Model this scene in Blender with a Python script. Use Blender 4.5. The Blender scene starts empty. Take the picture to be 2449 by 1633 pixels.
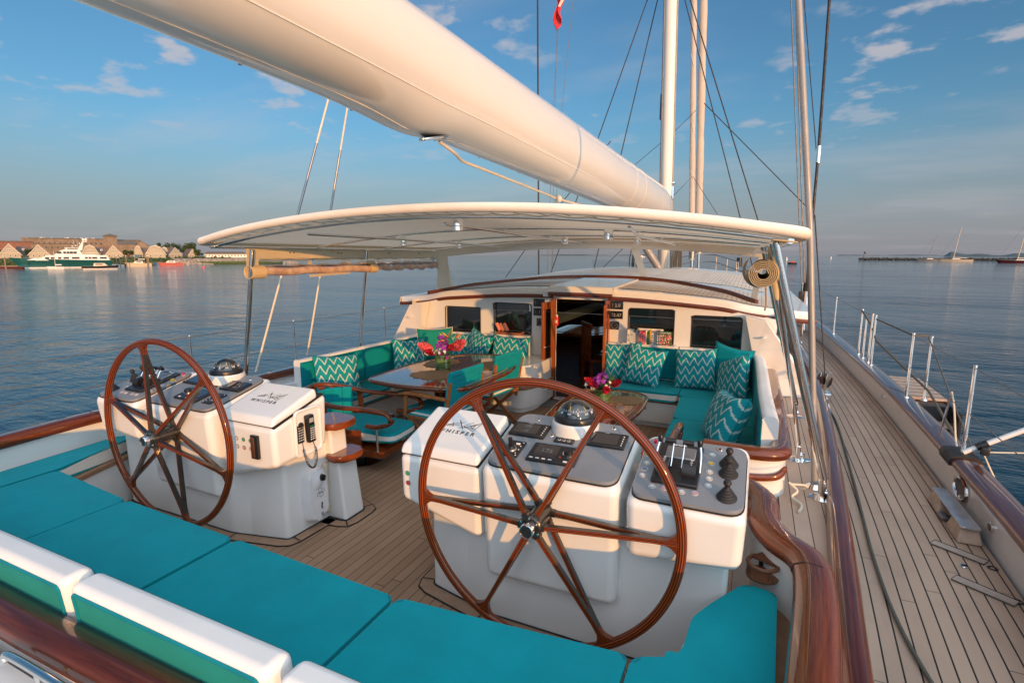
import bpy, bmesh, math, random
from mathutils import Vector, Matrix, Euler
R = math.radians; PI = math.pi
random.seed(7)
S = bpy.context.scene
C = S.collection
# ---------------------------------------------------------------- camera
cam = bpy.data.cameras.new('camera'); cam.lens = 18.51; cam.sensor_width = 36
cam.clip_start = 0.05; cam.clip_end = 40000
co = bpy.data.objects.new('camera', cam); C.objects.link(co)
co.location = (2.17, 0, 1.90); co.rotation_euler = (R(90 - 9.312), 0, R(24.70))
S.camera = co
# ---------------------------------------------------------------- sun and sky
SUN_EL, SUN_AZ = 7.0, 48.0          # low sun over the starboard quarter
sd = Vector((math.sin(R(SUN_AZ)) * math.cos(R(SUN_EL)), -math.cos(R(SUN_AZ)) * math.cos(R(SUN_EL)), math.sin(R(SUN_EL))))
sl = bpy.data.lights.new('sun', 'SUN'); sl.energy = 2.7; sl.angle = R(0.6); sl.color = (1.0, 0.47, 0.135)
so = bpy.data.objects.new('sun', sl); C.objects.link(so)
so.rotation_euler = sd.to_track_quat('Z', 'Y').to_euler(); so.location = (0, -30, 20)
W = bpy.data.worlds.new('World'); S.world = W; W.use_nodes = True
wt = W.node_tree; wt.nodes.clear()
def wn(t, **k):
    n = wt.nodes.new(t)
    for a, b in k.items(): setattr(n, a, b)
    return n
def wl(a, b): wt.links.new(a, b)
def wmath(op, a, b=None, c=None):
    n = wn('ShaderNodeMath', operation=op)
    for i, x in enumerate((a, b, c)):
        if x is None: continue
        if isinstance(x, (int, float)): n.inputs[i].default_value = x
        else: wl(x, n.inputs[i])
    return n.outputs[0]
def wmix(f, a, b, bt='MIX'):
    n = wn('ShaderNodeMix', data_type='RGBA', blend_type=bt)
    for i, x in ((0, f), (6, a), (7, b)):
        if isinstance(x, (int, float)): n.inputs[i].default_value = x
        elif isinstance(x, tuple): n.inputs[i].default_value = (*x, 1)
        else: wl(x, n.inputs[i])
    return n.outputs[2]
sky = wn('ShaderNodeTexSky', sky_type='NISHITA', sun_disc=False)
sky.sun_elevation = R(SUN_EL); sky.sun_rotation = R(180 - SUN_AZ); sky.air_density = 1.0; sky.dust_density = 1.2; sky.ozone_density = 1.6
tc = wn('ShaderNodeTexCoord'); sep = wn('ShaderNodeSeparateXYZ'); wl(tc.outputs['Generated'], sep.inputs[0])
zz = wmath('MAXIMUM', sep.outputs[2], 0.0)
den = wmath('ADD', zz, 0.13)
cmb = wn('ShaderNodeCombineXYZ')
wl(wmath('DIVIDE', sep.outputs[0], den), cmb.inputs[0]); wl(wmath('DIVIDE', sep.outputs[1], den), cmb.inputs[1])
def wnoise(scale, det, rough, off=(0, 0, 0), sc=(1, 1, 1)):
    m = wn('ShaderNodeMapping'); m.inputs[1].default_value = off; m.inputs[3].default_value = sc; wl(cmb.outputs[0], m.inputs[0])
    n = wn('ShaderNodeTexNoise'); n.inputs['Scale'].default_value = scale; n.inputs['Detail'].default_value = det; n.inputs['Roughness'].default_value = rough
    wl(m.outputs[0], n.inputs[0]); return n.outputs[0]
def wramp(x, a, b):
    n = wn('ShaderNodeMapRange', interpolation_type='SMOOTHSTEP'); wl(x, n.inputs[0]); n.inputs[1].default_value = a; n.inputs[2].default_value = b
    return n.outputs[0]
puff = wmath('MULTIPLY', wramp(wnoise(4.2, 8, .55, (3.1, 1.7, 0)), .535, .66), wramp(wnoise(.9, 2, .5, (2.1, 6.4, 0)), .36, .54))
veil = wmath('MULTIPLY', wramp(wnoise(.55, 5, .55, (9, 2, 0), (1, 2.2, 1)), .48, .74), 0.26)
cl = wmath('MAXIMUM', wmath('MULTIPLY', wmath('MULTIPLY', puff, .75), wramp(zz, .10, .30)), veil)
# warm grey band low above the horizon, opposite the setting sun
band = wn('ShaderNodeMapRange', interpolation_type='SMOOTHERSTEP'); wl(zz, band.inputs[0]); band.inputs[1].default_value = 0.0; band.inputs[2].default_value = 0.27
band.inputs[3].default_value = 1.0; band.inputs[4].default_value = 0.0
# blue side of the sky away from the sun; fill brightness added overhead and sunward, out of view
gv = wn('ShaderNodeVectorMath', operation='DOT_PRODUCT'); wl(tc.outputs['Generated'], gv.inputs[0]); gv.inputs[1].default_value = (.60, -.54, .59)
sky_fill = wn('ShaderNodeMapRange', interpolation_type='SMOOTHSTEP'); wl(gv.outputs['Value'], sky_fill.inputs[0]); sky_fill.inputs[1].default_value = 0.12; sky_fill.inputs[2].default_value = 1.0
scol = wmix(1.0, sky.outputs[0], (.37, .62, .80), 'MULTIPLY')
scol = wmix(wmath('MULTIPLY', band.outputs[0], .78), scol, (1.42, 1.36, 1.62))
scol = wmix(cl, scol, (2.5, 2.35, 2.45))
scol = wmix(sky_fill.outputs[0], scol, (7.3, 8.2, 9.2))
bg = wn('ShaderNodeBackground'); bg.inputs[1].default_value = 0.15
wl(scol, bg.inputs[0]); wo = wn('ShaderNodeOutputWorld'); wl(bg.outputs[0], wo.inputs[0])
S.view_settings.view_transform = 'Standard'; S.view_settings.look = 'None'
S.view_settings.exposure = 0.6; S.view_settings.gamma = 1.0
try: S.view_settings.use_curve_mapping = False
except Exception: pass
S.cycles.max_bounces = 10; S.cycles.transparent_max_bounces = 16; S.cycles.caustics_reflective = False; S.cycles.caustics_refractive = False

# ---------------------------------------------------------------- materials
M = {}
class NT:
    def __init__(s, name):
        s.m = bpy.data.materials.new(name); s.m.use_nodes = True; s.t = s.m.node_tree
        s.b = s.t.nodes['Principled BSDF']; M[name] = s.m
    def n(s, t, **k):
        n = s.t.nodes.new(t)
        for a, b in k.items(): setattr(n, a, b)
        return n
    def l(s, a, b): s.t.links.new(a, b)
    def set(s, **k):
        for a, v in k.items(): s.put(a.replace('_', ' '), v)
    def put(s, name, v):
        i = s.b.inputs[name]
        if isinstance(v, (int, float)): i.default_value = v
        elif isinstance(v, tuple): i.default_value = (*v, 1) if len(v) == 3 else v
        else: s.l(v, i)
    def math(s, op, a, b=None, c=None):
        n = s.n('ShaderNodeMath', operation=op)
        for i, x in enumerate((a, b, c)):
            if x is None: continue
            if isinstance(x, (int, float)): n.inputs[i].default_value = x
            else: s.l(x, n.inputs[i])
        return n.outputs[0]
    def mix(s, f, a, b, bt='MIX'):
        n = s.n('ShaderNodeMix', data_type='RGBA', blend_type=bt)
        for i, x in ((0, f), (6, a), (7, b)):
            if isinstance(x, (int, float)): n.inputs[i].default_value = x
            elif isinstance(x, tuple): n.inputs[i].default_value = (*x, 1)
            else: s.l(x, n.inputs[i])
        return n.outputs[2]
    def co(s, which='Object'): return s.n('ShaderNodeTexCoord').outputs[which]
    def map(s, v, scale=(1, 1, 1), loc=(0, 0, 0), rot=(0, 0, 0)):
        n = s.n('ShaderNodeMapping'); s.l(v, n.inputs[0]); n.inputs[1].default_value = loc; n.inputs[2].default_value = rot; n.inputs[3].default_value = scale
        return n.outputs[0]
    def noise(s, v, scale, det=3, rough=.5, out=0):
        n = s.n('ShaderNodeTexNoise'); s.l(v, n.inputs[0]); n.inputs['Scale'].default_value = scale; n.inputs['Detail'].default_value = det; n.inputs['Roughness'].default_value = rough
        return n.outputs[out]
    def white(s, v):
        n = s.n('ShaderNodeTexWhiteNoise', noise_dimensions='1D'); s.l(v, n.inputs['W']); return n.outputs[0]
    def rng(s, x, a, b, c=0.0, d=1.0, smooth=True):
        n = s.n('ShaderNodeMapRange'); 
        if smooth: n.interpolation_type = 'SMOOTHSTEP'
        s.l(x, n.inputs[0])
        for i, q in enumerate((a, b, c, d)): n.inputs[i + 1].default_value = q
        return n.outputs[0]
    def sep(s, v):
        n = s.n('ShaderNodeSeparateXYZ'); s.l(v, n.inputs[0]); return n.outputs
    def bump(s, h, st=.3, dist=.01):
        n = s.n('ShaderNodeBump'); n.inputs['Strength'].default_value = st; n.inputs['Distance'].default_value = dist; s.l(h, n.inputs['Height'])
        s.l(n.outputs[0], s.b.inputs['Normal'])
def simple(name, col, rough=.5, metal=0.0, coat=0.0, var=.06, scale=4, bump=0.0, bscale=200, spec=.5):
    m = NT(name); v = m.co()
    n = m.noise(v, scale, 4, .6)
    hi = tuple(min(1, c * (1 + var)) for c in col); lo = tuple(c * (1 - var) for c in col)
    m.set(Base_Color=m.mix(m.rng(n, .3, .7), lo, hi), Metallic=metal, Coat_Weight=coat, Coat_Roughness=.05, Specular_IOR_Level=spec)
    m.put('Roughness', m.rng(m.noise(v, scale * 3, 3), .3, .7, rough * .85, min(1, rough * 1.2)))
    if bump: m.bump(m.noise(v, bscale, 3), bump, .002)
    return m
simple('gelcoat', (.74, .745, .735), .22, coat=.5, var=.015)
simple('gelcoat matt', (.74, .74, .72), .45, var=.02)
simple('boom paint', (.82, .78, .70), .18, coat=.6, var=.012, scale=1.5)
simple('canvas white', (.78, .72, .63), .75, var=.04, bump=.15, bscale=350)
simple('canvas rim', (.80, .745, .66), .7, var=.04, bump=.15, bscale=300)
simple('canvas cream', (.90, .76, .48), .7, var=.05, bump=.15, bscale=300)
simple('vinyl white', (.78, .77, .75), .42, var=.03, bump=.1, bscale=160)
simple('steel', (.82, .82, .80), .09, metal=1, var=.02)
simple('satin steel', (.72, .76, .80), .38, metal=1)
simple('chrome', (.90, .90, .90), .05, metal=1, var=.01)
simple('grey metal', (.30, .30, .31), .4, metal=.8)
simple('mast grey', (.30, .29, .28), .45, metal=.2)
simple('panel grey', (.20, .215, .235), .42, var=.04, scale=9, bump=.1, bscale=500)
simple('black plastic', (.012, .012, .014), .32)
simple('black rubber', (.016, .015, .015), .6)
simple('screen', (.012, .010, .016), .08, coat=1.0)
simple('dark glass', (.008, .009, .010), .04, coat=1.0, spec=.8)
simple('wheel graphite', (.020, .016, .013), .28, coat=.35)
simple('rope white', (.62, .56, .44), .85, bump=.5, bscale=260)
simple('rope dark', (.09, .085, .07), .85, bump=.4, bscale=260)
simple('wire', (.022, .022, .025), .6)
simple('wire steel', (.16, .15, .14), .5, metal=.3)
simple('seam grey', (.13, .13, .13), .6)
simple('caulk', (.012, .011, .011), .6)
simple('floor mat', (.17, .165, .16), .9, var=.12, bump=.5, bscale=120)
simple('lettering', (.02, .02, .02), .5)
simple('lettering white', (.75, .75, .75), .5)
simple('lettering yellow', (.75, .62, .05), .5)
simple('lcd digits', (.34, .36, .34), .4)
simple('red plastic', (.55, .02, .04), .35)
simple('green lamp', (.03, .30, .17), .3, coat=.5)
simple('red lamp', (.32, .03, .06), .3, coat=.5)
simple('yellow plastic', (.75, .42, .02), .35)
simple('pink button', (.50, .28, .34), .35)
simple('blue button', (.08, .16, .30), .35)
simple('white button', (.55, .55, .53), .3)
simple('epirb white', (.72, .72, .74), .4, bump=.1, bscale=40)
simple('hull navy', (.010, .016, .030), .15, coat=.8)
simple('flag red', (.55, .03, .04), .8)
simple('leaf', (.035, .11, .02), .45, var=.4, scale=30)
simple('petal red', (.50, .012, .04), .5, var=.3, scale=60)
simple('petal pink', (.75, .14, .18), .5, var=.3, scale=60)
simple('petal purple', (.26, .03, .36), .5, var=.35, scale=60)
simple('petal orange', (.80, .30, .05), .5, var=.25, scale=60)
simple('petal white', (.78, .74, .62), .5, var=.1, scale=60)
simple('towel peach', (.72, .24, .15), .85, bump=.4, bscale=200)
simple('placemat', (.24, .15, .075), .7, var=.25, scale=90, bump=.6, bscale=300)
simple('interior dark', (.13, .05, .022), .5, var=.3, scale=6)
simple('interior cream', (.50, .36, .14), .7)
simple('stainless tray', (.42, .14, .06), .25, coat=.6)
simple('teak trim', (.28, .15, .08), .6, var=.15, scale=12, bump=.3, bscale=90)
simple('teak block', (.44, .32, .24), .6, var=.15, scale=14, bump=.3, bscale=90)
simple('teak margin', (.31, .19, .12), .65, var=.10, scale=10, bump=.3, bscale=90)
simple('brown post', (.30, .14, .05), .35, coat=.5, var=.2, scale=25)

for nm_ in ('canvas white', 'canvas cream'):
    mm_ = M[nm_]; t_ = mm_.node_tree; b_ = t_.nodes['Principled BSDF']; tr_ = t_.nodes.new('ShaderNodeBsdfTranslucent'); mx_ = t_.nodes.new('ShaderNodeMixShader'); mx_.inputs[0].default_value = .4
    tr_.inputs[0].default_value = (.90, .74, .56, 1); t_.links.new(b_.outputs[0], mx_.inputs[1]); t_.links.new(tr_.outputs[0], mx_.inputs[2]); t_.links.new(mx_.outputs[0], t_.nodes['Material Output'].inputs[0])
def cloth(name, col, sheen=.3):
    m = NT(name); v = m.co()
    n = m.noise(v, 3.5, 4, .6); f = m.noise(v, 900, 2, .5)
    m.set(Base_Color=m.mix(m.rng(n, .3, .7), tuple(c * .93 for c in col), tuple(c * 1.06 for c in col)), Roughness=.8, Sheen_Weight=sheen * .15, Sheen_Roughness=.5, Specular_IOR_Level=.12)
    m.bump(m.math('ADD', m.math('MULTIPLY', m.noise(v, 9, 3), 2.0), m.math('MULTIPLY', f, .25)), .35, .006)
    return m
TQ = (.0005, .265, .315)
cloth('turquoise', TQ)
cloth('turquoise light', (.010, .24, .21))
simple('deck pale', (.40, .32, .265), .6, var=.12, scale=12, bump=.3, bscale=90)
cloth('white piping', (.70, .68, .62), .1)
cloth('turquoise piping', (.004, .20, .24), .2)

# ikat chevrons on the scatter cushions, from the pillow's own UV
m = NT('chevron'); uv = m.co('UV'); x, y, _ = m.sep(uv)
jx = m.math('MULTIPLY', m.math('SUBTRACT', m.noise(m.map(uv, (1, 70, 1)), 1.0, 2), .5), .07)
xj = m.math('ADD', x, jx)
tri = m.math('ABSOLUTE', m.math('SUBTRACT', m.math('FRACT', m.math('MULTIPLY', xj, 5.0)), .5))
st = m.math('DIVIDE', m.math('FLOOR', m.math('MULTIPLY', tri, 14)), 14)
tt = m.math('ADD', m.math('MULTIPLY', tri, .65), m.math('MULTIPLY', st, .35))
d = m.math('FRACT', m.math('ADD', m.math('MULTIPLY', y, 4.7), m.math('MULTIPLY', tt, 1.75)))
ln = m.math('ABSOLUTE', m.math('SUBTRACT', d, .5))
edge = m.math('ADD', ln, m.math('MULTIPLY', m.math('SUBTRACT', m.noise(m.map(uv, (60, 14, 1)), 1.6, 2), .5), .10))
mask = m.rng(edge, .065, .135, 1.0, 0.0)
m.set(Base_Color=m.mix(mask, (.004, .25, .29), (.50, .60, .55)), Roughness=.75, Sheen_Weight=.05, Specular_IOR_Level=.15)
m.bump(m.noise(m.co(), 12, 3), .3, .006)

def planks(name, w, col, col2, seam=.075, L=1.9, dark=(.012, .011, .010), rough=.6, gap_rand=True):
    m = NT(name); uv = m.co('UV'); x, y, _ = m.sep(uv)
    s = m.math('DIVIDE', x, w); pid = m.math('FLOOR', s); fr = m.math('FRACT', s)
    rnd = m.white(pid)
    yy = m.math('ADD', m.math('DIVIDE', y, L), m.math('MULTIPLY', rnd, 7.31))
    bid = m.math('FLOOR', yy); bf = m.math('FRACT', yy)
    rnd2 = m.white(m.math('ADD', m.math('MULTIPLY', pid, 13.7), m.math('MULTIPLY', bid, 3.1)))
    se = m.math('MAXIMUM', m.math('LESS_THAN', fr, seam), m.math('LESS_THAN', bf, .0035 / L * 1.2 if gap_rand else -1))
    gr = m.noise(m.map(uv, (90, 3.0, 1)), 1.0, 4, .65)
    bl = m.noise(m.map(uv, (2.5, 1.2, 1)), 1.3, 4, .6)
    base = m.mix(m.math('ADD', m.math('MULTIPLY', rnd2, .55), m.math('MULTIPLY', gr, .45)), col, col2)
    base = m.mix(m.rng(bl, .42, .75, 0, .35), base, tuple(c * .62 for c in col))
    m.set(Base_Color=m.mix(se, base, dark), Specular_IOR_Level=.35)
    m.put('Roughness', m.math('ADD', m.math('MULTIPLY', gr, .2), rough - .1))
    m.bump(m.math('SUBTRACT', m.math('MULTIPLY', gr, .25), se), .5, .003)
    return m
planks('teak floor', .0655, (.26, .155, .095), (.37, .235, .150), .06, 2.3)
planks('teak deck', .066, (.37, .255, .185), (.51, .37, .275), .11, 1.7)
planks('teak deck wide', .085, (.37, .255, .19), (.50, .37, .28), .055, 3.0)
planks('roof planks', .055, (.58, .51, .43), (.66, .59, .50), .07, 2.2)
planks('slats', .03, (.62, .58, .52), (.70, .66, .60), .14, 9)

def wood(name, dark, light, coat=1.0, uvm=True, scl=(3.0, 55, 1), rough=.25):
    m = NT(name); v = m.co('UV') if uvm else m.co('Object')
    g = m.noise(m.map(v, scl), 1.0, 5, .65)
    g2 = m.noise(m.map(v, tuple(q * .18 for q in scl)), 1.0, 3, .5)
    f = m.math('ADD', m.math('MULTIPLY', g, .6), m.math('MULTIPLY', g2, .5))
    m.set(Base_Color=m.mix(m.rng(f, .35, .75), dark, light), Roughness=rough, Coat_Weight=coat, Coat_Roughness=.05, Coat_IOR=1.45, Specular_IOR_Level=.15)
    return m
wood('varnish', (.055, .011, .003), (.21, .048, .009))
wood('varnish dark', (.040, .008, .004), (.13, .028, .010), rough=.3)
wood('varnish block', (.085, .017, .005), (.26, .060, .014), uvm=False, scl=(25, 3, 25))
wood('chair teak', (.20, .07, .022), (.38, .15, .05), coat=.4, uvm=False, scl=(30, 30, 6), rough=.4)
wood('door wood', (.20, .050, .014), (.38, .11, .030), uvm=False, scl=(40, 40, 3))
wood('table wood', (.085, .022, .009), (.24, .070, .022), uvm=False, scl=(30, 2.4, 1), rough=.12)
# laminated wheel rim and spokes: many thin glued strips
def lam(name, n, ax):
    m = NT(name); uv = m.co('UV'); c = m.sep(uv)[ax]
    s = m.math('MULTIPLY', c, n); fr = m.math('FRACT', s); rn = m.white(m.math('FLOOR', s))
    lite = m.mix(rn, (.17, .030, .004), (.36, .075, .008))
    g = m.noise(m.map(uv, (4, 80, 1)), 1, 4, .6)
    m.set(Base_Color=m.mix(m.rng(m.math('ABSOLUTE', m.math('SUBTRACT', fr, .5)), .14, .24), lite, m.mix(g, (.022, .005, .002), (.07, .014, .004))),
          Roughness=.3, Coat_Weight=.9, Coat_Roughness=.05, Coat_IOR=1.42, Specular_IOR_Level=.1)
lam('laminated rim', 95, 1)
lam('laminated spoke', 150, 1)

# clear curtain film
m = NT('clear vinyl'); t = m.t
tr = m.n('ShaderNodeBsdfTransparent'); gl = m.n('ShaderNodeBsdfGlossy'); gl.inputs['Roughness'].default_value = .06
tr.inputs[0].default_value = (.93, .92, .90, 1)
mx = m.n('ShaderNodeMixShader'); fz = m.n('ShaderNodeFresnel'); fz.inputs[0].default_value = 1.25
m.l(fz.outputs[0], mx.inputs[0]); m.l(tr.outputs[0], mx.inputs[1]); m.l(gl.outputs[0], mx.inputs[2])
m.l(mx.outputs[0], t.nodes['Material Output'].inputs[0])
m = NT('crumpled vinyl'); v = m.co()
m.set(Base_Color=(.60, .50, .44), Roughness=.25, Transmission_Weight=.55, IOR=1.2)
m.bump(m.noise(v, 26, 4, .6), .9, .02)
m = NT('rolled vinyl'); v = m.co()
m.set(Base_Color=m.mix(m.rng(m.noise(v, 12, 3), .35, .65), (.50, .32, .24), (.68, .50, .40)), Roughness=.3, Coat_Weight=.6, Coat_Roughness=.15)
m.bump(m.noise(v, 22, 4, .6), .6, .02)
m = NT('vase glass'); m.set(Base_Color=(.10, .20, .05), Roughness=.05, Coat_Weight=1.0, Specular_IOR_Level=.8)
v = m.co(); m.put('Base Color', m.mix(m.rng(m.noise(m.map(v, (6, 6, 60)), 1, 3), .4, .6), (.035, .085, .018), (.12, .20, .045)))
m = NT('window glass'); m.set(Base_Color=(.9, .92, .94), Roughness=.02, Transmission_Weight=1.0, IOR=1.05)

# water: dark sea with short ripples on a low swell
m = NT('sea water'); v = m.co('Object')
a = m.noise(m.map(v, (1.0, 1.0, 1), rot=(0, 0, R(24))), .55, 3, .5)
b_ = m.noise(m.map(v, (.55, 1.7, 1), rot=(0, 0, R(20))), 1.9, 4, .55)
c_ = m.noise(m.map(v, (.7, 1.5, 1), rot=(0, 0, R(35))), 7.5, 3, .5)
sw = m.noise(m.map(v, (.35, 1.0, 1), rot=(0, 0, R(18))), .16, 3, .5)
h = m.math('ADD', m.math('MULTIPLY', a, .30), m.math('ADD', m.math('MULTIPLY', b_, .13), m.math('ADD', m.math('MULTIPLY', c_, .022), m.math('MULTIPLY', sw, .75))))
calm = m.rng(m.noise(m.map(v, (1, 2.5, 1)), .022, 4, .6), .40, .62, .45, 1.0)
bp = m.n('ShaderNodeBump'); bp.inputs['Distance'].default_value = .85; m.l(h, bp.inputs['Height']); m.l(m.math('MULTIPLY', calm, .8), bp.inputs['Strength']); m.l(bp.outputs[0], m.b.inputs['Normal'])
m.set(Base_Color=(.004, .026, .042), Roughness=.05, IOR=1.333, Specular_IOR_Level=.5)

def speck(name, c1, c2, sc, rough=.9, lo=.35, hi=.65):
    m = NT(name); v = m.co()
    m.set(Base_Color=m.mix(m.rng(m.noise(v, sc, 5, .65), lo, hi), c1, c2), Roughness=rough)
    return m
speck('far grass', (.035, .065, .018), (.09, .12, .035), 2)
speck('riprap', (.16, .12, .09), (.42, .33, .25), 1.4)
speck('dark rock', (.02, .02, .018), (.07, .065, .055), 1.2)
speck('far stone', (.17, .125, .09), (.25, .185, .135), .5)
speck('far stone roof', (.10, .085, .07), (.14, .12, .10), .8)
speck('far brick', (.19, .085, .06), (.25, .115, .08), .8)
speck('far shingle', (.36, .31, .22), (.45, .39, .28), 3)
speck('far roof', (.10, .075, .065), (.15, .115, .10), 3)
speck('far hill', (.045, .070, .075), (.065, .095, .10), .02)
speck('far leaves', (.018, .040, .012), (.060, .095, .028), 1.5)
speck('far bark', (.10, .07, .05), (.16, .11, .08), 3)
simple('far white', (.74, .70, .64), .5)
simple('far teal hull', (.012, .085, .080), .25, coat=.5)
simple('far dark', (.02, .018, .02), .4)
simple('far red', (.48, .12, .10), .5)
simple('far sand', (.60, .50, .36), .6)
simple('far maroon', (.10, .018, .016), .4)
simple('far window', (.03, .035, .04), .15, coat=.6)
simple('far pile', (.26, .18, .12), .9)
simple('pink buoy', (.75, .10, .14), .5)
# ---------------------------------------------------------------- geometry helpers
def V(*a): return Vector(a)
class G:
    def __init__(s): s.v = []; s.f = []; s.mi = []; s.uv = []; s.sm = []
    def add(s, vs, fs, mi=0, uvs=None, smooth=True):
        o = len(s.v); s.v += [tuple(p) for p in vs]
        for i, f in enumerate(fs):
            s.f.append([o + j for j in f]); s.mi.append(mi[i] if isinstance(mi, list) else mi); s.sm.append(smooth)
            if uvs is None: s.uv.append([(vs[j][0], vs[j][1]) for j in f])
            elif isinstance(uvs, dict): s.uv.append([uvs[j] for j in f])
            else: s.uv.append(uvs[i])
        return s
    def bm(s, b, Mx=None, mi=None, smooth=True):
        b.verts.index_update()
        if Mx is None: Mx = Matrix()
        vs = [Mx @ v.co for v in b.verts]
        fs = [[v.index for v in f.verts] for f in b.faces]
        ms = [f.material_index if mi is None else mi for f in b.faces]
        s.add(vs, fs, ms, None, smooth); b.free(); return s
    def box(s, c, size, bev=.008, rot=None, mi=0, seg=2, taper=None):
        b = bmesh.new(); bmesh.ops.create_cube(b, size=1)
        for v in b.verts:
            k = 1.0
            if taper and v.co.z > 0: k = taper
            v.co = Vector((v.co.x * size[0] * k, v.co.y * size[1] * k, v.co.z * size[2]))
        if bev > 0: bmesh.ops.bevel(b, geom=b.edges[:], offset=min(bev, min(size) * .49), segments=seg, profile=.5, affect='EDGES')
        Mx = Matrix.Translation(c)
        if rot is not None: Mx = Mx @ (Euler(rot).to_matrix().to_4x4() if isinstance(rot, tuple) else rot.to_matrix().to_4x4())
        return s.bm(b, Mx, mi)
    def hexa(s, p, bev=.02, seg=3, mi=0):   # 8 corners: bottom 4 ccw, top 4 ccw
        b = bmesh.new(); vs = [b.verts.new(q) for q in p]
        for f in ((3, 2, 1, 0), (4, 5, 6, 7), (0, 1, 5, 4), (1, 2, 6, 5), (2, 3, 7, 6), (3, 0, 4, 7)): b.faces.new([vs[i] for i in f])
        if bev > 0: bmesh.ops.bevel(b, geom=b.edges[:], offset=bev, segments=seg, profile=.5, affect='EDGES')
        return s.bm(b, None, mi)
    def prism(s, poly, z0, z1, bev=.01, seg=2, top=0, side=0, bot=None, zf=None, bevb=True):
        a = sum(poly[i][0] * poly[(i + 1) % len(poly)][1] - poly[(i + 1) % len(poly)][0] * poly[i][1] for i in range(len(poly)))
        if a < 0: poly = poly[::-1]
        b = bmesh.new(); n = len(poly)
        lo = [b.verts.new((p[0], p[1], z0)) for p in poly]; hi = [b.verts.new((p[0], p[1], z1)) for p in poly]
        f = b.faces.new(hi); f.material_index = top; f = b.faces.new(lo[::-1]); f.material_index = side if bot is None else bot
        for i in range(n):
            q = b.faces.new([lo[i], lo[(i + 1) % n], hi[(i + 1) % n], hi[i]]); q.material_index = side
        if bev > 0:
            ed = [e for e in b.edges if (e.verts[0].co.z == e.verts[1].co.z) and (bevb or e.verts[0].co.z == z1)]
            bmesh.ops.bevel(b, geom=ed, offset=bev, segments=seg, profile=.5, affect='EDGES')
        if zf:
            for v in b.verts: v.co.z += zf(v.co.x, v.co.y)
        return s.bm(b, None, None)
    def tube(s, path, r, seg=10, closed=False, mi=0, caps=True, flat=None):
        P = [Vector(p) for p in path]; n = len(P)
        rr = r if isinstance(r, (list, tuple)) else [r] * n
        T = []
        for i in range(n):
            if closed: t = P[(i + 1) % n] - P[i - 1]
            else: t = P[min(i + 1, n - 1)] - P[max(i - 1, 0)]
            T.append(t.normalized() if t.length > 1e-9 else Vector((0, 0, 1)))
        up = Vector((0, 0, 1)) if abs(T[0].z) < .9 else Vector((1, 0, 0))
        nn = (up - T[0] * up.dot(T[0])).normalized(); vs = []; uvs = {}; L = 0
        for i in range(n):
            if i: L += (P[i] - P[i - 1]).length
            nn = (nn - T[i] * nn.dot(T[i])); nn = nn.normalized() if nn.length > 1e-6 else T[i].orthogonal().normalized()
            bb = T[i].cross(nn)
            for j in range(seg):
                a = 2 * PI * j / seg
                x, y = math.cos(a), math.sin(a)
                if flat: y *= flat
                vs.append(P[i] + (nn * x + bb * y) * rr[i]); uvs[i * seg + j] = (L, j / seg * 2 * PI * rr[i])
        fs = []; fuv = []
        for i in range(n if closed else n - 1):
            for j in range(seg):
                a, b_, c, d = i * seg + j, i * seg + (j + 1) % seg, ((i + 1) % n) * seg + (j + 1) % seg, ((i + 1) % n) * seg + j
                fs.append([a, b_, c, d])
                w = 2 * PI * rr[i] / seg; la = uvs[a][0]; lb = uvs[d][0] if (i + 1) < n else la + .02
                fuv.append([(la, j * w), (la, (j + 1) * w), (lb, (j + 1) * w), (lb, j * w)])
        s.add(vs, fs, mi, fuv)
        if caps and not closed:
            s.add([vs[j] for j in range(seg)], [list(range(seg))[::-1]], mi); s.add([vs[(n - 1) * seg + j] for j in range(seg)], [list(range(seg))], mi)
        return s
    def cyl(s, p0, p1, r0, r1=None, seg=16, mi=0): return s.tube([p0, p1], [r0, r0 if r1 is None else r1], seg, mi=mi)
    def sweep(s, prof, path, closed=False, mi=0, caps=True, up=(0, 0, 1), scale=None):
        # prof: closed list of (side, up); side points to the right of travel
        P = [Vector(p) for p in path]; n = len(P); k = len(prof); U = Vector(up); vs = []; L = [0]
        for i in range(n):
            a = P[i - 1] if (i or closed) else P[0]; b = P[(i + 1) % n] if (i < n - 1 or closed) else P[-1]
            t = (b - a).normalized(); sd_ = t.cross(U).normalized()
            kk = scale[i] if scale else 1
            # mitre widening
            if (0 < i < n - 1) or closed:
                t1 = (P[i] - P[i - 1]).normalized(); c = max(.5, abs(t1.dot(t)))
            else: c = 1
            for q in prof: vs.append(P[i] + sd_ * q[0] / c * kk + U * q[1] * kk)
            if i: L.append(L[-1] + (P[i] - P[i - 1]).length)
        per = [0]
        for j in range(k): per.append(per[-1] + math.dist(prof[j], prof[(j + 1) % k]))
        fs = []; fuv = []; ms = []
        for i in range(n if closed else n - 1):
            for j in range(k):
                a, b, c, d = i * k + j, i * k + (j + 1) % k, ((i + 1) % n) * k + (j + 1) % k, ((i + 1) % n) * k + j
                fs.append([a, d, c, b]); l1 = L[i + 1] if i + 1 < n else L[i] + .1
                fuv.append([(L[i], per[j]), (l1, per[j]), (l1, per[j + 1]), (L[i], per[j + 1])]); ms.append(mi[j] if isinstance(mi, list) else mi)
        s.add(vs, fs, ms, fuv)
        if caps and not closed:
            m0 = min(mi) if isinstance(mi, list) else mi
            s.add(vs[:k], [list(range(k))], m0, smooth=False); s.add(vs[-k:], [list(range(k))[::-1]], m0, smooth=False)
        return s
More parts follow.
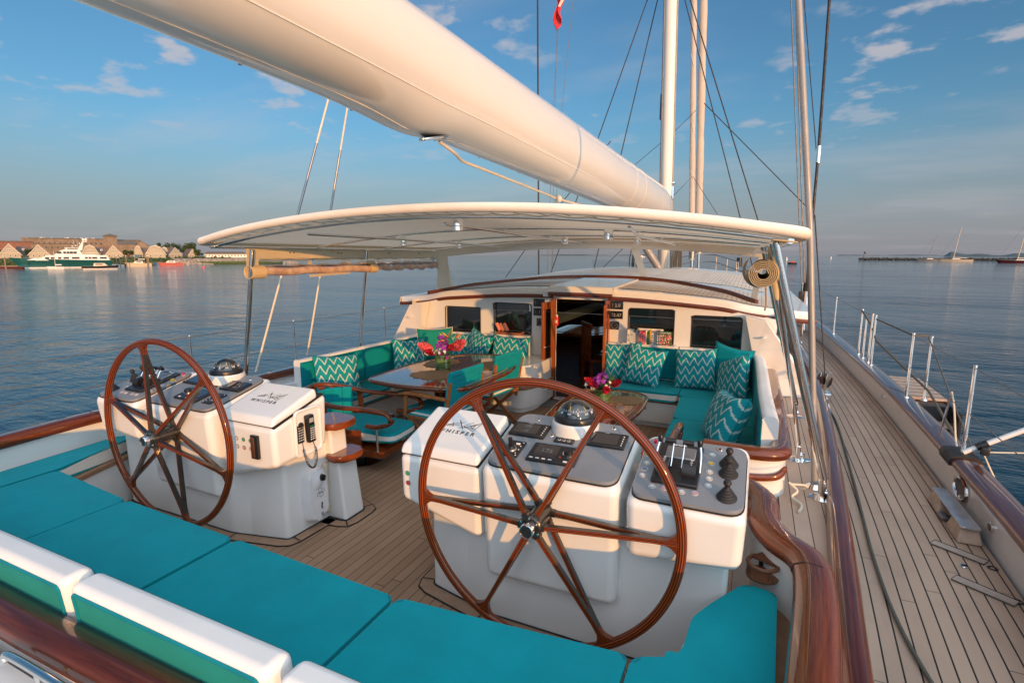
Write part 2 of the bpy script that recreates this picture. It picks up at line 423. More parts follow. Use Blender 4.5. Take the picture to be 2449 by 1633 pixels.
    def lathe(s, prof, c=(0, 0, 0), seg=20, mi=0, Mx=None):
        vs = []; fs = []; ms = []
        for (r, z) in prof:
            for j in range(seg):
                a = 2 * PI * j / seg; vs.append(Vector((r * math.cos(a), r * math.sin(a), z)))
        for i in range(len(prof) - 1):
            for j in range(seg):
                fs.append([i * seg + j, i * seg + (j + 1) % seg, (i + 1) * seg + (j + 1) % seg, (i + 1) * seg + j]); ms.append(mi[i] if isinstance(mi, list) else mi)
        vs = [(Mx @ v if Mx else v) + Vector(c) for v in vs]
        return s.add(vs, fs, ms)
    def surf(s, fn, nu, nv, mi=0, uvs=(1, 1), smooth=True):
        vs = [fn(i / nu, j / nv) for j in range(nv + 1) for i in range(nu + 1)]; fs = []; fu = []
        for j in range(nv):
            for i in range(nu):
                a = j * (nu + 1) + i; fs.append([a, a + 1, a + nu + 2, a + nu + 1])
                fu.append([(x / nu * uvs[0], y / nv * uvs[1]) for x, y in ((i, j), (i + 1, j), (i + 1, j + 1), (i, j + 1))])
        return s.add(vs, fs, mi, fu, smooth)
    def quad(s, a, b, c, d, mi=0, uv=None): return s.add([a, b, c, d], [[0, 1, 2, 3]], mi, None if uv is None else [uv], False)
    def flat(s, poly, z, mi=0): return s.add([(p[0], p[1], z) for p in poly], [list(range(len(poly)))], mi, smooth=False)
    def text(s, body, Mx, size, mi=0, bold=0.0, sp=1.0, depth=.0006, align='CENTER'):
        c = bpy.data.curves.new('t', 'FONT'); c.body = body; c.size = size; c.align_x = align; c.align_y = 'CENTER'; c.space_character = sp
        c.extrude = depth; c.offset = bold; c.resolution_u = 3
        o = bpy.data.objects.new('t', c); C.objects.link(o)
        dg = bpy.context.evaluated_depsgraph_get(); me = bpy.data.meshes.new_from_object(o.evaluated_get(dg))
        s.add([Mx @ v.co for v in me.vertices], [list(p.vertices) for p in me.polygons], mi, smooth=False)
        bpy.data.objects.remove(o); bpy.data.curves.remove(c); bpy.data.meshes.remove(me); return s
    def obj(s, name, mats, parent=None, sharp=38, label=None, wn_=True):
        me = bpy.data.meshes.new(name); off = Vector((0, 0, 0)); p = parent
        while p is not None: off += p.location; p = p.parent
        me.from_pydata([(v[0] - off.x, v[1] - off.y, v[2] - off.z) for v in s.v], [], s.f)
        for mm in (mats if isinstance(mats, (list, tuple)) else [mats]): me.materials.append(M[mm])
        me.polygons.foreach_set('material_index', s.mi); me.polygons.foreach_set('use_smooth', s.sm)
        ul = me.uv_layers.new(name='UVMap'); fl = []
        for q in s.uv:
            for a in q: fl += [a[0], a[1]]
        ul.data.foreach_set('uv', fl)
        me.validate(); me.update()
        if sharp: me.set_sharp_from_angle(angle=R(sharp))
        o = bpy.data.objects.new(name, me); C.objects.link(o)
        if parent is not None: o.parent = parent
        if label: o['label'] = label
        if wn_ and len(s.f) < 20000:
            w = o.modifiers.new('wn', 'WEIGHTED_NORMAL'); w.keep_sharp = True; w.weight = 80
        return o
def thing(name, label, cat, loc=(0, 0, 0), group=None, rz=0):
    o = bpy.data.objects.new(name, None); C.objects.link(o); o.location = loc; o.rotation_euler = (0, 0, rz); o.empty_display_size = .1
    return tag(o, label, cat, group)
def tag(o, label, cat, group=None):
    o['label'] = label; o['category'] = cat
    if group: o['group'] = group
    return o
def struct(o): o['kind'] = 'structure'; return o
def copy_tree(o, parent=None):
    c = o.copy(); C.objects.link(c)
    if parent is not None: c.parent = parent
    for ch in list(o.children): copy_tree(ch, c)
    return c
def dup(o, label, loc=None, rz=None):
    c = copy_tree(o); c['label'] = label
    if loc is not None: c.location = loc
    if rz is not None: c.rotation_euler = (0, 0, rz)
    return c
def cat(pts, n=8, closed=False):     # Catmull-Rom through points of any dimension
    P = [Vector(p) for p in pts]; out = []; m = len(P)
    for i in range(m if closed else m - 1):
        p1 = P[i]; p2 = P[(i + 1) % m]
        p0 = P[i - 1] if (i or closed) else p1 * 2 - p2
        p3 = P[(i + 2) % m] if (i + 2 < m or closed) else p2 * 2 - p1
        for k in range(n):
            t = k / n
            out.append(((p1 * 2) + (p2 - p0) * t + (p0 * 2 - p1 * 5 + p2 * 4 - p3) * t * t + (p1 * 3 - p0 - p2 * 3 + p3) * t ** 3) * .5)
    if not closed: out.append(P[-1])
    return out
def rrect(w, h, r, n=4, cx=0, cy=0):
    out = []
    for sx, sy, a0 in ((1, 1, 0), (-1, 1, 90), (-1, -1, 180), (1, -1, 270)):
        for k in range(n + 1):
            a = R(a0 + 90 * k / n); out.append((cx + sx * (w / 2 - r) + r * math.cos(a), cy + sy * (h / 2 - r) + r * math.sin(a)))
    return out
def roundpoly(poly, r, n=4):
    out = []; m = len(poly)
    for i in range(m):
        p = Vector(poly[i][:2]); a = Vector(poly[i - 1][:2]); b = Vector(poly[(i + 1) % m][:2])
        rr = poly[i][2] if len(poly[i]) > 2 else r
        rr = min(rr, (a - p).length * .45, (b - p).length * .45)
        q0 = p + (a - p).normalized() * rr; q1 = p + (b - p).normalized() * rr
        for k in range(n + 1):
            t = k / n; out.append(tuple(q0 * (1 - t) ** 2 + p * 2 * t * (1 - t) + q1 * t * t))
    return out
def offs(poly, d):
    m = len(poly); a = sum(poly[i][0] * poly[(i + 1) % m][1] - poly[(i + 1) % m][0] * poly[i][1] for i in range(m)); sg = 1 if a > 0 else -1; out = []
    for i in range(m):
        p = Vector(poly[i][:2]); e1 = (p - Vector(poly[i - 1][:2])); e2 = (Vector(poly[(i + 1) % m][:2]) - p)
        if e1.length < 1e-7 or e2.length < 1e-7: out.append(tuple(p)); continue
        e1.normalize(); e2.normalize()
        n1 = Vector((e1.y, -e1.x)) * sg; n2 = Vector((e2.y, -e2.x)) * sg; nn = (n1 + n2)
        if nn.length < 1e-6: nn = n1
        nn.normalize(); c = max(.4, nn.dot(n1)); out.append(tuple(p + nn * d / c))
    return out
def frame(pos, nrm, upd):          # matrix: local X right, Y up, Z out of the face
    z = Vector(nrm).normalized(); y = Vector(upd); y = (y - z * y.dot(z)).normalized(); x = y.cross(z)
    Mx = Matrix((x, y, z)).transposed().to_4x4(); Mx.translation = Vector(pos); return Mx
# ================================================================ SETTING: water, decks, hull
g = G(); g.quad((-16000, -9000, -1.7), (16000, -9000, -1.7), (16000, 26000, -1.7), (-16000, 26000, -1.7)); struct(g.obj('water', 'sea water', sharp=0, wn_=False))
def cap_x(y):      # centre of the bulwark cap rail
    T = [(-7, 2.0), (-4, 2.75), (-1, 3.2), (1, 3.42), (3.4, 3.60), (5, 3.635), (7, 3.655), (9.5, 3.60), (12, 3.46), (16, 2.95), (20, 2.1), (24, .95), (26.4, .12)]
    for i in range(len(T) - 1):
        if y <= T[i + 1][0]:
            a, b = T[i], T[i + 1]; t = (y - a[0]) / (b[0] - a[0]); t = max(0, t); return a[1] + (b[1] - a[1]) * t
    return .1
def mah_x(y):      # varnished rail along the raised cockpit deck
    T = [(-6, 2.28), (-1, 2.50), (1.3, 2.53), (2.15, 2.595), (2.75, 2.655), (4.2, 2.765), (6.2, 2.885), (8.3, 2.95), (12, 2.86), (14, 2.5)]
    for i in range(len(T) - 1):
        if y <= T[i + 1][0]:
            a, b = T[i], T[i + 1]; t = max(0, (y - a[0]) / (b[0] - a[0])); return a[1] + (b[1] - a[1]) * t
    return 2.5
def smooth_fn(fn, ys):
    out = [fn(y) for y in ys]
    for _ in range(6): out = [out[0]] + [(out[i - 1] + 2 * out[i] + out[i + 1]) / 4 for i in range(1, len(out) - 1)] + [out[-1]]
    return out
def sheer(y): return .75 * max(0, (y - 9) / 16) ** 1.6
YS = [-7 + .35 * i for i in range(96)]; CX = smooth_fn(cap_x, YS); MX = smooth_fn(mah_x, YS)
def ip(arr, y):
    i = min(max((y + 7) / .35, 0), 94.999); k = int(i); return arr[k] + (arr[k + 1] - arr[k]) * (i - k)
capx = lambda y: ip(CX, y); mahx = lambda y: ip(MX, y)
# cockpit sole
g = G(); g.quad((-2.35, .85, 0), (2.35, .85, 0), (2.35, 6.5, 0), (-2.35, 6.5, 0), uv=[(-2.35, .85), (2.35, .85), (2.35, 6.5), (-2.35, 6.5)]); struct(g.obj('cockpit_floor', 'teak floor', sharp=0, wn_=False))
# side decks, planks follow the curve of the hull
for s in (1, -1):
    g = G(); ys = [-6.8 + .3 * i for i in range(110)]
    for a, b in zip(ys, ys[1:]):
        if b > 26: break
        zi = [capx(a) - .05, capx(b) - .05]; n = 6
        xa = (mahx(a) - .15 if a < 13.5 else 0.0); xb = (mahx(b) - .15 if b < 13.5 else 0.0)
        xa = min(xa, zi[0]); xb = min(xb, zi[1])
        q = [(s * xa, a, .15 + sheer(a)), (s * zi[0], a, .15 + sheer(a)), (s * zi[1], b, .15 + sheer(b)), (s * xb, b, .15 + sheer(b))]
        u = [(3.6 - (zi[0] - xa), a), (3.6, a), (3.6, b), (3.6 - (zi[1] - xb), b)]
        g.quad(*q, uv=u)
    struct(g.obj('side_deck', 'teak deck', sharp=0, wn_=False))
    g = G()
    for a, b in zip(ys, ys[1:]):
        if b > 6.6 : break
        xi = 2.40 if a > .75 else 2.40
        g.quad((s * xi, a, .37), (s * mahx(a), a, .37), (s * mahx(b), b, .37), (s * xi, b, .37), uv=[(xi, a), (mahx(a), a), (mahx(b), b), (xi, b)])
    # riser down to the side deck
    for a, b in zip(ys, ys[1:]):
        if b > 13.5: break
        g.quad((s * (mahx(a) + .0), a, .13), (s * mahx(b), b, .13), (s * mahx(b), b, .40), (s * mahx(a), a, .40), mi=1)
    struct(g.obj('coaming_deck', ['teak deck wide', 'gelcoat matt'], sharp=0, wn_=False))
# aft deck behind the cockpit
g = G(); g.prism(roundpoly([(-2.42, -6.5), (2.42, -6.5), (2.42, .70), (-2.42, .70)], .05), .30, .585, .02); struct(g.obj('aft_deck', 'gelcoat matt'))
# hull
g = G(); prof = [(0.0, .12), (.05, -.3), (-.02, -.9), (-.30, -1.9)]
for s in (1, -1):
    for a, b in zip(YS, YS[1:]):
        for (o1, z1), (o2, z2) in zip(prof, prof[1:]):
            A, B = capx(a) + .06, capx(b) + .06
            ha, hb = sheer(a), sheer(b); k1, k2 = (z1 > -1), (z2 > -1)
            g.add([(s * max(.02, A + o1), a, z1 + ha * k1), (s * max(.02, B + o1), b, z1 + hb * k1), (s * max(.02, B + o2), b, z2 + hb * k2), (s * max(.02, A + o2), a, z2 + ha * k2)], [[0, 1, 2, 3]])
g.quad((-capx(-7) - .1, -7, -1.9), (capx(-7) + .1, -7, -1.9), (capx(-7) + .1, -7, .15), (-capx(-7) - .1, -7, .15))
struct(g.obj('hull', 'hull navy', sharp=0, wn_=False))
# bulwarks with varnished cap
for s, nm in ((1, 'starboard'), (-1, 'port')):
    t = thing('bulwark', 'white bulwark with varnished cap rail on the far %s of the deck' % ('right' if s > 0 else 'left'), 'bulwark', (s * 3.5, 5, .15), 'bulwarks along both sides of the hull')
    yy = [-6.8 + .25 * i for i in range(131)]
    dz_ = 0 if s > 0 else -.12
    path = [(s * capx(y), y, .15 + dz_ * (y < 12) + sheer(y)) for y in yy]
    g = G(); g.sweep([(-.035 , -.02), (.055, -.02), (.055, .25), (-.035, .25)], path if s > 0 else path); g.obj('bulwark_wall', 'gelcoat', t, sharp=50)
    g = G(); g.sweep([(.085, .0), (.09, .025), (.07, .048), (.03, .058), (-.03, .058), (-.07, .048), (-.09, .025), (-.085, .0)], [(p[0] + s * .01, p[1], .25 + p[2]) for p in path]); g.obj('cap_rail', 'varnish dark', t, sharp=60)
    if s > 0:
        for y0 in (4.75, 2.95):    # dark leather chafe sleeves on the cap
            g = G(); g.sweep([(.098, -.01), (.104, .03), (.08, .060), (.03, .070), (-.03, .070), (-.08, .060), (-.104, .03), (-.098, -.01)], [(capx(y) + .01, y, .402) for y in (y0 - .12, y0 - .04, y0 + .04, y0 + .12)]); g.obj('chafe_sleeve', 'black rubber', t)
        g = G()
        g.tube([(capx(4.48) - .045, 4.48 + .13 * math.cos(a), .285 + .07 * math.sin(a)) for a in [2 * PI * k / 20 for k in range(20)]], .014, 8, True)
        g.obj('fairlead', 'chrome', t)
        g = G(); g.box((capx(4.48) - .038, 4.48, .285), (.006, .22, .10), .002); g.obj('fairlead_opening', 'black plastic', t)
        for y0 in (3.9, 7.2): g = G(); g.cyl((capx(y0) - .05, y0, .28), (capx(y0) - .03, y0, .28), .028, seg=16); g.obj('scupper', 'steel', t)
# varnished rail on the coaming deck edge
for s in (1,):
    yy = [-6.5 + .25 * i for i in range(80)]
    g = G(); g.sweep([(.055, -.05), (.062, .0), (.05, .035), (.02, .052), (-.02, .052), (-.05, .035), (-.062, .0), (-.055, -.05)], [(s * mahx(y), y, .385) for y in yy])
    tag(g.obj('deck_edge_rail', 'varnish dark', sharp=60), 'long dark varnished rail between the right side deck and the raised cockpit deck', 'rail')
# thin margin boards and caulk lines on the cockpit sole round the consoles
def margin(name, poly, w=.085):
    g = G(); g.flat(offs(poly, w + .009), .003, 1); g.flat(offs(poly, w), .006, 0); g.flat(offs(poly, .012), .009, 1)
    for i in (0, len(poly) // 3, 2 * len(poly) // 3):
        p = Vector(poly[i]); q = Vector(offs(poly, w)[i]); t_ = (q - p).normalized(); nn = Vector((-t_.y, t_.x)) * .004
        g.quad((*(p + nn), .012), (*(q + nn), .012), (*(q - nn), .012), (*(p - nn), .012), 1)
    return struct(g.obj(name, ['teak margin', 'caulk'], sharp=0, wn_=False))
PL = [(.577, 2.365), (.87, 2.30), (1.0, 2.27), (2.15, 2.27), (2.15, 2.76), (.56, 2.76)]
for s in (1, -1): margin('floor_margin', roundpoly([(s * a, b) for a, b in PL], .03, 2))
margin('floor_margin', roundpoly([(-.62, 2.7), (-.40, 2.72), (-.40, 2.92), (-.62, 3.0)], .03, 2), .08)
# grey mat in front of the door
g = G(); g.prism(roundpoly([(-.38, 6.02), (.55, 6.02), (.55, 6.36), (-.38, 6.36)], .03), .004, .016, .004); tag(g.obj('door_mat', 'floor mat'), 'flat grey mat lying on the cockpit floor by the doorway', 'mat')

# ================================================================ COCKPIT COAMING (walls and varnished capping round the helm seats)
def coaming(s):
    t = thing('cockpit_coaming', 'white cockpit side wall with thick varnished capping %s' % ('beside the cup holder and right helm' if s > 0 else 'beside the left helm'), 'coaming', (s * 2.47, 1.8, .37), 'cockpit coamings')
    pts = cat([(2.325, .74), (2.39, 1.45), (2.455, 2.12), (2.435, 2.34), (2.34, 2.47), (2.285, 2.62), (2.275, 2.85), (2.20, 3.0)], 8)
    path = [(s * p[0], p[1], .60) for p in pts]
    if s < 0: path = path[::-1]
    g = G(); prof = [(.062, .015), (.076, .042), (.068, .074), (.032, .094), (-.032, .094), (-.068, .074), (-.076, .042), (-.062, .015)]
    g.sweep(prof, path); g.obj('capping', 'varnish', t, sharp=60)
    g = G(); g.sweep([(.04, -.60), (.04, .025), (-.04, .025), (-.04, -.60)], path); g.obj('wall', 'gelcoat', t, sharp=50)
    # dark seams between the capping lengths
    g = G(); y0 = 2.235
    g.sweep([(a * 1.012, b + .001) for a, b in prof], [(s * 2.4535, y0 - .003, .60), (s * 2.4545, y0 + .003, .60)] if s > 0 else [(s * 2.4545, y0 + .003, .60), (s * 2.4535, y0 - .003, .60)]); g.obj('capping_seam', 'caulk', t)
    # second, lower rail outside the first
    if s < 0: return t
    g = G(); g.sweep([(.03, 0), (.036, .03), (.02, .055), (-.02, .055), (-.036, .03), (-.03, 0)], [(s * (2.50 if y > 1 else 2.46), y, .40) for y in (-.6, 0, .8, 1.55, 1.78)], scale=[1, 1, 1, 1, .5]); g.obj('outer_rail', 'varnish', t, sharp=60)
    return t
coaming(1); coaming(-1)
t = thing('aft_coaming', 'wide dark varnished coaming running across the bottom left corner behind the seat backs', 'coaming', (0, .8, .58))
g = G(); g.sweep([(.065, .0), (.07, .03), (.055, .062), (.02, .078), (-.02, .078), (-.055, .062), (-.07, .03), (-.065, 0)], [(x * .35, .80 + .004 * abs(x) ** 1.4, .60) for x in range(-7, 8)]); g.obj('capping', 'varnish dark', t, sharp=60)
g = G(); g.sweep([(.05, -.6), (.05, .01), (-.05, .01), (-.05, -.6)], [(x * .35, .80, .60) for x in range(-7, 8)]); g.obj('wall', 'gelcoat', t)
g = G(); g.tube(cat([(.06, .685, .615), (.10, .69, .638), (.5, .69, .640), (1.2, .69, .640), (2.1, .69, .640)], 6), .0125, 12)
for x in (.25, 1.0, 1.9): g.cyl((x, .69, .585), (x, .69, .64), .010, seg=10)
tag(g.obj('grab_rail', 'steel'), 'polished steel tube rail on the white deck behind the varnished coaming', 'rail')
# settee coamings
def settee_coaming(s):
    t = thing('settee_coaming', 'white curved wall with varnished capping round the outside of the %s settee' % ('right' if s > 0 else 'left'), 'coaming', (s * 2.4, 4.8, .37), 'settee coamings')
    a = cat([(1.93, 3.60), (2.15, 3.59), (2.30, 3.60), (2.385, 3.66), (2.40, 3.80)], 6)[:-1] + [Vector((2.40, 3.80)), Vector((2.40, 4.6)), Vector((2.395, 5.4)), Vector((2.38, 6.25))]
    if s < 0: a = [p for p in a if p.x > 2.25]
    path = [(s * p[0], p[1], .60) for p in a]
    if s < 0: path = path[::-1]
    g = G(); g.sweep([(.055, .015), (.066, .04), (.058, .07), (.025, .085), (-.025, .085), (-.058, .07), (-.066, .04), (-.055, .015)], path); g.obj('capping', 'varnish', t, sharp=60)
    g = G(); g.sweep([(.040, -.60), (.035, .02), (-.035, .02), (-.040, -.60)], path); g.obj('wall', 'gelcoat', t, sharp=50)
    if s > 0:
        g = G(); g.tube(cat([(2.06, 3.545, .50), (2.14, 3.535, .495), (2.27, 3.54, .50), (2.38, 3.575, .515), (2.43, 3.66, .55)], 6), [.012] + [.024] * 22 + [.020, .012], 10, flat=.75)
        g.obj('wood_step', 'varnish block', t, label='short rounded varnished grip')
    return t
settee_coaming(1); settee_coaming(-1)
# narrow white post with wooden treads beside the port console
t = thing('step_post', 'white tapered post with two varnished treads between left console and armchair', 'post', (-.5, 2.83, 0))
g = G(); g.hexa([(-.60, 2.72, 0), (-.40, 2.72, 0), (-.40, 2.92, 0), (-.60, 3.0, 0), (-.62, 2.72, .47), (-.445, 2.72, .47), (-.445, 2.90, .47), (-.62, 2.98, .47)], .02)
g.hexa([(-.64, 2.72, .45), (-.495, 2.72, .45), (-.495, 2.88, .45), (-.64, 2.96, .45), (-.66, 2.72, .68), (-.51, 2.72, .68), (-.51, 2.88, .68), (-.66, 2.96, .68)], .02); g.obj('post_body', 'gelcoat', t)
for z, x0, x1 in ((.705, -.70, -.415), (.475, -.56, -.36)):
    g = G(); g.prism(roundpoly([(x0, 2.70), (x1 - .05, 2.68), (x1, 2.80), (x1 - .02, 2.93), (x0, 2.95)], .04), z - .028, z + .022, .018, 3); g.obj('tread', 'varnish block', t)

# ================================================================ HELM CONSOLES
PZ = lambda y: .895 + (y - 2.17) * .24
def slab(g, q, h0, h1, s, bev=.003, mi=0, seg=1):
    P = [(s * x, y, PZ(y) + h0) for x, y in q] + [(s * x, y, PZ(y) + h1) for x, y in q]
    return g.hexa(P, bev, seg, mi)
def pdisc(g, x, y, r, h0, h1, s, mi=0, seg=20, r2=None):
    n = Vector((0, -.24, 1)).normalized(); p = Vector((s * x, y, PZ(y))); g.tube([p + n * h0, p + n * h1], [r, r if r2 is None else r2], seg, mi=mi)
def console(s):
    side = 'right' if s > 0 else 'left'
    lab = ('white steering console on the right with levers and three rubber joysticks' if s > 0 else 'white steering console on the left with a telephone in its side niche')
    t = thing('helm_console', lab, 'console', (s * 1.4, 2.5, 0), 'steering consoles')
    g = G(); g.prism(roundpoly([(s * a, b) for a, b in PL], .03, 3), 0, .62, .012, 2); g.obj('pedestal', 'gelcoat', t, sharp=50)
    # locker with lid
    x0, x1 = .475, .965
    g = G(); g.hexa([(s * x0, 2.225, .575), (s * x1, 2.225, .44), (s * x1, 2.66, .44), (s * x0, 2.66, .60), (s * x0, 2.215, .832), (s * x1, 2.215, .832), (s * x1, 2.68, .955), (s * x0, 2.68, .955)], .035, 4); lk = g.obj('locker', 'gelcoat', t)
    g = G(); g.hexa([(s * (x0 + .01), 2.235, .826), (s * (x1 - .01), 2.235, .826), (s * (x1 - .01), 2.66, .95), (s * (x0 + .01), 2.66, .95), (s * (x0 + .01), 2.235, .842), (s * (x1 - .01), 2.235, .842), (s * (x1 - .01), 2.66, .962), (s * (x0 + .01), 2.66, .962)], .004, 1); g.obj('lid_seal', 'caulk', lk)
    g = G(); g.hexa([(s * x0, 2.212, .840), (s * x1, 2.212, .840), (s * x1, 2.60, .948), (s * x0, 2.60, .948), (s * (x0 + .012), 2.24, .895), (s * (x1 - .012), 2.24, .895), (s * (x1 - .012), 2.595, 1.012), (s * (x0 + .012), 2.595, 1.012)], .02, 4); lid = g.obj('lid', 'gelcoat', t)
    # ship's name and line drawing on the lid
    sl_ = (1.012 - .895) / .355; mid = s * (.735 if s > 0 else .745)
    Mx = frame((mid, 2.385, .895 + (2.385 - 2.24) * sl_ + .0012), (0, -sl_, 1), (0, 1, sl_))
    g = G(); g.text('WHISPER', Mx, .040, bold=.0006, sp=1.55)
    def ln(a, b, w=.0016):
        a = Vector((*a, 0)); b = Vector((*b, 0)); n = (b - a).normalized(); n = Vector((-n.y, n.x, 0)) * w
        g.quad(*[Mx @ (q + Vector((0, .058, 0))) for q in (a + n, a - n, b - n, b + n)])
    ln((-.105, -.012), (.005, .036)); ln((-.030, .050), (.022, -.022), .0026); ln((-.005, -.02), (.060, .046)); ln((-.085, -.004), (-.012, .008)); ln((-.062, .022), (-.045, -.010), .0022); ln((-.105, -.012), (-.04, -.008))
    ln((.022, -.012), (.112, .052)); ln((.112, .052), (.092, -.030)); ln((.092, -.030), (.022, -.004)); ln((.055, .008), (.082, .022)); ln((.082, .022), (.078, -.008)); ln((.078, -.008), (.055, .008)); ln((.065, .022), (.10, .030)); ln((.018, .0), (.092, -.012))
    g.obj('name_lettering', 'lettering', lid)
    # centre pod and instrument panel
    g = G(); g.hexa([(s * 1.005, 2.20, .27), (s * 1.68, 2.20, .28), (s * 1.68, 2.72, .30), (s * 1.005, 2.72, .30), (s * 1.0, 2.16, PZ(2.16) - .012), (s * 1.69, 2.16, PZ(2.16) - .012), (s * 1.69, 2.70, PZ(2.70) - .012), (s * 1.0, 2.70, PZ(2.70) - .012)], .045, 5); g.obj('centre_pod', 'gelcoat', t)
    pl = roundpoly([(s * 1.022, 2.180, .06), (s * 1.668, 2.180, .07), (s * 1.668, 2.655, .07), (s * 1.022, 2.655, .07)], .05, 5)
    g = G(); g.prism(pl, -.012, .004, .0015, 1, zf=lambda x, y: PZ(y)); pan = g.obj('instrument_panel', 'panel grey', t)
    g = G(); g.prism(offs(pl, .004), -.016, -.010, 0, zf=lambda x, y: PZ(y)); g.obj('panel_gasket', 'caulk', pan)
    def inst(q, name, scr=None, digits='', mats=None, txt=None, keys='r'):
        g = G(); slab(g, q, .003, .018, s, .003)
        a, b, c, d = [Vector(p) for p in q]       # fl-back? order: back-left, back-right, front-right, front-left
        def at(u, v): return tuple((a * (1 - u) + b * u) * (1 - v) + (d * (1 - u) + c * u) * v)
        if scr:
            u0, v0, u1, v1 = scr; slab(g, [at(u0, v0), at(u1, v0), at(u1, v1), at(u0, v1)], .016, .0195, s, 0, 1)
            if digits:
                cx_, cy_ = at((u0 + u1) / 2, (v0 + v1) / 2); Mt = frame((s * cx_, cy_, PZ(cy_) + .0200), (0, -.24, 1), (0, 1, .24)); g.text(digits, Mt, .042, 2, bold=.0003)
        if txt:
            cx_, cy_ = at(.45, .055); Mt = frame((s * cx_, cy_, PZ(cy_) + .0185), (0, -.24, 1), (0, 1, .24)); g.text(txt, Mt, .011, 3)
        if keys == 'r':
            for k in range(5): cx_, cy_ = at(.91, .18 + .16 * k); pdisc(g, cx_, cy_, .0035, .017, .0195, s, 3, 8)
        if keys == 'b':
            for k in range(4): cx_, cy_ = at(.10 + .13 * k, .90); slab(g, [(cx_ - .009, cy_ + .003), (cx_ + .009, cy_ + .003), (cx_ + .009, cy_ - .003), (cx_ - .009, cy_ - .003)], .017, .0195, s, 0, 3)
            kx, ky = at(.80, .42); pdisc(g, kx, ky, .030, .017, .024, s, 4, 24); pdisc(g, kx, ky, .025, .02, .042, s, 0, 24, .022)
            kx, ky = at(.66, .66); pdisc(g, kx, ky, .004, .017, .020, s, 5, 8)
            kx, ky = at(.80, .90); slab(g, [(kx - .010, ky + .005), (kx + .010, ky + .005), (kx + .010, ky - .005), (kx - .010, ky - .005)], .017, .0195, s, 0, 3)
        return g.obj(name, ['black plastic', 'screen', 'seam grey', 'lettering white', 'chrome', 'red plastic'], pan)
    inst([(1.030, 2.541), (1.232, 2.543), (1.232, 2.425), (1.032, 2.425)], 'display', (.10, .15, .76, .88), '80\n-8', txt='-------')
    inst([(1.450, 2.552), (1.643, 2.556), (1.645, 2.437), (1.452, 2.433)], 'display', (.10, .15, .80, .88), txt='-------')
    inst([(1.209, 2.378), (1.452, 2.384), (1.458, 2.244), (1.211, 2.236)], 'autopilot_display', (.10, .10, .58, .80), '375', keys='b')
    g = G(); slab(g, [(1.072, 2.371), (1.163, 2.371), (1.163, 2.243), (1.076, 2.243)], .003, .014, s, .002)
    for px, py in ((1.082, 2.36), (1.153, 2.36), (1.153, 2.253), (1.15, 2.30), (1.145, 2.27), (1.148, 2.33)): pdisc(g, px, py, .0035, .013, .0155, s, 1, 8)
    pdisc(g, 1.110, 2.30, .030, .013, .020, s, 2, 20, .026); pdisc(g, 1.110, 2.30, .022, .02, .032, s, 0, 20, .014); pdisc(g, 1.110, 2.30, .008, .03, .075, s, 0, 12, .011)
    slab(g, [(1.118, 2.345), (1.140, 2.345), (1.140, 2.335), (1.118, 2.335)], .013, .020, s, .002, 1)
    g.obj('jog_lever', ['black plastic', 'lettering white', 'grey metal'], pan)
    g = G(); slab(g, [(1.288, 2.461), (1.391, 2.461), (1.391, 2.421), (1.288, 2.421)], .003, .011, s, .002)
    for px in (1.315, 1.340, 1.365): pdisc(g, px, 2.441, .0085, .010, .0125, s, 1, 14); pdisc(g, px, 2.441, .0062, .0126, .0132, s, 0, 14)
    g.obj('switch_strip', ['black plastic', 'white button'], pan)
    for px, py in ((1.134, 2.608), (1.259, 2.476), (1.423, 2.483), (1.552, 2.622)):
        g = G(); pdisc(g, px, py, .014, .003, .008, s, 0, 18, .012); pdisc(g, px, py, .006, .008, .010, s, 1, 10); g.obj('panel_screw', ['chrome', 'black plastic'], pan)
    # compass
    cx, cy = s * 1.352, 2.585; zb = PZ(2.46)
    g = G(); g.lathe([(0, zb - .05), (.124, zb - .05), (.126, zb + .060), (.118, zb + .073), (.10, zb + .075)], (cx, cy, 0), 40); cp = g.obj('compass', 'gelcoat', t, sharp=50)
    zr = zb + .074
    g = G(); g.lathe([(.095, zr), (.112, zr), (.113, zr + .022), (.104, zr + .032), (.09, zr + .033)], (cx, cy, 0), 40); g.obj('compass_ring', 'black plastic', cp, sharp=50)
    g = G(); rd = .098; zc = zr + .012
    g.lathe([(rd * math.cos(a), rd * math.sin(a)) for a in [R(5 + 85 * k / 12) for k in range(13)]], (cx, cy, zc), 36); g.obj('compass_dome', 'dark glass', cp)
    g = G()
    for k in range(72):
        a = 2 * PI * k / 72; el0, el1 = R(31), R(34 if k % 2 else 38); w = .0007
        q = []
        for e in (el0, el1):
            p = Vector((math.cos(a) * math.cos(e), math.sin(a) * math.cos(e), math.sin(e))) * (rd + .0006) + Vector((cx, cy, zc)); n = Vector((-math.sin(a), math.cos(a), 0)) * w; q += [p + n, p - n]
        g.quad(q[0], q[1], q[3], q[2])
    for k, tx in enumerate(('S', '210', 'W', '300', 'N', '30', 'E', '120', '150', '180', '60', '330')):
        a = R(-64 + k * 30); e = R(25)
        p = Vector((math.cos(a) * math.cos(e), math.sin(a) * math.cos(e), math.sin(e)))
        g.text(tx, frame(p * (rd + .0008) + Vector((cx, cy, zc)), p, (0, 0, 1)), .0135 if len(tx) > 1 else .022, bold=.0003)
    g.obj('compass_card', 'lettering white', cp, sharp=0, wn_=False)
    g = G()
    for a in (-64, -95, -33):
        for (e0, e1, w) in (((20, 44, .0011) if a == -64 else (36, 50, .0011)),):
            q = []
            for e in (R(e0), R(e1)):
                p = Vector((math.cos(R(a)) * math.cos(e), math.sin(R(a)) * math.cos(e), math.sin(e))) * (rd + .0010) + Vector((cx, cy, zc)); n = Vector((-math.sin(R(a)), math.cos(R(a)), 0)) * w; q += [p + n, p - n]
            g.quad(q[0], q[1], q[3], q[2])
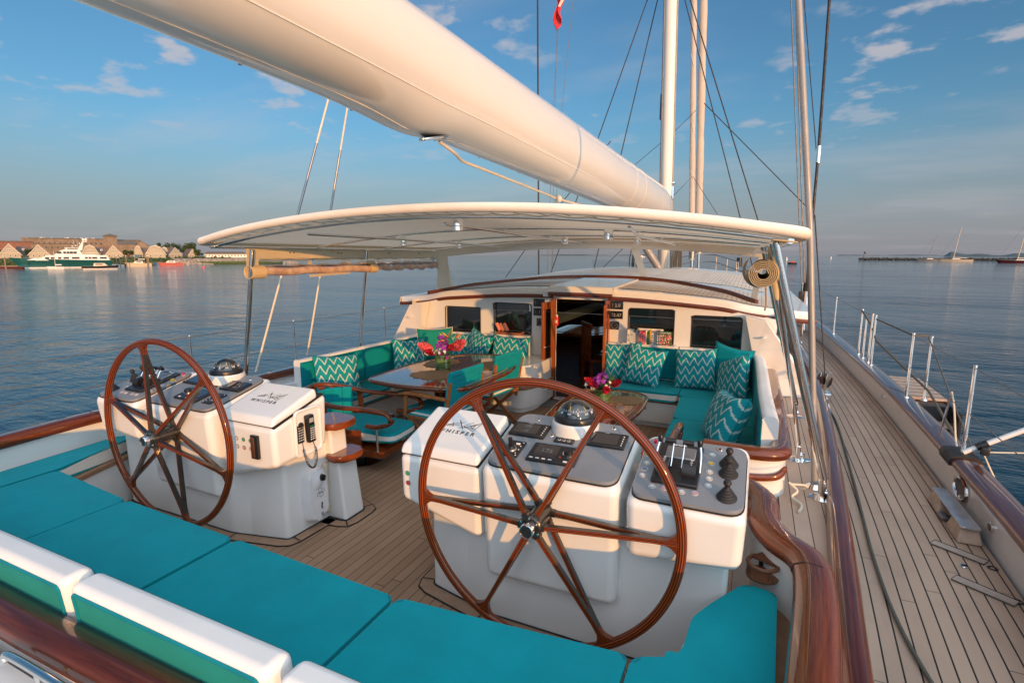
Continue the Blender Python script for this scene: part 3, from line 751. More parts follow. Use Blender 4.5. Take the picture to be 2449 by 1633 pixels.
    g.obj('lubber_line', 'lettering yellow', cp, sharp=0, wn_=False)
    # outer pod with engine levers and joysticks
    g = G(); g.hexa([(s * 1.728, 2.15, .585), (s * 2.195, 2.15, .625), (s * 2.195, 2.66, .62), (s * 1.728, 2.66, .60), (s * 1.722, 2.125, PZ(2.125) - .012), (s * 2.205, 2.125, PZ(2.125) - .012), (s * 2.205, 2.66, PZ(2.66) - .012), (s * 1.722, 2.66, PZ(2.66) - .012)], .045, 5); g.obj('outer_pod', 'gelcoat', t)
    pl = roundpoly([(s * 1.742, 2.142, .06), (s * 2.19, 2.142, .07), (s * 2.19, 2.60, .07), (s * 1.742, 2.60, .07)], .05, 5)
    g = G(); g.prism(pl, -.012, .004, .0015, 1, zf=lambda x, y: PZ(y)); cpn = g.obj('control_panel', 'panel grey', t)
    g = G(); g.prism(offs(pl, .004), -.016, -.010, 0, zf=lambda x, y: PZ(y)); g.obj('panel_gasket', 'caulk', cpn)
    g = G(); slab(g, [(1.807, 2.535), (2.003, 2.535), (2.005, 2.237), (1.811, 2.237)], .003, .022, s, .004)
    slab(g, [(1.842, 2.50), (1.975, 2.50), (1.975, 2.41), (1.842, 2.41)], .02, .030, s, .003, 1)
    for xa, xb in ((1.822, 1.874), (1.932, 1.990)):
        yc = 2.335; zc2 = PZ(yc) + .018
        g.tube([(s * xa, yc, zc2), (s * xb, yc, zc2)], .052, 28, mi=0)
        for k in range(9):
            a = R(60 + k * 13); p = Vector((s * (xb - .020), yc - .0524 * math.cos(a), zc2 + .0524 * math.sin(a))); g.box(p, (.012 if k % 2 else .006, .0022, .001), 0, (PI / 2 - a, 0, 0), 2)
    xm = s * 1.895; g.text('Maretron', frame((s * 1.895, 2.523, PZ(2.523) + .0225), (0, -.24, 1), (0, 1, .24)), .017, 2, bold=.0003)
    th = g.obj('throttle_box', ['black plastic', 'grey metal', 'lettering white'], cpn)
    for xk, kx in ((1.880, 1.868), (1.927, 1.935)):
        g = G(); a0 = V(s * xk, 2.335, PZ(2.335) + .03); b0 = V(s * xk, 2.425, PZ(2.335) + .118); g.tube([a0, b0], .0042, 10, mi=1)
        g.tube([b0 + V(s * (-.040 if xk < 1.9 else .040), 0, 0), b0 + V(s * (.008 if xk < 1.9 else -.008), 0, 0)], .013, 14, mi=0); g.obj('throttle_lever', ['black plastic', 'chrome'], cpn)
    for xk in (1.812, 2.004):
        g = G(); a0 = V(s * xk, 2.335, PZ(2.335) + .02); g.tube(cat([a0, a0 + V(0, .035, .06), a0 + V(s * (-.006 if xk > 1.9 else .006), .06, .095)], 4), .0055, 10, mi=1)
        g.lathe([(0, -.02), (.010, -.015), (.013, 0), (.009, .014), (0, .020)], a0 + V(s * (-.01 if xk > 1.9 else .01), .068, .112), 14, 0); g.obj('trim_lever', ['black plastic', 'chrome'], cpn)
    B = [(1.758, 2.442, 'yellow plastic', .016, .020), (1.769, 2.372, 'white button', .012, .006), (1.768, 2.326, 'blue button', .012, .006), (1.767, 2.278, 'white button', .012, .006), (1.821, 2.212, 'white button', .012, .006), (1.874, 2.214, 'pink button', .012, .006), (1.945, 2.211, 'white button', .012, .006), (1.997, 2.216, 'pink button', .012, .006),
         (2.042, 2.512, 'white button', .012, .006), (2.042, 2.442, 'yellow plastic', .012, .006), (2.042, 2.38, 'white button', .012, .006), (2.044, 2.331, 'white button', .012, .006), (2.045, 2.282, 'white button', .012, .006), (1.779, 2.540, 'red plastic', .010, .022)]
    for px, py, mt, r, h in B:
        g = G(); pdisc(g, px, py, r * 1.25, .003, .0065, s, 1, 18); pdisc(g, px, py, r * 1.02, .0065, .0068, s, 2, 18); pdisc(g, px, py, r * .85, .004, h + .003, s, 0, 18, r * .80); g.obj('push_button', [mt, 'white button', 'seam grey'], cpn)
    for px, py in ((1.838, 2.565), (2.072, 2.565)): g = G(); pdisc(g, px, py, .014, .003, .008, s, 0, 18, .012); pdisc(g, px, py, .006, .008, .010, s, 1, 10); g.obj('panel_screw', ['chrome', 'black plastic'], cpn)
    for px, py in ((2.117, 2.455), (2.119, 2.385), (2.122, 2.225)):
        g = G(); pr = []
        for k in range(5):
            r = .040 - .006 * k; z = .004 + .010 * k; pr += [(r, z), (r + .001, z + .004), (r - .005, z + .0085)]
        pr += [(.010, .056), (.008, .062), (.012, .066), (.0165, .078), (.012, .090), (0, .094)]
        n = Vector((0, -.24, 1)).normalized(); g.lathe(pr, (s * px, py, PZ(py)), 24, 0, Matrix.Rotation(math.asin(n.y) * -1, 4, 'X')); g.obj('joystick', 'black rubber', cpn)
    return t
con_r = console(1); con_l = console(-1)
lk_r = [c for c in con_r.children if c.name.startswith('locker')][0]; lk_l = [c for c in con_l.children if c.name.startswith('locker')][0]
def fdisc(par, x, y, z, r, mt, name='indicator_light'):
    g = G(); g.tube([(x, y, z), (x, y - .006, z)], [r, r * .9], 18); g.tube([(x, y + .004, z), (x, y - .003, z)], r * 1.25, 18, mi=1); g.obj(name, [mt, 'seam grey'], par)
fdisc(lk_r, .527, 2.219, .735, .011, 'green lamp'); fdisc(lk_r, .529, 2.219, .680, .011, 'red lamp')
for i, x in enumerate((-.810, -.748, -.686)):
    fdisc(lk_l, x, 2.219, .733, .011, ('white button', 'green lamp', 'green lamp')[i]); fdisc(lk_l, x, 2.219, .678, .011, ('white button', 'pink button', 'pink button')[i])
g = G(); g.box((-.632, 2.208, .703), (.062, .022, .155), .004); g.box((-.640, 2.196, .703), (.030, .004, .130), .001, mi=1)
for k in range(12): g.box((-.640, 2.193, .648 + k * .010), (.022, .003, .0028), 0, mi=0)
g.obj('speaker_grille', ['black plastic', 'interior dark'], lk_l)
# phone niche on the inner side of the left console
g = G(); xf = -.472
g.box((xf + .002, 2.487, .748), (.012, .215, .295), .004, mi=1); ring = rrect(.215, .30, .03, 4, 2.487, .748)
g.tube([(xf + .008, a, b) for a, b in ring], .010, 8, True, mi=0); g.obj('phone_niche', ['gelcoat', 'gelcoat matt'], lk_l)
t = thing('telephone', 'black corded telephone handset hanging in the left console niche', 'telephone', (-.455, 2.49, .60))
g = G(); g.hexa([(-.462, 2.455, .675), (-.462, 2.52, .675), (-.425, 2.52, .675), (-.425, 2.455, .675), (-.462, 2.445, .865), (-.462, 2.505, .865), (-.420, 2.505, .865), (-.420, 2.445, .865)], .012, 3)
g.box((-.4215, 2.477, .832), (.002, .036, .034), .002, (0, 0, 0), 1)
for i in range(3):
    for j in range(7): g.box((-.4215 - .0004 * j, 2.470 + i * .016, .790 - j * .015), (.0025, .009, .007), .001, mi=2 if j else 3)
g.obj('handset', ['black plastic', 'lcd digits', 'lettering white', 'green lamp'], t)
g = G(); g.box((-.463, 2.418, .745), (.010, .052, .12), .003)
for i in range(3):
    for j in range(6): g.box((-.457, 2.403 + i * .015, .79 - j * .017), (.002, .008, .006), 0, mi=1)
g.tube([(-.458, 2.418, .805), (-.448, 2.418, .812)], .017, 12, mi=0); g.obj('phone_keypad', ['black plastic', 'lettering white'], t)
cc = cat([(-.45, 2.418, .69), (-.44, 2.420, .62), (-.43, 2.435, .54), (-.42, 2.47, .505), (-.425, 2.505, .55), (-.435, 2.512, .62), (-.44, 2.495, .68)], 40); hel = []
for i, p in enumerate(cc):
    a = i * 1.15; k = 1 if 25 < i < len(cc) - 34 else .05; hel.append(p + V(math.cos(a) * .007 * k, math.sin(a) * .007 * k, 0))
g = G(); g.tube(hel, .0024, 5); g.obj('coiled_cord', 'black rubber', t)
# EPIRB and flare tube on the pedestal side
t = thing('distress_beacon', 'white moulded emergency beacon housing with black knob on the left console', 'beacon', (-.56, 2.58, .05))
out = [(2.50, .10), (2.515, .065), (2.555, .05), (2.63, .062), (2.665, .11), (2.672, .20), (2.668, .30), (2.660, .37), (2.640, .42), (2.600, .450), (2.55, .452), (2.505, .42), (2.492, .35), (2.488, .24), (2.492, .16)]
b = bmesh.new(); fr_ = cat([(0, a, z) for a, z in out], 4, True)
lo = [b.verts.new((-.572, p.y, p.z)) for p in fr_]; hi = [b.verts.new((-.572 + .075, (p.y - 2.58) * .86 + 2.58, (p.z - .25) * .93 + .25)) for p in fr_]
b.faces.new(hi); n = len(lo)
for i in range(n): b.faces.new([lo[i], lo[(i + 1) % n], hi[(i + 1) % n], hi[i]])
bmesh.ops.bevel(b, geom=[e for e in b.edges if e.verts[0].co.x > -.51 and e.verts[1].co.x > -.51], offset=.022, segments=4, profile=.6, affect='EDGES')
g = G(); g.bm(b); g.surf(lambda u, v: V(-.498 + .022 * math.sin(PI * u) * math.sin(PI * v), 2.52 + .11 * u, .29 + .14 * v), 8, 8); g.obj('housing', 'epirb white', t, sharp=60)
g = G(); g.tube([(-.49, 2.595, .375), (-.465, 2.595, .375)], [.024, .022], 20); g.box((-.462, 2.595, .375), (.012, .010, .042), .003, (R(20), 0, 0)); g.obj('knob', 'black plastic', t)
Fx = lambda y, z: frame((-.4955, y, z), (1, 0, 0), (0, 0, 1))
g = G(); g.text('ACR', Fx(2.592, .262), .020); g.text('EPIRB', frame((-.4955, 2.598, .165), (1, 0, 0), (0, -1, 0)), .020, bold=.0005)
cr = []
for k in range(16):
    a = 2 * PI * k / 16; r = .034 if k % 4 in (0, 1) else (.034 if k % 4 == 3 else .020); cr.append((-.4955, 2.592 + r * math.cos(a + .3), .262 + r * math.sin(a + .3)))
g.tube(cr, .0012, 4, True); g.tube([(-.4945, 2.595 + .028 * math.cos(a), .355 + .028 * math.sin(a) - .01) for a in [R(200 + 14 * k) for k in range(10)]], .0010, 4)
for k in range(5): g.box((-.4955, 2.598, .112 - k * .006), (.001, .022, .002), 0)
g.obj('beacon_marks', 'lettering', t, sharp=0, wn_=False)
g = G(); g.tube([(-.552, 2.700, .395), (-.552, 2.700, .09)], .020, 16); g.lathe([(.0, .0), (.026, .0), (.027, .035), (.022, .045), (0, .048)], (-.552, 2.700, .385), 18); g.tube([(-.552, 2.70, .12), (-.552, 2.70, .065)], .026, 18)
tag(g.obj('flare_tube', 'canvas white'), 'slim white capped tube standing beside the emergency beacon housing', 'tube')

# ================================================================ STEERING WHEELS
def wheel(s, a0):
    t = thing('steering_wheel', 'large varnished laminated steering wheel in front of the %s console' % ('right' if s > 0 else 'left'), 'steering wheel', (s * 1.34, 2.09, .717), 'steering wheels')
    o = V(s * 1.34, 2.09, .717); n = 128
    g = G(); g.tube([o + V(.631 * math.cos(2 * PI * k / n), 0, .631 * math.sin(2 * PI * k / n)) for k in range(n)], .0215, 20, True); g.obj('rim', 'laminated rim', t, sharp=0)
    for k in range(6):
        a = R(a0 + 60 * k); d = V(math.cos(a), 0, math.sin(a)); tn = V(-math.sin(a), 0, math.cos(a)); y = V(0, 1, 0)
        g = G(); hw = .0105
        out = [(.622, -.0165), (.52, -.019), (.30, -.050), (.055, -.088), (.055, -.062), (.30, -.026), (.455, -.0035), (.462, .0), (.455, .0035), (.30, .024), (.055, .055), (.055, .080), (.30, .048), (.52, .019), (.622, .0165)]
        L_ = [o + d * r + y * q + tn * hw for r, q in out]; R_ = [o + d * r + y * q - tn * hw for r, q in out]; m_ = len(out)
        g.add(L_, [list(range(m_))], 0, smooth=False); g.add(R_, [list(range(m_))[::-1]], 0, smooth=False)
        for i in range(m_):
            j = (i + 1) % m_; ln_ = (L_[j] - L_[i]).length
            g.add([L_[i], L_[j], R_[j], R_[i]], [[0, 1, 2, 3]], 1, [[(0, .0), (ln_, .0), (ln_, 2 * hw), (0, 2 * hw)]], False)
        # flared root where the spoke meets the rim
        for sg in (1, -1):
            st_ = []
            for q in range(9):
                u = q / 8; wd = hw + .048 * (u ** 2.6); rr = .545 + .075 * u; st_.append((rr, wd))
            for (r0, w0), (r1, w1) in zip(st_, st_[1:]):
                for dy in (1, -1):
                    P_ = [o + d * r0 + tn * sg * (hw - .001) + y * .015 * dy, o + d * r0 + tn * sg * w0 + y * .013 * dy, o + d * r1 + tn * sg * w1 + y * .013 * dy, o + d * r1 + tn * sg * (hw - .001) + y * .015 * dy]
                    g.add(P_, [[0, 1, 2, 3]], 1, [[(r0, 0), (r0, w0), (r1, w1 + r1 * .3), (r1, r1 * .3)]], True)
                P_ = [o + d * r0 + tn * sg * w0 - y * .013, o + d * r0 + tn * sg * w0 + y * .013, o + d * r1 + tn * sg * w1 + y * .013, o + d * r1 + tn * sg * w1 - y * .013]
                g.add(P_, [[0, 1, 2, 3]], 1, [[(r0, 0), (r0, .026), (r1, .026), (r1, 0)]], True)
        g.obj('spoke', ['wheel graphite', 'laminated spoke'], t, sharp=25, wn_=False)
    Rx = Matrix.Rotation(PI / 2, 4, 'X')     # local z -> -y
    g = G(); g.lathe([(0, -.10), (.040, -.10), (.043, -.05), (.043, .06), (.050, .065), (.052, .095), (.046, .100), (0, .100)], o, 36, 0, Rx)
    for k in range(6):
        a = R(a0 + 60 * k); g.box(o + V(math.cos(a) * .048, -.074, math.sin(a) * .048), (.030, .040, .032), .005, (0, -a, 0)); g.box(o + V(math.cos(a) * .048, .066, math.sin(a) * .048), (.026, .034, .030), .005, (0, -a, 0))
        g.cyl(o + V(math.cos(a + R(30)) * .045, -.098, math.sin(a + R(30)) * .045), o + V(math.cos(a + R(30)) * .045, -.106, math.sin(a + R(30)) * .045), .005, seg=8, mi=1)
    g.obj('hub', ['wheel graphite', 'chrome'], t)
    g = G(); g.lathe([(0, .10), (.026, .10), (.026, .112), (.033, .116), (.034, .138), (.031, .144), (.027, .145), (.0265, .141), (0, .141)], o, 32, [0, 0, 0, 0, 0, 0, 0, 1], Rx); g.obj('centre_cap', ['chrome', 'black plastic'], t)
    g = G(); g.lathe([(.035, -.095), (.056, -.095), (.058, -.112), (.050, -.118), (.048, -.135)], o, 32, 0, Rx); g.obj('shaft_collar', 'chrome', t)
wheel(1, 2); wheel(-1, 43)

# ================================================================ AFT HELM SEATS
def cushion(poly, z0, z1, name='seat_cushion', mats=('turquoise', 'white piping', 'turquoise piping'), bev=.022, puff=.006, parent=None, rad=.035):
    rp = roundpoly(poly, rad, 4)
    g = G(); g.prism(rp, z0, z1, bev, 4, 0, 1)
    ip_ = offs(rp, -.004); g.tube([(p[0], p[1], z1 - .006) for p in ip_], .0055, 6, True, mi=2)
    return g.obj(name, list(mats), parent, sharp=55)
ZS = .47
GS = 'turquoise seat cushions on the helm bench'
P0 = [((-2.02, .93), (-2.02, 1.775), (-1.135, 1.705), (-1.135, .93)), ((-1.125, .93), (-1.125, 1.705), (-.175, 1.675), (-.175, .93)), ((-.150, .93), (-.150, 1.675), (.865, 1.640), (.865, .93)), ((.885, .93), (.885, 1.640), (1.37, 1.680), (1.842, 1.725), (1.842, .93))]
LB = ['turquoise seat cushion in the bench corner at the far left', 'long turquoise seat cushion just below the left wheel', 'middle turquoise seat cushion with a pale gap on its left edge', 'large turquoise seat cushion under the right wheel']
for p, lb in zip(P0, LB): tag(cushion(p, ZS - .10, ZS), lb, 'cushion', GS)
tag(cushion([(1.855, .93), (1.855, 1.72), (1.99, 1.78), (2.018, 1.84), (2.03, 2.03), (2.09, 2.15), (2.215, 2.36), (2.345, 2.34), (2.32, 1.75), (2.255, .93)], ZS - .10, ZS), 'angled turquoise cushion below the cup holder at the right', 'cushion', GS)
tag(cushion([(-2.28, .93), (-2.36, 1.9), (-2.39, 2.38), (-2.27, 2.42), (-2.18, 2.18), (-2.05, 1.80), (-2.03, .93)], ZS - .10, ZS), 'narrow turquoise cushion along the left cockpit wall', 'cushion', GS)
t = thing('helm_bench', 'white moulded bench base under the turquoise helm seat cushions', 'bench', (0, 1.2, 0))
g = G(); g.prism(roundpoly([(-2.43, .86), (-2.43, 2.46), (-2.24, 2.46), (-2.08, 1.98), (-1.96, 1.66), (0, 1.58), (1.82, 1.60), (1.98, 1.74), (2.0, 2.05), (2.18, 2.32), (2.26, 2.42), (2.43, 2.42), (2.43, .86)], .05), 0, .335, .01); g.obj('base', 'gelcoat', t)
g = G(); g.prism(roundpoly([(-2.44, .86), (-2.44, 2.47), (-2.225, 2.47), (-2.065, 1.98), (-1.945, 1.675), (0, 1.60), (1.82, 1.62), (1.99, 1.73), (2.015, 2.04), (2.19, 2.31), (2.27, 2.43), (2.44, 2.43), (2.44, .86)], .05), .335, .366, .004); g.obj('teak_edge', 'teak trim', t)
for x0, x1, lb in ((-1.87, -.90, 'white backrest cushion with turquoise back at the far lower left'), (-.875, .085, 'white backrest cushion cut off by the left frame edge'), (.115, 1.055, 'long white backrest cushion with turquoise back in the lower left'), (1.088, 2.10, 'white backrest cushion entering at the bottom centre')):
    t = thing('back_cushion', lb, 'cushion', ((x0 + x1) / 2, .91, .46), 'white backrest cushions of the helm bench')
    g = G(); b = bmesh.new(); bmesh.ops.create_cube(b, size=1)
    for v in b.verts: v.co = V((x0 + x1) / 2 + v.co.x * (x1 - x0), .915 + v.co.y * .105 - (v.co.z) * .03, .630 + v.co.z * .34)
    for f in b.faces: f.material_index = 1 if abs(f.normal.y) > .9 else 0
    bmesh.ops.bevel(b, geom=b.edges[:], offset=.032, segments=4, profile=.5, affect='EDGES'); g.bm(b, None, None); g.obj('cushion_body', ['vinyl white', 'turquoise light'], t, sharp=55)
    g = G(); zc = .630
    for yo in (-.0535, .0535):
        rr_ = rrect(x1 - x0 - .060, .280, .012, 3, (x0 + x1) / 2, zc); g.tube([(a, .915 + yo - (z - zc) / .34 * .03, z) for a, z in rr_], .0065, 6, True)
    g.obj('piping', 'turquoise piping', t)
# cup holder
t = thing('cup_holder', 'dark wooden double ring cup holder fixed to the white coaming', 'cup holder', (2.30, 2.43, .50))
g = G()
for z in (.555, .50):
    if z > .52: g.tube([(2.285 + .062 * math.cos(a), 2.41 + .062 * math.sin(a), z) for a in [2 * PI * k / 28 for k in range(28)]], .009, 8, True)
    else: g.lathe([(0, z - .008), (.066, z - .008), (.068, z + .004), (.05, z + .006), (0, z + .003)], (2.285, 2.41, 0), 28)
for a in (200, 300, 60): g.cyl((2.285 + .062 * math.cos(R(a)), 2.41 + .062 * math.sin(R(a)), .50), (2.285 + .062 * math.cos(R(a)), 2.41 + .062 * math.sin(R(a)), .555), .007, seg=8)
g.prism([(2.24, 2.45), (2.30, 2.52), (2.40, 2.44), (2.345, 2.40)], .548, .562, .002); g.obj('ring_frame', 'interior dark', t)
g = G(); g.prism([(2.27, 2.49), (2.38, 2.44), (2.39, 2.45), (2.28, 2.50)], .48, .56, .002); g.obj('back_plate', 'black plastic', t)
# ================================================================ SETTEES
def settee_base(lab, poly, nm='settee', strip=True, g_='cockpit settees'):
    t = thing(nm, lab, 'settee', (poly[0][0], poly[0][1], 0), g_); rp = roundpoly(poly, .05, 4)
    g = G(); g.prism(offs(rp, -.04), .002, .059, 0, side=0); g.obj('kick_board', 'gelcoat matt', t)
    g = G(); g.prism(rp, .06, .285, 0); g.obj('base', 'gelcoat', t, sharp=50)
    g = G(); g.prism(offs(rp, .006), .286, .318, 0); g.obj('teak_edge', 'teak trim', t)
    return t
st_r = settee_base('white L-shaped settee base under turquoise cushions on the right side', [(.60, 5.80, .05), (1.50, 5.80, .12), (1.60, 5.62, .12), (1.66, 3.66, .05), (2.34, 3.66), (2.34, 6.43), (.60, 6.43)])
st_l = settee_base('white settee base curving round the big table on the left side', [(-2.34, 3.62), (-1.60, 3.62, .05), (-1.55, 5.20, .3), (-1.25, 5.72, .3), (-.75, 5.66, .3), (-.28, 5.62, .16), (-.17, 5.95, .1), (-.17, 6.43), (-2.34, 6.43)])
g = G(); g.prism(roundpoly([(-.62, 5.78, .15), (-.30, 5.66, .2), (-.19, 5.90, .1), (-.19, 6.43), (-.62, 6.43)], .05, 5), .30, .58, .02, 3); g.obj('end_cabinet', 'gelcoat', st_l, sharp=50)
g = G(); g.prism([(-2.33, 3.70), (-2.09, 3.70), (-2.07, 5.9), (-2.0, 6.42), (-2.33, 6.42)], .30, .60, .01, 2); g.obj('back_ledge', 'gelcoat', st_l, sharp=50)
g = G(); g.prism(roundpoly([(-2.36, 3.50, .08), (-1.70, 3.50, .1), (-1.62, 3.70), (-2.36, 3.78)], .05, 5), .0, .44, .02, 3); g.obj('end_cabinet', 'gelcoat', st_l, sharp=50)
g = G(); g.box((-.17, 6.15, .22), (.012, .05, .04), .003); g.cyl((-.165, 6.15, .20), (-.15, 6.15, .20), .012); g.obj('locker_latch', 'steel', st_l)
g = G(); g.box((1.13, 5.799, .215), (.045, .004, .045), .001); g.box((1.115, 5.796, .215), (.006, .003, .025), 0, mi=1); g.box((1.135, 5.796, .215), (.006, .003, .030), 0, mi=1); g.obj('safety_sticker', ['red plastic', 'lettering white'], st_r)
ZC = .42; GC = 'turquoise seat cushions of the cockpit settees'
for poly, lb in (([(.68, 5.74), (1.49, 5.74), (1.49, 6.36), (.66, 6.36)], 'turquoise seat cushion by the doorway on the right settee'),
                 ([(1.50, 5.70), (2.28, 5.70), (2.28, 6.36), (1.50, 6.36)], 'turquoise corner seat cushion of the right settee'),
                 ([(1.56, 4.88), (2.28, 4.88), (2.28, 5.69), (1.53, 5.69)], 'turquoise seat cushion in the middle of the right settee side'),
                 ([(1.59, 3.70), (2.28, 3.70), (2.28, 4.87), (1.56, 4.87)], 'turquoise seat cushion at the near end of the right settee'),
                 ([(-2.08, 3.68), (-1.57, 3.68), (-1.52, 4.73), (-2.08, 4.73)], 'turquoise seat cushion under the first cushion of the left settee'),
                 ([(-2.06, 4.74), (-1.52, 4.74), (-1.50, 5.3), (-1.30, 5.68), (-2.05, 6.0)], 'turquoise seat cushion behind the big table on the left'),
                 ([(-2.04, 6.01), (-1.30, 5.70), (-1.1, 5.72), (-1.1, 6.36), (-2.0, 6.36)], 'turquoise corner seat cushion of the left settee'),
                 ([(-1.09, 5.72), (-.64, 5.62), (-.40, 5.72), (-.34, 5.95), (-.34, 6.36), (-1.09, 6.36)], 'rounded turquoise seat cushion at the doorway end of the left settee')):
    tag(cushion(poly, ZC - .10, ZC, rad=.05), lb, 'cushion', GC)
def backrest(pts, lab, z0=.42, z1=.835, th=.105, side=1, inner='turquoise'):
    t = thing('back_cushion', lab, 'cushion', (pts[0][0], pts[0][1], z0), 'settee back cushions')
    path = [(p[0], p[1], z0) for p in cat([(a, b, 0) for a, b in pts], 8)]
    hh_ = z1 - z0; w = th / 2; pr = rrect(th, hh_, .035, 4, 0, hh_ / 2); mi = []
    for i in range(len(pr)):
        a = pr[i]; b_ = pr[(i + 1) % len(pr)]; mx = (a[0] + b_[0]) / 2 * side
        mi.append(1 if mx > w * .93 else 0)
    g = G(); g.sweep(pr, path, mi=mi); g.obj('cushion_body', ['vinyl white', inner], t, sharp=60)
    g = G(); P = [Vector(p) for p in path]
    tp = []
    for i in range(len(P)):
        tt = (P[min(i + 1, len(P) - 1)] - P[max(i - 1, 0)]).normalized(); sd_ = tt.cross(V(0, 0, 1)).normalized(); tp.append(P[i] + sd_ * side * (w + .001) + V(0, 0, hh_ - .032))
    lo_ = [p - V(0, 0, hh_ - .07) for p in tp]; g.tube(tp + lo_[::-1], .0055, 6, True); g.obj('piping', 'turquoise piping', t)
    return t
backrest([(.56, 6.39), (1.0, 6.385), (1.40, 6.385)], 'turquoise back cushion under the magazines on the right settee')
backrest([(1.415, 6.385), (1.8, 6.385), (2.05, 6.385), (2.20, 6.34)], 'turquoise back cushion under the far right window')
backrest([(2.24, 6.28), (2.27, 6.0), (2.285, 5.4), (2.30, 4.5), (2.325, 3.80)], 'long white backed cushion along the right side of the settee')
backrest([(-2.06, 3.90), (-2.03, 4.3), (-2.01, 4.80)], 'green lit back cushion at the near end of the left settee', side=1)
backrest([(-2.009, 4.815), (-1.99, 5.3), (-1.99, 5.85), (-1.93, 6.15), (-1.73, 6.33), (-1.35, 6.375)], 'turquoise back cushion curving round the corner of the left settee')
backrest([(-1.335, 6.375), (-.95, 6.38), (-.50, 6.375)], 'turquoise back cushion with white rounded end beside the doorway')

# ================================================================ SCATTER CUSHIONS
def pillow(loc, lab, rz=0, tilt=15, roll=0, w=.46, h=.46, mats=('chevron', 'chevron'), th=.075, pipe=None, flip=False, squash=1.0):
    t = bpy.data.objects.new('scatter_cushion', None)
    bpy.data.objects.remove(t)
    Mx = Matrix.Translation(loc) @ Matrix.Rotation(R(rz), 4, 'Z') @ Matrix.Rotation(R(-tilt), 4, 'X') @ Matrix.Rotation(R(roll), 4, 'Y')
    rs = random.Random(lab)
    w1, w2, w3 = rs.uniform(-1, 1), rs.uniform(-1, 1), rs.uniform(-1, 1)
    def pt(u, v, sg):
        x = u * 2 - 1; y = v * 2 - 1
        ex = 1 - .07 * (1 - y * y) ; ey = 1 - .07 * (1 - x * x)
        X = x * w / 2 * (1 - .09 * (1 - abs(y) ** 2.0) * abs(x) ** 6); Y = y * h / 2 * (1 - .09 * (1 - abs(x) ** 2.0) * abs(y) ** 6)
        T = th * ((max(0, 1 - x ** 4) * max(0, 1 - y ** 4)) ** .55)
        wr = .010 * math.sin(5 * x + 3 * y * w1 + w2 * 3) * (1 - x * x) * (1 - y * y) + .006 * math.sin(9 * y + 4 * x * w3) * (1 - x * x)
        if y > .75: Y -= .012 * (1 - x * x) * (y - .75) * 4 * (1 + w3)
        return Mx @ V(X, sg * (T + wr * .6) + .02 * w1 * x * y + .015 * w2 * (x * x - .3), Y)
    g = G(); N = 22
    g.surf(lambda u, v: pt(u, v, -1), N, N, 0); g.surf(lambda u, v: pt(1 - u, v, 1), N, N, 1)
    o = g.obj('scatter_cushion', list(mats), sharp=0, wn_=False)
    tag(o, lab, 'pillow', 'scatter cushions on the settees')
    ring = [pt(i / 20, 0, 0) for i in range(20)] + [pt(1, i / 20, 0) for i in range(20)] + [pt(1 - i / 20, 1, 0) for i in range(20)] + [pt(0, 1 - i / 20, 0) for i in range(20)]
    g = G(); g.tube(ring, .006 if pipe else .004, 6, True); g.obj('piping', pipe or 'turquoise piping', o)
    return o
pillow((.78, 6.22, .64), 'chevron cushion beside the right door, half hidden by its neighbour', rz=6, tilt=16, roll=-4)
pillow((1.06, 6.06, .635), 'chevron cushion leaning in front of the first on the right settee', rz=-8, tilt=20, roll=7)
pillow((1.62, 6.12, .64), 'upright chevron cushion in the middle of the right settee', rz=-6, tilt=18, roll=-5)
pillow((1.97, 6.18, .69), 'plain turquoise cushion in the corner of the right settee', rz=-28, tilt=14, roll=6, mats=('turquoise', 'turquoise'), pipe='turquoise piping')
pillow((2.02, 5.78, .64), 'chevron cushion turned sideways in the right settee corner', rz=-58, tilt=16, roll=-22, w=.48)
pillow((2.02, 4.42, .60), 'fat chevron cushion at the near end of the right settee', rz=-75, tilt=22, roll=-8, w=.58, h=.46, th=.11)
pillow((-1.79, 4.18, .625), 'large chevron cushion at the near end of the left settee', rz=66, tilt=18, roll=4, w=.50, h=.48)
pillow((-1.70, 5.35, .65), 'chevron cushion left of the big flower vase', rz=62, tilt=16, roll=4, w=.46)
pillow((-1.73, 5.98, .70), 'plain turquoise cushion with white piping behind the flowers', rz=40, tilt=10, roll=0, w=.50, mats=('turquoise light', 'turquoise'), pipe='white piping')
pillow((-1.40, 6.18, .63), 'chevron cushion low behind the right side of the flowers', rz=12, tilt=14, roll=-3)
pillow((-1.14, 6.10, .68), 'chevron cushion tilted on its corner in the left settee', rz=-22, tilt=14, roll=14, w=.42)
pillow((-.70, 6.16, .635), 'wide chevron cushion at the doorway end of the left settee', rz=4, tilt=16, roll=2, w=.52)

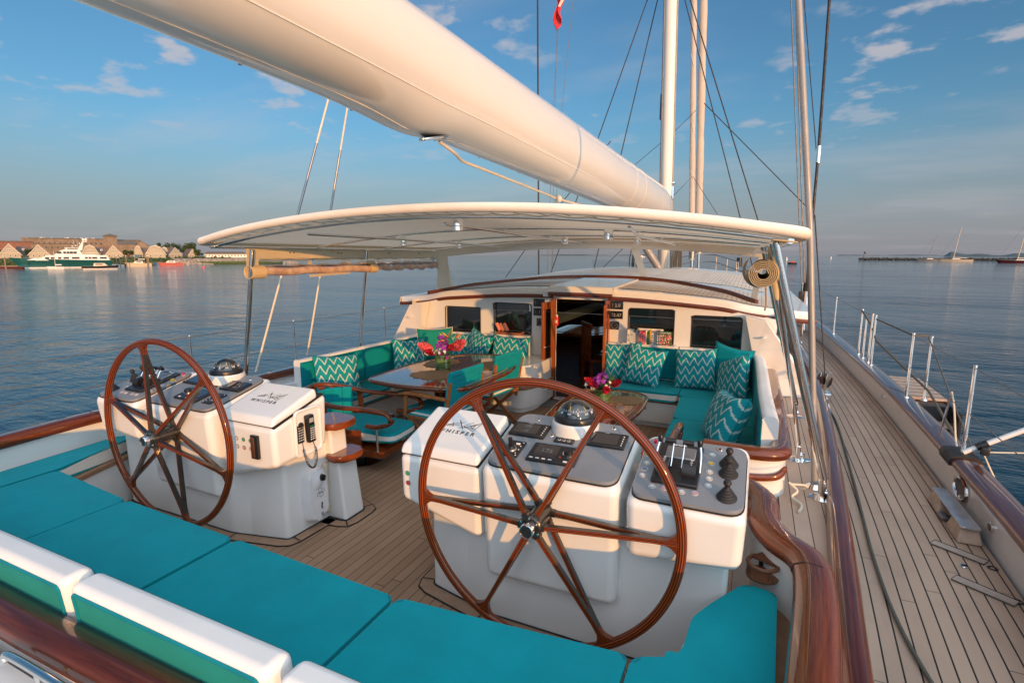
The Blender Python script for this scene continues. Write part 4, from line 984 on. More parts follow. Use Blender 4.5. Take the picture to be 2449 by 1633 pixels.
# ================================================================ TABLES
def table(lab, poly, z, foot, name, pedr=.16, leaf=None):
    t = thing('table', lab, 'table', (foot[0], foot[1], 0), 'varnished cockpit tables')
    rp = roundpoly(poly, .16, 6)
    g = G(); g.prism(rp, z - .035, z, .015, 4); g.obj('tabletop', 'table wood', t, sharp=60)
    g = G(); g.tube([(p[0], p[1], z - .010) for p in rp], .017, 8, True, flat=None); g.obj('edge_moulding', 'varnish', t)
    g = G(); g.tube([(p[0], p[1], z + .0005) for p in offs(rp, -.055)], .0022, 4, True); g.obj('inlay_line', 'interior cream', t, wn_=False)
    g = G(); g.prism(rrect(pedr * 2, pedr * 3, .04, 4, foot[0], foot[1]), .02, z - .034, .01)
    for k in range(18):
        a = 2 * PI * k / 18; g.cyl((foot[0] + pedr * 1.02 * math.cos(a), foot[1] + pedr * 1.5 * math.sin(a), .03), (foot[0] + pedr * 1.02 * math.cos(a), foot[1] + pedr * 1.5 * math.sin(a), z - .06), .016, seg=8)
    g.obj('pedestal', 'varnish block', t)
    g = G(); g.prism(rrect(pedr * 2 + .1, pedr * 3 + .1, .05, 4, foot[0], foot[1]), 0, .022, .006); g.obj('foot_plate', 'teak margin', t)
    return t
table('long varnished table with mirror gloss in front of the left settee', [(-1.24, 3.98, .12), (-1.26, 4.85, .3), (-1.05, 5.50, .25), (-.62, 5.70, .2), (-.28, 5.50, .25), (-.10, 4.95, .3), (-.16, 4.10, .10), (-.36, 3.96, .1), (-.82, 3.90, .2)], .70, (-.72, 4.85), 'big')
table('smaller low varnished table in front of the right settee', [(.60, 3.95, .10), (.52, 4.7, .3), (.60, 5.30, .15), (1.12, 5.36, .12), (1.27, 5.22, .12), (1.30, 4.7, .3), (1.20, 3.95, .10)], .50, (.92, 4.7), 'small', .13)
def placemat(x, y, z, lab, rx=.24, ry=.17, rz=0):
    rs = random.Random(lab); n = 64; pts = []
    for k in range(n):
        a = 2 * PI * k / n; q = 1 + .05 * math.sin(13 * a + rs.random()) + .035 * rs.uniform(-1, 1)
        px, py = rx * q * math.cos(a), ry * q * math.sin(a); pts.append((x + px * math.cos(rz) - py * math.sin(rz), y + px * math.sin(rz) + py * math.cos(rz)))
    g = G(); g.prism(pts, z + .0012, z + .006, 0); return tag(g.obj('placemat', 'placemat', sharp=30), lab, 'placemat', 'woven brown placemats')
placemat(-.70, 4.42, .70, 'woven brown placemat nearest the near end of the big table', .27, .20, .3)
placemat(-.98, 4.95, .70, 'woven brown placemat behind the big flower vase', .17, .24)
placemat(-.42, 5.05, .70, 'woven brown placemat between the vase and the folding chairs', .17, .24)
placemat(1.08, 4.98, .50, 'woven brown placemat right of the small vase', .20, .15, .2)
placemat(.74, 4.62, .50, 'woven brown placemat left of the small vase', .17, .15, .5)

# ---------------------------------------------------------------- flowers
def flowers(x, y, z, r, h, lab, heads, seed):
    t = thing('flower_vase', lab, 'vase', (x, y, z), 'green glass vases of tropical flowers')
    g = G(); g.lathe([(0, z + .002), (r * .96, z + .002), (r, z + .012), (r * 1.0, z + h - .005), (r * .97, z + h), (r * .92, z + h - .003), (r * .90, z + h - .03), (0, z + h - .03)], (x, y, 0), 28); g.obj('vase', 'vase glass', t)
    rs = random.Random(seed); g = G()
    for (dx, dy, dz, kind, sz) in heads: g.tube(cat([(x + dx * .15, y + dy * .15, z + h - .05), (x + dx * .55, y + dy * .55, z + h + dz * .5), (x + dx, y + dy, z + h + dz)], 4), .004, 6)
    for k in range(16):
        a = rs.uniform(0, 2 * PI); l = rs.uniform(.07, .15); e = rs.uniform(.1, .9); w = rs.uniform(.012, .026)
        d = V(math.cos(a) * math.cos(e), math.sin(a) * math.cos(e), math.sin(e)); sd_ = V(-math.sin(a), math.cos(a), 0); o = V(x, y, z + h - .02) + d * .02
        prev = None
        for q in range(6):
            u = q / 5; c = o + d * l * u + V(0, 0, -.03 * u * u); ww = w * math.sin(PI * min(.98, .12 + u * .86)); cur = (c - sd_ * ww, c + V(0, 0, -.004), c + sd_ * ww)
            if prev: g.add([prev[0], prev[1], prev[2], cur[2], cur[1], cur[0]], [[0, 1, 4, 5], [1, 2, 3, 4]])
            prev = cur
    g.obj('foliage', 'leaf', t, sharp=0, wn_=False)
    for (dx, dy, dz, kind, sz) in heads:
        c = V(x + dx, y + dy, z + h + dz); ax = V(dx, dy, max(.04, dz)).normalized(); g = G()
        q0 = ax.to_track_quat('Z', 'Y'); mt = {'ginger': 'petal red', 'pink': 'petal pink', 'orchid': 'petal purple', 'lily': 'petal orange', 'white': 'petal white'}[kind]
        if kind in ('ginger', 'pink'):      # cone of overlapping bracts
            for ring_ in range(8):
                u = ring_ / 7; n = 9 - ring_ // 2; rr = sz * (.62 * math.sin(PI * (.22 + .72 * u))) ; zz_ = sz * (-.7 + 1.9 * u)
                for k in range(n):
                    a = 2 * PI * k / n + ring_ * .5; di = V(math.cos(a), math.sin(a), 0); ti = V(-math.sin(a), math.cos(a), 0)
                    b0 = di * rr * .6 + V(0, 0, zz_); tip = di * (rr * 1.35) + V(0, 0, zz_ + sz * .42); w = sz * .26
                    g.add([c + q0 @ p for p in (b0 - ti * w, b0 + ti * w, di * rr * 1.15 + ti * w * .8 + V(0, 0, zz_ + sz * .22), tip, di * rr * 1.15 - ti * w * .8 + V(0, 0, zz_ + sz * .22))], [[0, 1, 2, 3, 4]])
        else:
            nfl = {'orchid': 9, 'lily': 3, 'white': 8}[kind]
            for f in range(nfl):
                o = V(rs.uniform(-1, 1), rs.uniform(-1, 1), rs.uniform(-.8, .8)) * sz * .8; fa = (o + V(0, 0, sz * .5)).normalized().to_track_quat('Z', 'Y'); L_ = sz * {'orchid': .55, 'lily': 1.2, 'white': .45}[kind]
                for k in range(5 if kind != 'lily' else 7):
                    a = 2 * PI * k / 5 + f; di = V(math.cos(a), math.sin(a), .5 if kind != 'lily' else .9); ti = V(-math.sin(a), math.cos(a), 0); w = L_ * (.34 if kind != 'lily' else .14)
                    g.add([c + q0 @ (o + fa @ p) for p in (V(0, 0, 0), di * L_ * .5 + ti * w, di * L_ * 1.0 + V(0, 0, -.1 * L_), di * L_ * .5 - ti * w)], [[0, 1, 2, 3]])
        g.obj('flower_head', mt, t, sharp=0, wn_=False)
    return t
flowers(-.83, 4.74, .70, .085, .145, 'green glass vase with a broad mix of pink, purple, orange and white flowers', [
    (-.15, -.06, .07, 'pink', .075), (-.08, -.08, .03, 'ginger', .05), (.16, .02, .10, 'pink', .080), (0, 0, .14, 'orchid', .075), (.02, -.03, .10, 'orchid', .07), (.07, .05, .18, 'lily', .07), (.10, -.02, .08, 'ginger', .045),
    (0, -.10, .04, 'white', .05), (.05, -.09, .05, 'white', .045), (-.18, -.05, .01, 'white', .04), (-.13, .0, .02, 'white', .04), (.05, -.06, .02, 'orchid', .05)], 3)
flowers(.90, 4.86, .50, .068, .125, 'small green vase with dark red ginger flowers and purple orchids', [
    (-.10, -.03, .06, 'ginger', .055), (-.06, -.06, .04, 'ginger', .045), (.11, .0, .06, 'ginger', .050), (.05, -.08, .01, 'ginger', .048), (-.02, .02, .10, 'orchid', .06), (-.04, -.01, .09, 'orchid', .055), (.05, .0, .06, 'white', .04), (-.15, -.03, .03, 'white', .04), (-.08, -.08, .0, 'white', .03)], 5)
g = G(); vr = [o for o in bpy.data.objects if o.name.startswith('flower_vase')][-1]
for k in range(9):
    a = R(20 + k * 9); g.tube(cat([(.93, 4.86, .62), (.96 + .03 * math.cos(a), 4.87, .70), (.94 + .10 * math.cos(a), 4.88 + .02 * math.sin(a * 3), .70 + .11 * math.sin(a))], 4), [.003, .006, .006, .005, .005, .004, .003, .002, .001], 5, flat=.3)
g.obj('palm_sprig', 'leaf', vr, wn_=False)

# ================================================================ CHAIRS
def folding_chair(x, y, lab, rz):
    t = thing('folding_chair', lab, 'chair', (x, y, 0), 'folding teak armchairs with turquoise covers'); o = V(x, y, 0)   # built facing -X, turned by rz at the end
    g = G(); b = bmesh.new(); bmesh.ops.create_cube(b, size=1)
    for v in b.verts: v.co = o + V(.26 + v.co.x * .045 + v.co.z * .07, v.co.y * .52, .69 + v.co.z * .36)
    bmesh.ops.subdivide_edges(b, edges=b.edges[:], cuts=0)
    bmesh.ops.bevel(b, geom=b.edges[:], offset=.018, segments=3, profile=.5, affect='EDGES'); g.bm(b)
    for sx in (-1, 1):
        for k in range(7):
            z = .54 + k * .05; xx = .26 + (z - .69) / .36 * .07 + sx * .0225
            g.tube([(o.x + xx, o.y - .24 + .04 * j, z + .004 * math.sin(j * 1.7 + k * 2)) for j in range(13)], .0065, 6)
    g.obj('back_cover', 'turquoise', t, sharp=60)
    g = G(); g.prism(rrect(.48, .50, .05, 5, x - .03, y), .405, .465, .02, 3, 0, 1); g.obj('seat_cushion', ['turquoise', 'white piping'], t)
    for sy in (-1, 1):
        yy = y + sy * .265
        g = G(); g.tube(cat([(x - .30, yy, .60), (x - .20, yy + sy * .015, .625), (x, yy + sy * .01, .625), (x + .25, yy, .615)], 5), [.016] * 4 + [.022] * 8 + [.018] * 4, 10, flat=1.5); g.obj('armrest', 'chair teak', t)
        g = G(); g.box((x - .235, yy, .50), (.035, .022, .22), .006, (0, R(6), 0)); g.obj('arm_post', 'chair teak', t)
        g = G(); g.box((x - .0, yy - sy * .02, .20), (.60, .022, .038), .006, (0, R(40), 0)); g.obj('leg', 'chair teak', t)
        g = G(); g.box((x - .0, yy - sy * .045, .20), (.60, .022, .038), .006, (0, R(-40), 0)); g.obj('leg', 'chair teak', t)
        g = G(); g.box((x + .255, yy - sy * .01, .55), (.032, .022, .46), .006, (0, R(10), 0)); g.obj('back_post', 'chair teak', t)
    g = G(); g.box((x - .03, y - .24, .39), (.46, .024, .035), .005); g.box((x - .03, y + .24, .39), (.46, .024, .035), .005)
    for xx in (-.24, .20): g.box((x + xx, y, .03), (.03, .52, .03), .005)
    g.obj('seat_frame', 'chair teak', t); t.rotation_euler = (0, 0, rz); return t
folding_chair(-.50, 4.20, 'folding teak chair with turquoise back cover nearest the right wheel', R(-6))
folding_chair(-.47, 5.08, 'folding teak chair with turquoise cover further from the camera by the doorway', R(-8))
def captain(x, y, lab, rz):
    t = thing('captain_chair', lab, 'armchair', (x, y, 0), 'swivelling wooden armchairs'); o = V(x, y, 0)   # faces +X
    rail = cat([(.40, .255, .445), (.50, .255, .475), (.505, .262, .535), (.43, .27, .575), (.22, .275, .585), (-.02, .275, .58), (-.22, .255, .60), (-.38, .215, .63), (-.50, .12, .655), (-.535, 0, .66)], 6)
    full = rail + [V(p.x, -p.y, p.z) for p in rail[::-1][1:]]
    full = [o + p for p in full]
    g = G(); g.sweep([(.026, -.014), (.030, 0), (.024, .016), (0, .022), (-.024, .016), (-.030, 0), (-.026, -.014), (0, -.018)], full); g.obj('arm_rail', 'varnish', t, sharp=60)
    for k in range(9):      # back slats
        a = R(100 + k * 20); bx, by = -.10 + .28 * math.cos(a), .255 * math.sin(a)
        tx, ty = -.10 + .425 * math.cos(a), .268 * math.sin(a); zt = .575 + .075 * max(0, -math.cos(a)) ** 1.2
        g = G(); g.hexa([o + V(bx, by, .36) + V(-math.sin(a), math.cos(a), 0) * .024 * q1 + V(math.cos(a), math.sin(a), 0) * .008 * q2 for q1, q2 in ((-1, -1), (1, -1), (1, 1), (-1, 1))] + [o + V(tx, ty, zt) + V(-math.sin(a), math.cos(a), 0) * .030 * q1 + V(math.cos(a), math.sin(a), 0) * .008 * q2 for q1, q2 in ((-1, -1), (1, -1), (1, 1), (-1, 1))], .004, 1); g.obj('back_slat', 'varnish block', t)
    arc = [o + V(-.10 + .30 * math.cos(R(a)), .262 * math.sin(R(a)), .24) for a in range(90, 271, 10)]
    g = G(); g.sweep([(.012, -.02), (.012, .145), (-.012, .145), (-.012, -.02)], [o + V(.20, .262, .24), o + V(.05, .263, .24)] + arc + [o + V(.05, -.263, .24), o + V(.20, -.262, .24)]); g.obj('seat_apron', 'varnish block', t, sharp=50)
    g = G(); rp = [(o.x + .43, o.y + .27), (o.x + .43, o.y - .27)] + [(o.x - .10 + .31 * math.cos(R(a)), o.y + .275 * math.sin(R(a))) for a in range(270, 89, -15)]
    g.prism(roundpoly(rp, .03, 2), .155, .215, .012, 2); g.obj('seat_board', 'varnish block', t)
    g = G(); rp = [(o.x + .50, o.y + .21, .1), (o.x + .50, o.y - .21, .1)] + [(o.x - .10 + .255 * math.cos(R(a)), o.y + .235 * math.sin(R(a)), .03) for a in range(270, 89, -15)]
    g.prism(roundpoly(rp, .03, 3), .27, .37, .03, 4, 0, 1); g.obj('seat_cushion', ['turquoise', 'white piping'], t, sharp=60)
    g = G()
    for k in range(7):
        a = R(120 + k * 20); c = o + V(-.12 + .29 * math.cos(a), .215 * math.sin(a), .50); g.box(c, (.045, .096, .27), .02, (0, R(-14) * (-math.cos(a)) * 0, a), seg=3)
    g.obj('back_cushion', 'turquoise', t)
    for sy in (-1, 1):
        g = G(); g.tube(cat([o + V(.42, sy * .255, .447), o + V(.34, sy * .252, .43), o + V(.26, sy * .25, .43)], 4), .022, 10, flat=1.3); g.obj('arm_scroll', 'varnish', t)
        g = G(); g.cyl(o + V(.36, sy * .25, .21), o + V(.36, sy * .25, .43), .011); g.obj('arm_stay', 'steel', t)
    g = G(); g.cyl(o + V(0, 0, .03), o + V(0, 0, .16), .06, seg=20); g.obj('swivel_post', 'black plastic', t)
    g = G(); g.lathe([(0, .002), (.205, .002), (.207, .008), (.195, .016), (.08, .024), (0, .024)], o, 40); g.obj('base_plate', 'chrome', t)
    t.rotation_euler = (0, 0, rz); return t
captain(-1.10, 3.70, 'varnished wooden armchair with turquoise cushions beside the left console', R(5))
captain(1.42, 3.78, 'varnished wooden armchair mostly hidden behind the right console', R(88))

# ================================================================ DECKHOUSE
YB = 6.45
RT = [(0, 1.357), (.5, 1.352), (.9, 1.338), (1.26, 1.312), (1.6, 1.284), (1.87, 1.258), (2.15, 1.202), (2.42, 1.166), (2.9, 1.122)]
def roof_z(x, y):
    x = abs(x); k = 0
    while k < len(RT) - 2 and x > RT[k + 1][0]: k += 1
    (x0, z0), (x1, z1) = RT[k], RT[k + 1]; t_ = min(1, (x - x0) / (x1 - x0)); m0 = (z1 - RT[max(k - 1, 0)][1]) / (x1 - RT[max(k - 1, 0)][0]); k2 = min(k + 2, len(RT) - 1); m1 = (RT[k2][1] - z0) / (RT[k2][0] - x0); h = x1 - x0
    if k == 0: m0 = 0
    z = (2 * t_ ** 3 - 3 * t_ ** 2 + 1) * z0 + (t_ ** 3 - 2 * t_ ** 2 + t_) * h * m0 + (3 * t_ ** 2 - 2 * t_ ** 3) * z1 + (t_ ** 3 - t_ ** 2) * h * m1
    return z + .128 + .030 * (y - 6.4)
t = thing('deckhouse', 'white deckhouse with dark windows and orange varnished trim ahead of the cockpit', 'cabin', (0, 8.5, 0))
wins = [(.785, 1.322, .66, 1.255), (1.530, 2.062, .66, 1.20), (-1.845, -1.285, .66, 1.175), (-1.065, -.515, .66, 1.255)]
def wall_with_holes(x0, x1, z0, z1, y, th, holes):
    g = G(); xs = sorted({x0, x1} | {h[0] for h in holes} | {h[1] for h in holes}); holes = [(h[0], h[1], h[2], min(h[3], z1)) for h in holes]; zs = sorted({z0, z1} | {h[2] for h in holes} | {h[3] for h in holes})
    for i in range(len(xs) - 1):
        for j in range(len(zs) - 1):
            cx, cz = (xs[i] + xs[i + 1]) / 2, (zs[j] + zs[j + 1]) / 2
            if any(h[0] < cx < h[1] and h[2] < cz < h[3] for h in holes): continue
            for yy in (y, y + th): g.quad((xs[i], yy, zs[j]), (xs[i + 1], yy, zs[j]), (xs[i + 1], yy, zs[j + 1]), (xs[i], yy, zs[j + 1]))
    for h in holes:
        a = [(h[0], h[2]), (h[1], h[2]), (h[1], h[3]), (h[0], h[3])]
        for k in range(4):
            p, q = a[k], a[(k + 1) % 4]; g.quad((p[0], y, p[1]), (q[0], y, q[1]), (q[0], y + th, q[1]), (p[0], y + th, p[1]))
    return g
door = (-.18, .51, .02, 1.345)
g = wall_with_holes(-2.42, 2.42, 0, 1.16, YB, .07, [(a, b, c, min(d, 1.5)) for a, b, c, d in wins] + [door])
xs_ = [-2.42 + .0605 * k for k in range(81)]
for a, b in zip(xs_, xs_[1:]):
    m_ = (a + b) / 2; lo_ = 1.16
    if door[0] < m_ < door[1]: lo_ = 1.34
    for w in wins:
        if w[0] < m_ < w[1]: lo_ = w[3]
    hi_ = roof_z(m_, 6.5) - .10
    if hi_ > lo_:
        for yy in (YB, YB + .07): g.quad((a, yy, lo_), (b, yy, lo_), (b, yy, roof_z(b, 6.5) - .10), (a, yy, roof_z(a, 6.5) - .10))
g.obj('aft_wall', 'gelcoat', t, sharp=0, wn_=False)
for i, w in enumerate(wins):
    g = G(); rr_ = rrect(w[1] - w[0] + .006, w[3] - w[2] + .006, .03, 3, (w[0] + w[1]) / 2, (w[2] + w[3]) / 2); g.tube([(a, YB - .001, z) for a, z in rr_], .007, 6, True); fr_ = g.obj('window', 'black rubber', t)
    g = G(); g.box(((w[0] + w[1]) / 2, YB + .035, (w[2] + w[3]) / 2), (w[1] - w[0], .006, w[3] - w[2]), 0); g.obj('pane', 'dark glass', fr_)
for s in (1, -1):
    g = G(); g.quad((s * 2.42, YB, .3), (s * 2.50, 9.5, .3), (s * 2.50, 9.5, 1.28), (s * 2.42, YB, 1.25)); g.quad((s * 2.50, 9.5, .3), (s * 2.1, 11.6, .3), (s * 2.0, 11.4, 1.25), (s * 2.50, 9.5, 1.28)); g.obj('side_wall', 'gelcoat', t, sharp=0, wn_=False)
g = G()
for x0, x1 in ((-2.0, -1.05), (-.95, -.05), (.05, .95), (1.05, 2.0)): g.quad((x0, 11.45, 1.0), (x1, 11.45, 1.0), (x1, 11.4, 1.38), (x0, 11.4, 1.38))
g.obj('front_pane', 'window glass', t, sharp=0, wn_=False)
g = wall_with_holes(-2.1, 2.1, .3, 1.5, 11.45, .05, [(-2.0, -1.05, 1.0, 1.38), (-.95, -.05, 1.0, 1.38), (.05, .95, 1.0, 1.38), (1.05, 2.0, 1.0, 1.38)]); g.obj('front_wall', 'gelcoat matt', t, sharp=0, wn_=False)
# roof with eyebrow overhang
def roof_edge_x(y):
    if y < 7: return 2.78
    if y < 10: return 2.78 - .05 * (y - 7)
    return 2.63 - .22 * (y - 10)
def roof_y0(x): return 6.40 + .05 * abs(x) ** 1.2 + (.18 * max(0, abs(x) - 2.0))
hx0, hx1 = -.16, .545
def rz_(x, y): return roof_z(x, y) - (.10 if False else 0)
for nm, xa, xb in (('roof', hx1, 2.78), ('roof', -2.78, hx0)):
    g = G()
    def fn(u, v, xa=xa, xb=xb):
        x = xa + (xb - xa) * u; y0 = roof_y0(x); y = y0 + (11.9 - y0) * v
        ex = roof_edge_x(y); x = max(-ex, min(ex, x)); return V(x, y, roof_z(x, y))
    g.surf(fn, 28, 40, 0)
    g.surf(lambda u, v, fn=fn: (lambda p: V(p.x, p.y - .035 * math.sin(PI / 2 * v), p.z - .075 * (1 - math.cos(PI / 2 * v)) - .01 * v))(fn(u, 0)), 28, 6, 0)     # rounded lip
    def under(u, v, fn=fn): p = fn(u, 0); return V(p.x, p.y - .035 + .10 * v, p.z - .122)
    g.surf(under, 28, 1, 0); g.obj(nm, 'gelcoat', t, sharp=0, wn_=False)
    # side lips
    g = G(); s = 1 if xb > 1 else -1
    def sf(u, v, s=s):
        y = roof_y0(2.7) + (11.9 - roof_y0(2.7)) * u; x = roof_edge_x(y); return V(s * (x + .03 * math.sin(PI / 2 * v)), y - .03 * (1 - u), roof_z(x, y) - .11 * v)
    g.surf(sf, 30, 4); g.obj('roof_side', 'gelcoat', t, sharp=0, wn_=False)
    g = G(); path = []
    for k in range(33):
        x = xa + (xb - xa) * k / 32; path.append((x, roof_y0(x) - .048, roof_z(x, roof_y0(x)) - .104))
    if xb > 1:
        for k in range(1, 12): y = 6.75 + k * .4; path.append((roof_edge_x(y) + .03, y, roof_z(2.7, y) - .104))
    else:
        path = [(-roof_edge_x(y) - .03, y, roof_z(2.7, y) - .104) for y in [11.15 - k * .4 for k in range(11)]] + path
    g.sweep([(.014, -.024), (.020, 0), (.014, .024), (-.014, .024), (-.016, -.024)], path); g.obj('trim', 'varnish', t, sharp=60)
# wing panels that carry the overhang down to the deck
for s in (1, -1):
    g = G(); g.prism([(0, 0), (1, 0), (1, 1)], 0, 0, 0) if False else None
    P = [(2.10, 1.24), (2.20, .80), (2.40, .375), (2.86, .375), (2.66, .72), (2.30, 1.20)]
    g.add([(s * a, 6.22 + .10 * (z < 1), z) for a, z in P], [list(range(6))], smooth=False); g.add([(s * a, 6.42, z) for a, z in P], [list(range(6))], smooth=False)
    for i in range(6):
        a, b_ = P[i], P[(i + 1) % 6]; g.quad((s * a[0], 6.22 + .10 * (a[1] < 1), a[1]), (s * b_[0], 6.22 + .10 * (b_[1] < 1), b_[1]), (s * b_[0], 6.42, b_[1]), (s * a[0], 6.42, a[1]))
    g.obj('wing_panel', 'gelcoat', t, sharp=0, wn_=False)
    g = G()
    for px, pz in ((2.30, 1.02), (2.38, .66)): g.cyl((s * px, 6.27, pz), (s * px, 6.20, pz), .012, seg=10); g.box((s * px, 6.20, pz), (.05, .02, .02), .006)
    g.obj('wing_cleat', 'gelcoat matt', t)
# planked strips on the roof, following it 5 mm proud
for xa, xb, ya, yb in ((.60, 2.40, 6.62, 7.9), (-2.40, -.22, 6.62, 7.9), (-2.3, 2.3, 8.4, 11.2)):
    g = G(); g.surf(lambda u, v: (lambda x, y: V(x, y, roof_z(x, y) + .006))(xa + (xb - xa) * u, ya + (yb - ya) * v + .0 * u), 24, 12)
    g.uv = [[(g.v[i][0], g.v[i][1]) for i in f] for f in g.f]; g.obj('roof_planking', 'roof planks', t, sharp=0, wn_=False)
# curved varnished windshield rail on the roof
arc = [(x, 8.15 - 1.45 * (abs(x) / 2.25) ** 2.2) for x in [-2.30 + .1 * k for k in range(46)]]; arc = [(max(-2.25, min(2.25, x)), y) for x, y in arc]
g = G(); g.sweep([(.022, -.01), (.024, .04), (.012, .055), (-.012, .055), (-.024, .04), (-.022, -.01)], [(x, y, roof_z(x, y)) for x, y in arc]); g.obj('windshield_rail', 'varnish', t, sharp=60)
# sliding hatch over the door
g = G()
def hf(u, v): x = hx0 - .06 + (hx1 - hx0 + .12) * u; y = 6.36 + 1.5 * v; return V(x, y, roof_z(x, y) + .030)
g.surf(hf, 8, 14); g.surf(lambda u, v: (lambda p: V(p.x, p.y - .04 * math.sin(PI / 2 * v), p.z - .09 * (1 - math.cos(PI / 2 * v))))(hf(u, 0)), 8, 6)
for e in (0, 1): g.surf(lambda u, v: (lambda p: V(p.x, p.y, p.z - .05 * v))(hf(e, u)), 14, 1)
g.obj('sliding_hatch', 'gelcoat', t, sharp=0, wn_=False)
g = G(); g.sweep([(.016, -.026), (.022, 0), (.016, .026), (-.014, .026), (-.014, -.026)], [(hx0 - .06 + (hx1 - hx0 + .12) * k / 8, 6.312, roof_z(hx0 - .06 + (hx1 - hx0 + .12) * k / 8, 6.36) - .070) for k in range(9)]); g.obj('hatch_trim', 'varnish', t, sharp=60)
g = G(); g.box((-.23, 6.40, 1.395), (.16, .12, .05), .01); g.box((-.25, 6.36, 1.44), (.10, .10, .05), .01); g.obj('hatch_rail_end', 'gelcoat', t)
# door frame and the two open leaves
g = G(); g.box((-.195, YB - .012, .68), (.05, .06, 1.33), .006); g.box((.525, YB - .012, .68), (.05, .06, 1.33), .006); g.obj('door_frame', 'door wood', t)
for hx, rz in ((-.20, R(-98)), (.535, R(-84))):
    d = G(); W_ = .27; c, s_ = math.cos(rz), math.sin(rz)
    def dp(a, dy): return (hx + c * a - s_ * dy, YB - .03 + s_ * a + c * dy)
    for (a0, a1, z0, z1, dy) in ((0, .055, .04, 1.31, .018), (W_ - .055, W_, .04, 1.31, .018), (.055, W_ - .055, 1.22, 1.31, .018), (.055, W_ - .055, .04, .58, .018)):
        q = [dp(a0, -dy), dp(a1, -dy), dp(a1, dy), dp(a0, dy)]; d.hexa([(x, y, z0) for x, y in q] + [(x, y, z1) for x, y in q], .004, 1)
    dl = d.obj('door', 'door wood', t)
    d = G(); q = [dp(.055, -.005), dp(W_ - .055, -.005), dp(W_ - .055, .005), dp(.055, .005)]; d.hexa([(x, y, .58) for x, y in q] + [(x, y, 1.22) for x, y in q], 0, 1); d.obj('door_pane', 'dark glass', dl)
    d = G()
    for sg in (-1, 1):
        p = dp(W_ - .03, .035 * sg); p2 = dp(W_ - .14, .035 * sg); d.tube([(*dp(W_ - .03, .018 * sg), .74), (*p, .74), (*p2, .74)], .008, 8)
    d.obj('handle', 'chrome', dl)
# instruments beside the door
for x0, x1, z0, z1, tx in ((.556, .712, 1.238, 1.338, '2.0'), (.556, .712, 1.120, 1.218, '2.47'), (.560, .668, .985, 1.085, None), (-.478, -.322, 1.232, 1.332, ''), (-.478, -.322, 1.112, 1.208, '1'), (-.432, -.324, .975, 1.075, None)):
    g = G(); cx, cz = (x0 + x1) / 2, (z0 + z1) / 2; g.box((cx, YB - .008, cz), (x1 - x0, .014, z1 - z0), .003)
    F = frame((cx + .012, YB - .0158, cz - .004), (0, -1, 0), (0, 0, 1))
    if tx is not None:
        g.box((cx, YB - .0152, cz), ((x1 - x0) * .86, .001, (z1 - z0) * .72), 0, mi=1); g.text(tx, F, .052, 2, bold=.0012, sp=1.1); g.box((x0 + .026, YB - .0160, cz), (.003, .0006, .055), 0, mi=2)
    else:
        g.tube([(cx + .040 * math.cos(a), YB - .0160, cz + .040 * math.sin(a)) for a in [2 * PI * k / 24 for k in range(24)]], .0016, 5, True, mi=2)
        for k in range(24):
            a = 2 * PI * k / 24; g.box((cx + .034 * math.cos(a), YB - .0160, cz + .034 * math.sin(a)), (.006, .0006, .002), 0, (0, -a, 0), 2)
        g.box((cx + .010, YB - .0168, cz + .006), (.034, .0006, .003), 0, (0, R(-32), 0), 2)
    g.obj('instrument_display', ['black plastic', 'screen', 'lcd digits'], t)
# dim saloon seen through the doorway
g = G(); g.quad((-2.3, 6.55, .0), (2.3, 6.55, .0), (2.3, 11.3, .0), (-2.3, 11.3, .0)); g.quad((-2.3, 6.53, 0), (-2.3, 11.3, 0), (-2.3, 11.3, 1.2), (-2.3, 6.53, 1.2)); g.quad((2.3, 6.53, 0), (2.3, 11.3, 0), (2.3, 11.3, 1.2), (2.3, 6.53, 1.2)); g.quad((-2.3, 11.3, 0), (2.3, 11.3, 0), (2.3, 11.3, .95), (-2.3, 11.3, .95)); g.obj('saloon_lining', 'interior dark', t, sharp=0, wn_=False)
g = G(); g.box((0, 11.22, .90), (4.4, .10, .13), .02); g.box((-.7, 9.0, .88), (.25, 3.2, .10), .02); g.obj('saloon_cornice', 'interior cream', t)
t2 = thing('saloon_table', 'dark glossy table with pale inlay inside the doorway', 'table', (-.25, 8.2, 0))
g = G(); g.prism(roundpoly([(-.75, 7.7), (.0, 7.65), (.18, 8.0), (.0, 8.7), (-.75, 8.75)], .12, 4), .66, .70, .01); g.obj('tabletop', 'table wood', t2)
g = G(); g.prism(roundpoly([(-.66, 7.80), (-.05, 7.76), (.08, 8.02), (-.06, 8.6), (-.66, 8.65)], .1, 4), .7015, .706, .001); g.obj('inlay', 'stainless tray', t2); g = G(); g.cyl((-.3, 8.2, 0), (-.3, 8.2, .66), .08); g.obj('pedestal', 'varnish block', t2)
for x, y, rz, lb in ((.18, 7.35, 2.2, 'slatted wooden saloon chair just inside the right door'), (-.05, 9.2, -1.2, 'slatted wooden saloon chair beyond the inlaid table')):
    c = thing('saloon_chair', lb, 'chair', (x, y, 0), 'slatted wooden chairs in the saloon')
    g = G(); g.box((x, y, .42), (.44, .42, .04), .01); g.obj('seat', 'varnish block', c)
    for k in range(7): g = G(); g.box((x - .18 + .06 * k, y + .20, .68), (.028, .014, .46), .004); g.obj('back_slat', 'varnish block', c)
    g = G(); g.box((x, y + .20, .92), (.44, .03, .06), .01); g.obj('top_rail', 'varnish block', c)
    for sx in (-.19, .19):
        for sy in (-.18, .18): g = G(); g.box((x + sx, y + sy, .20), (.035, .035, .40), .004); g.obj('leg', 'varnish block', c)
    c.rotation_euler = (0, 0, rz)
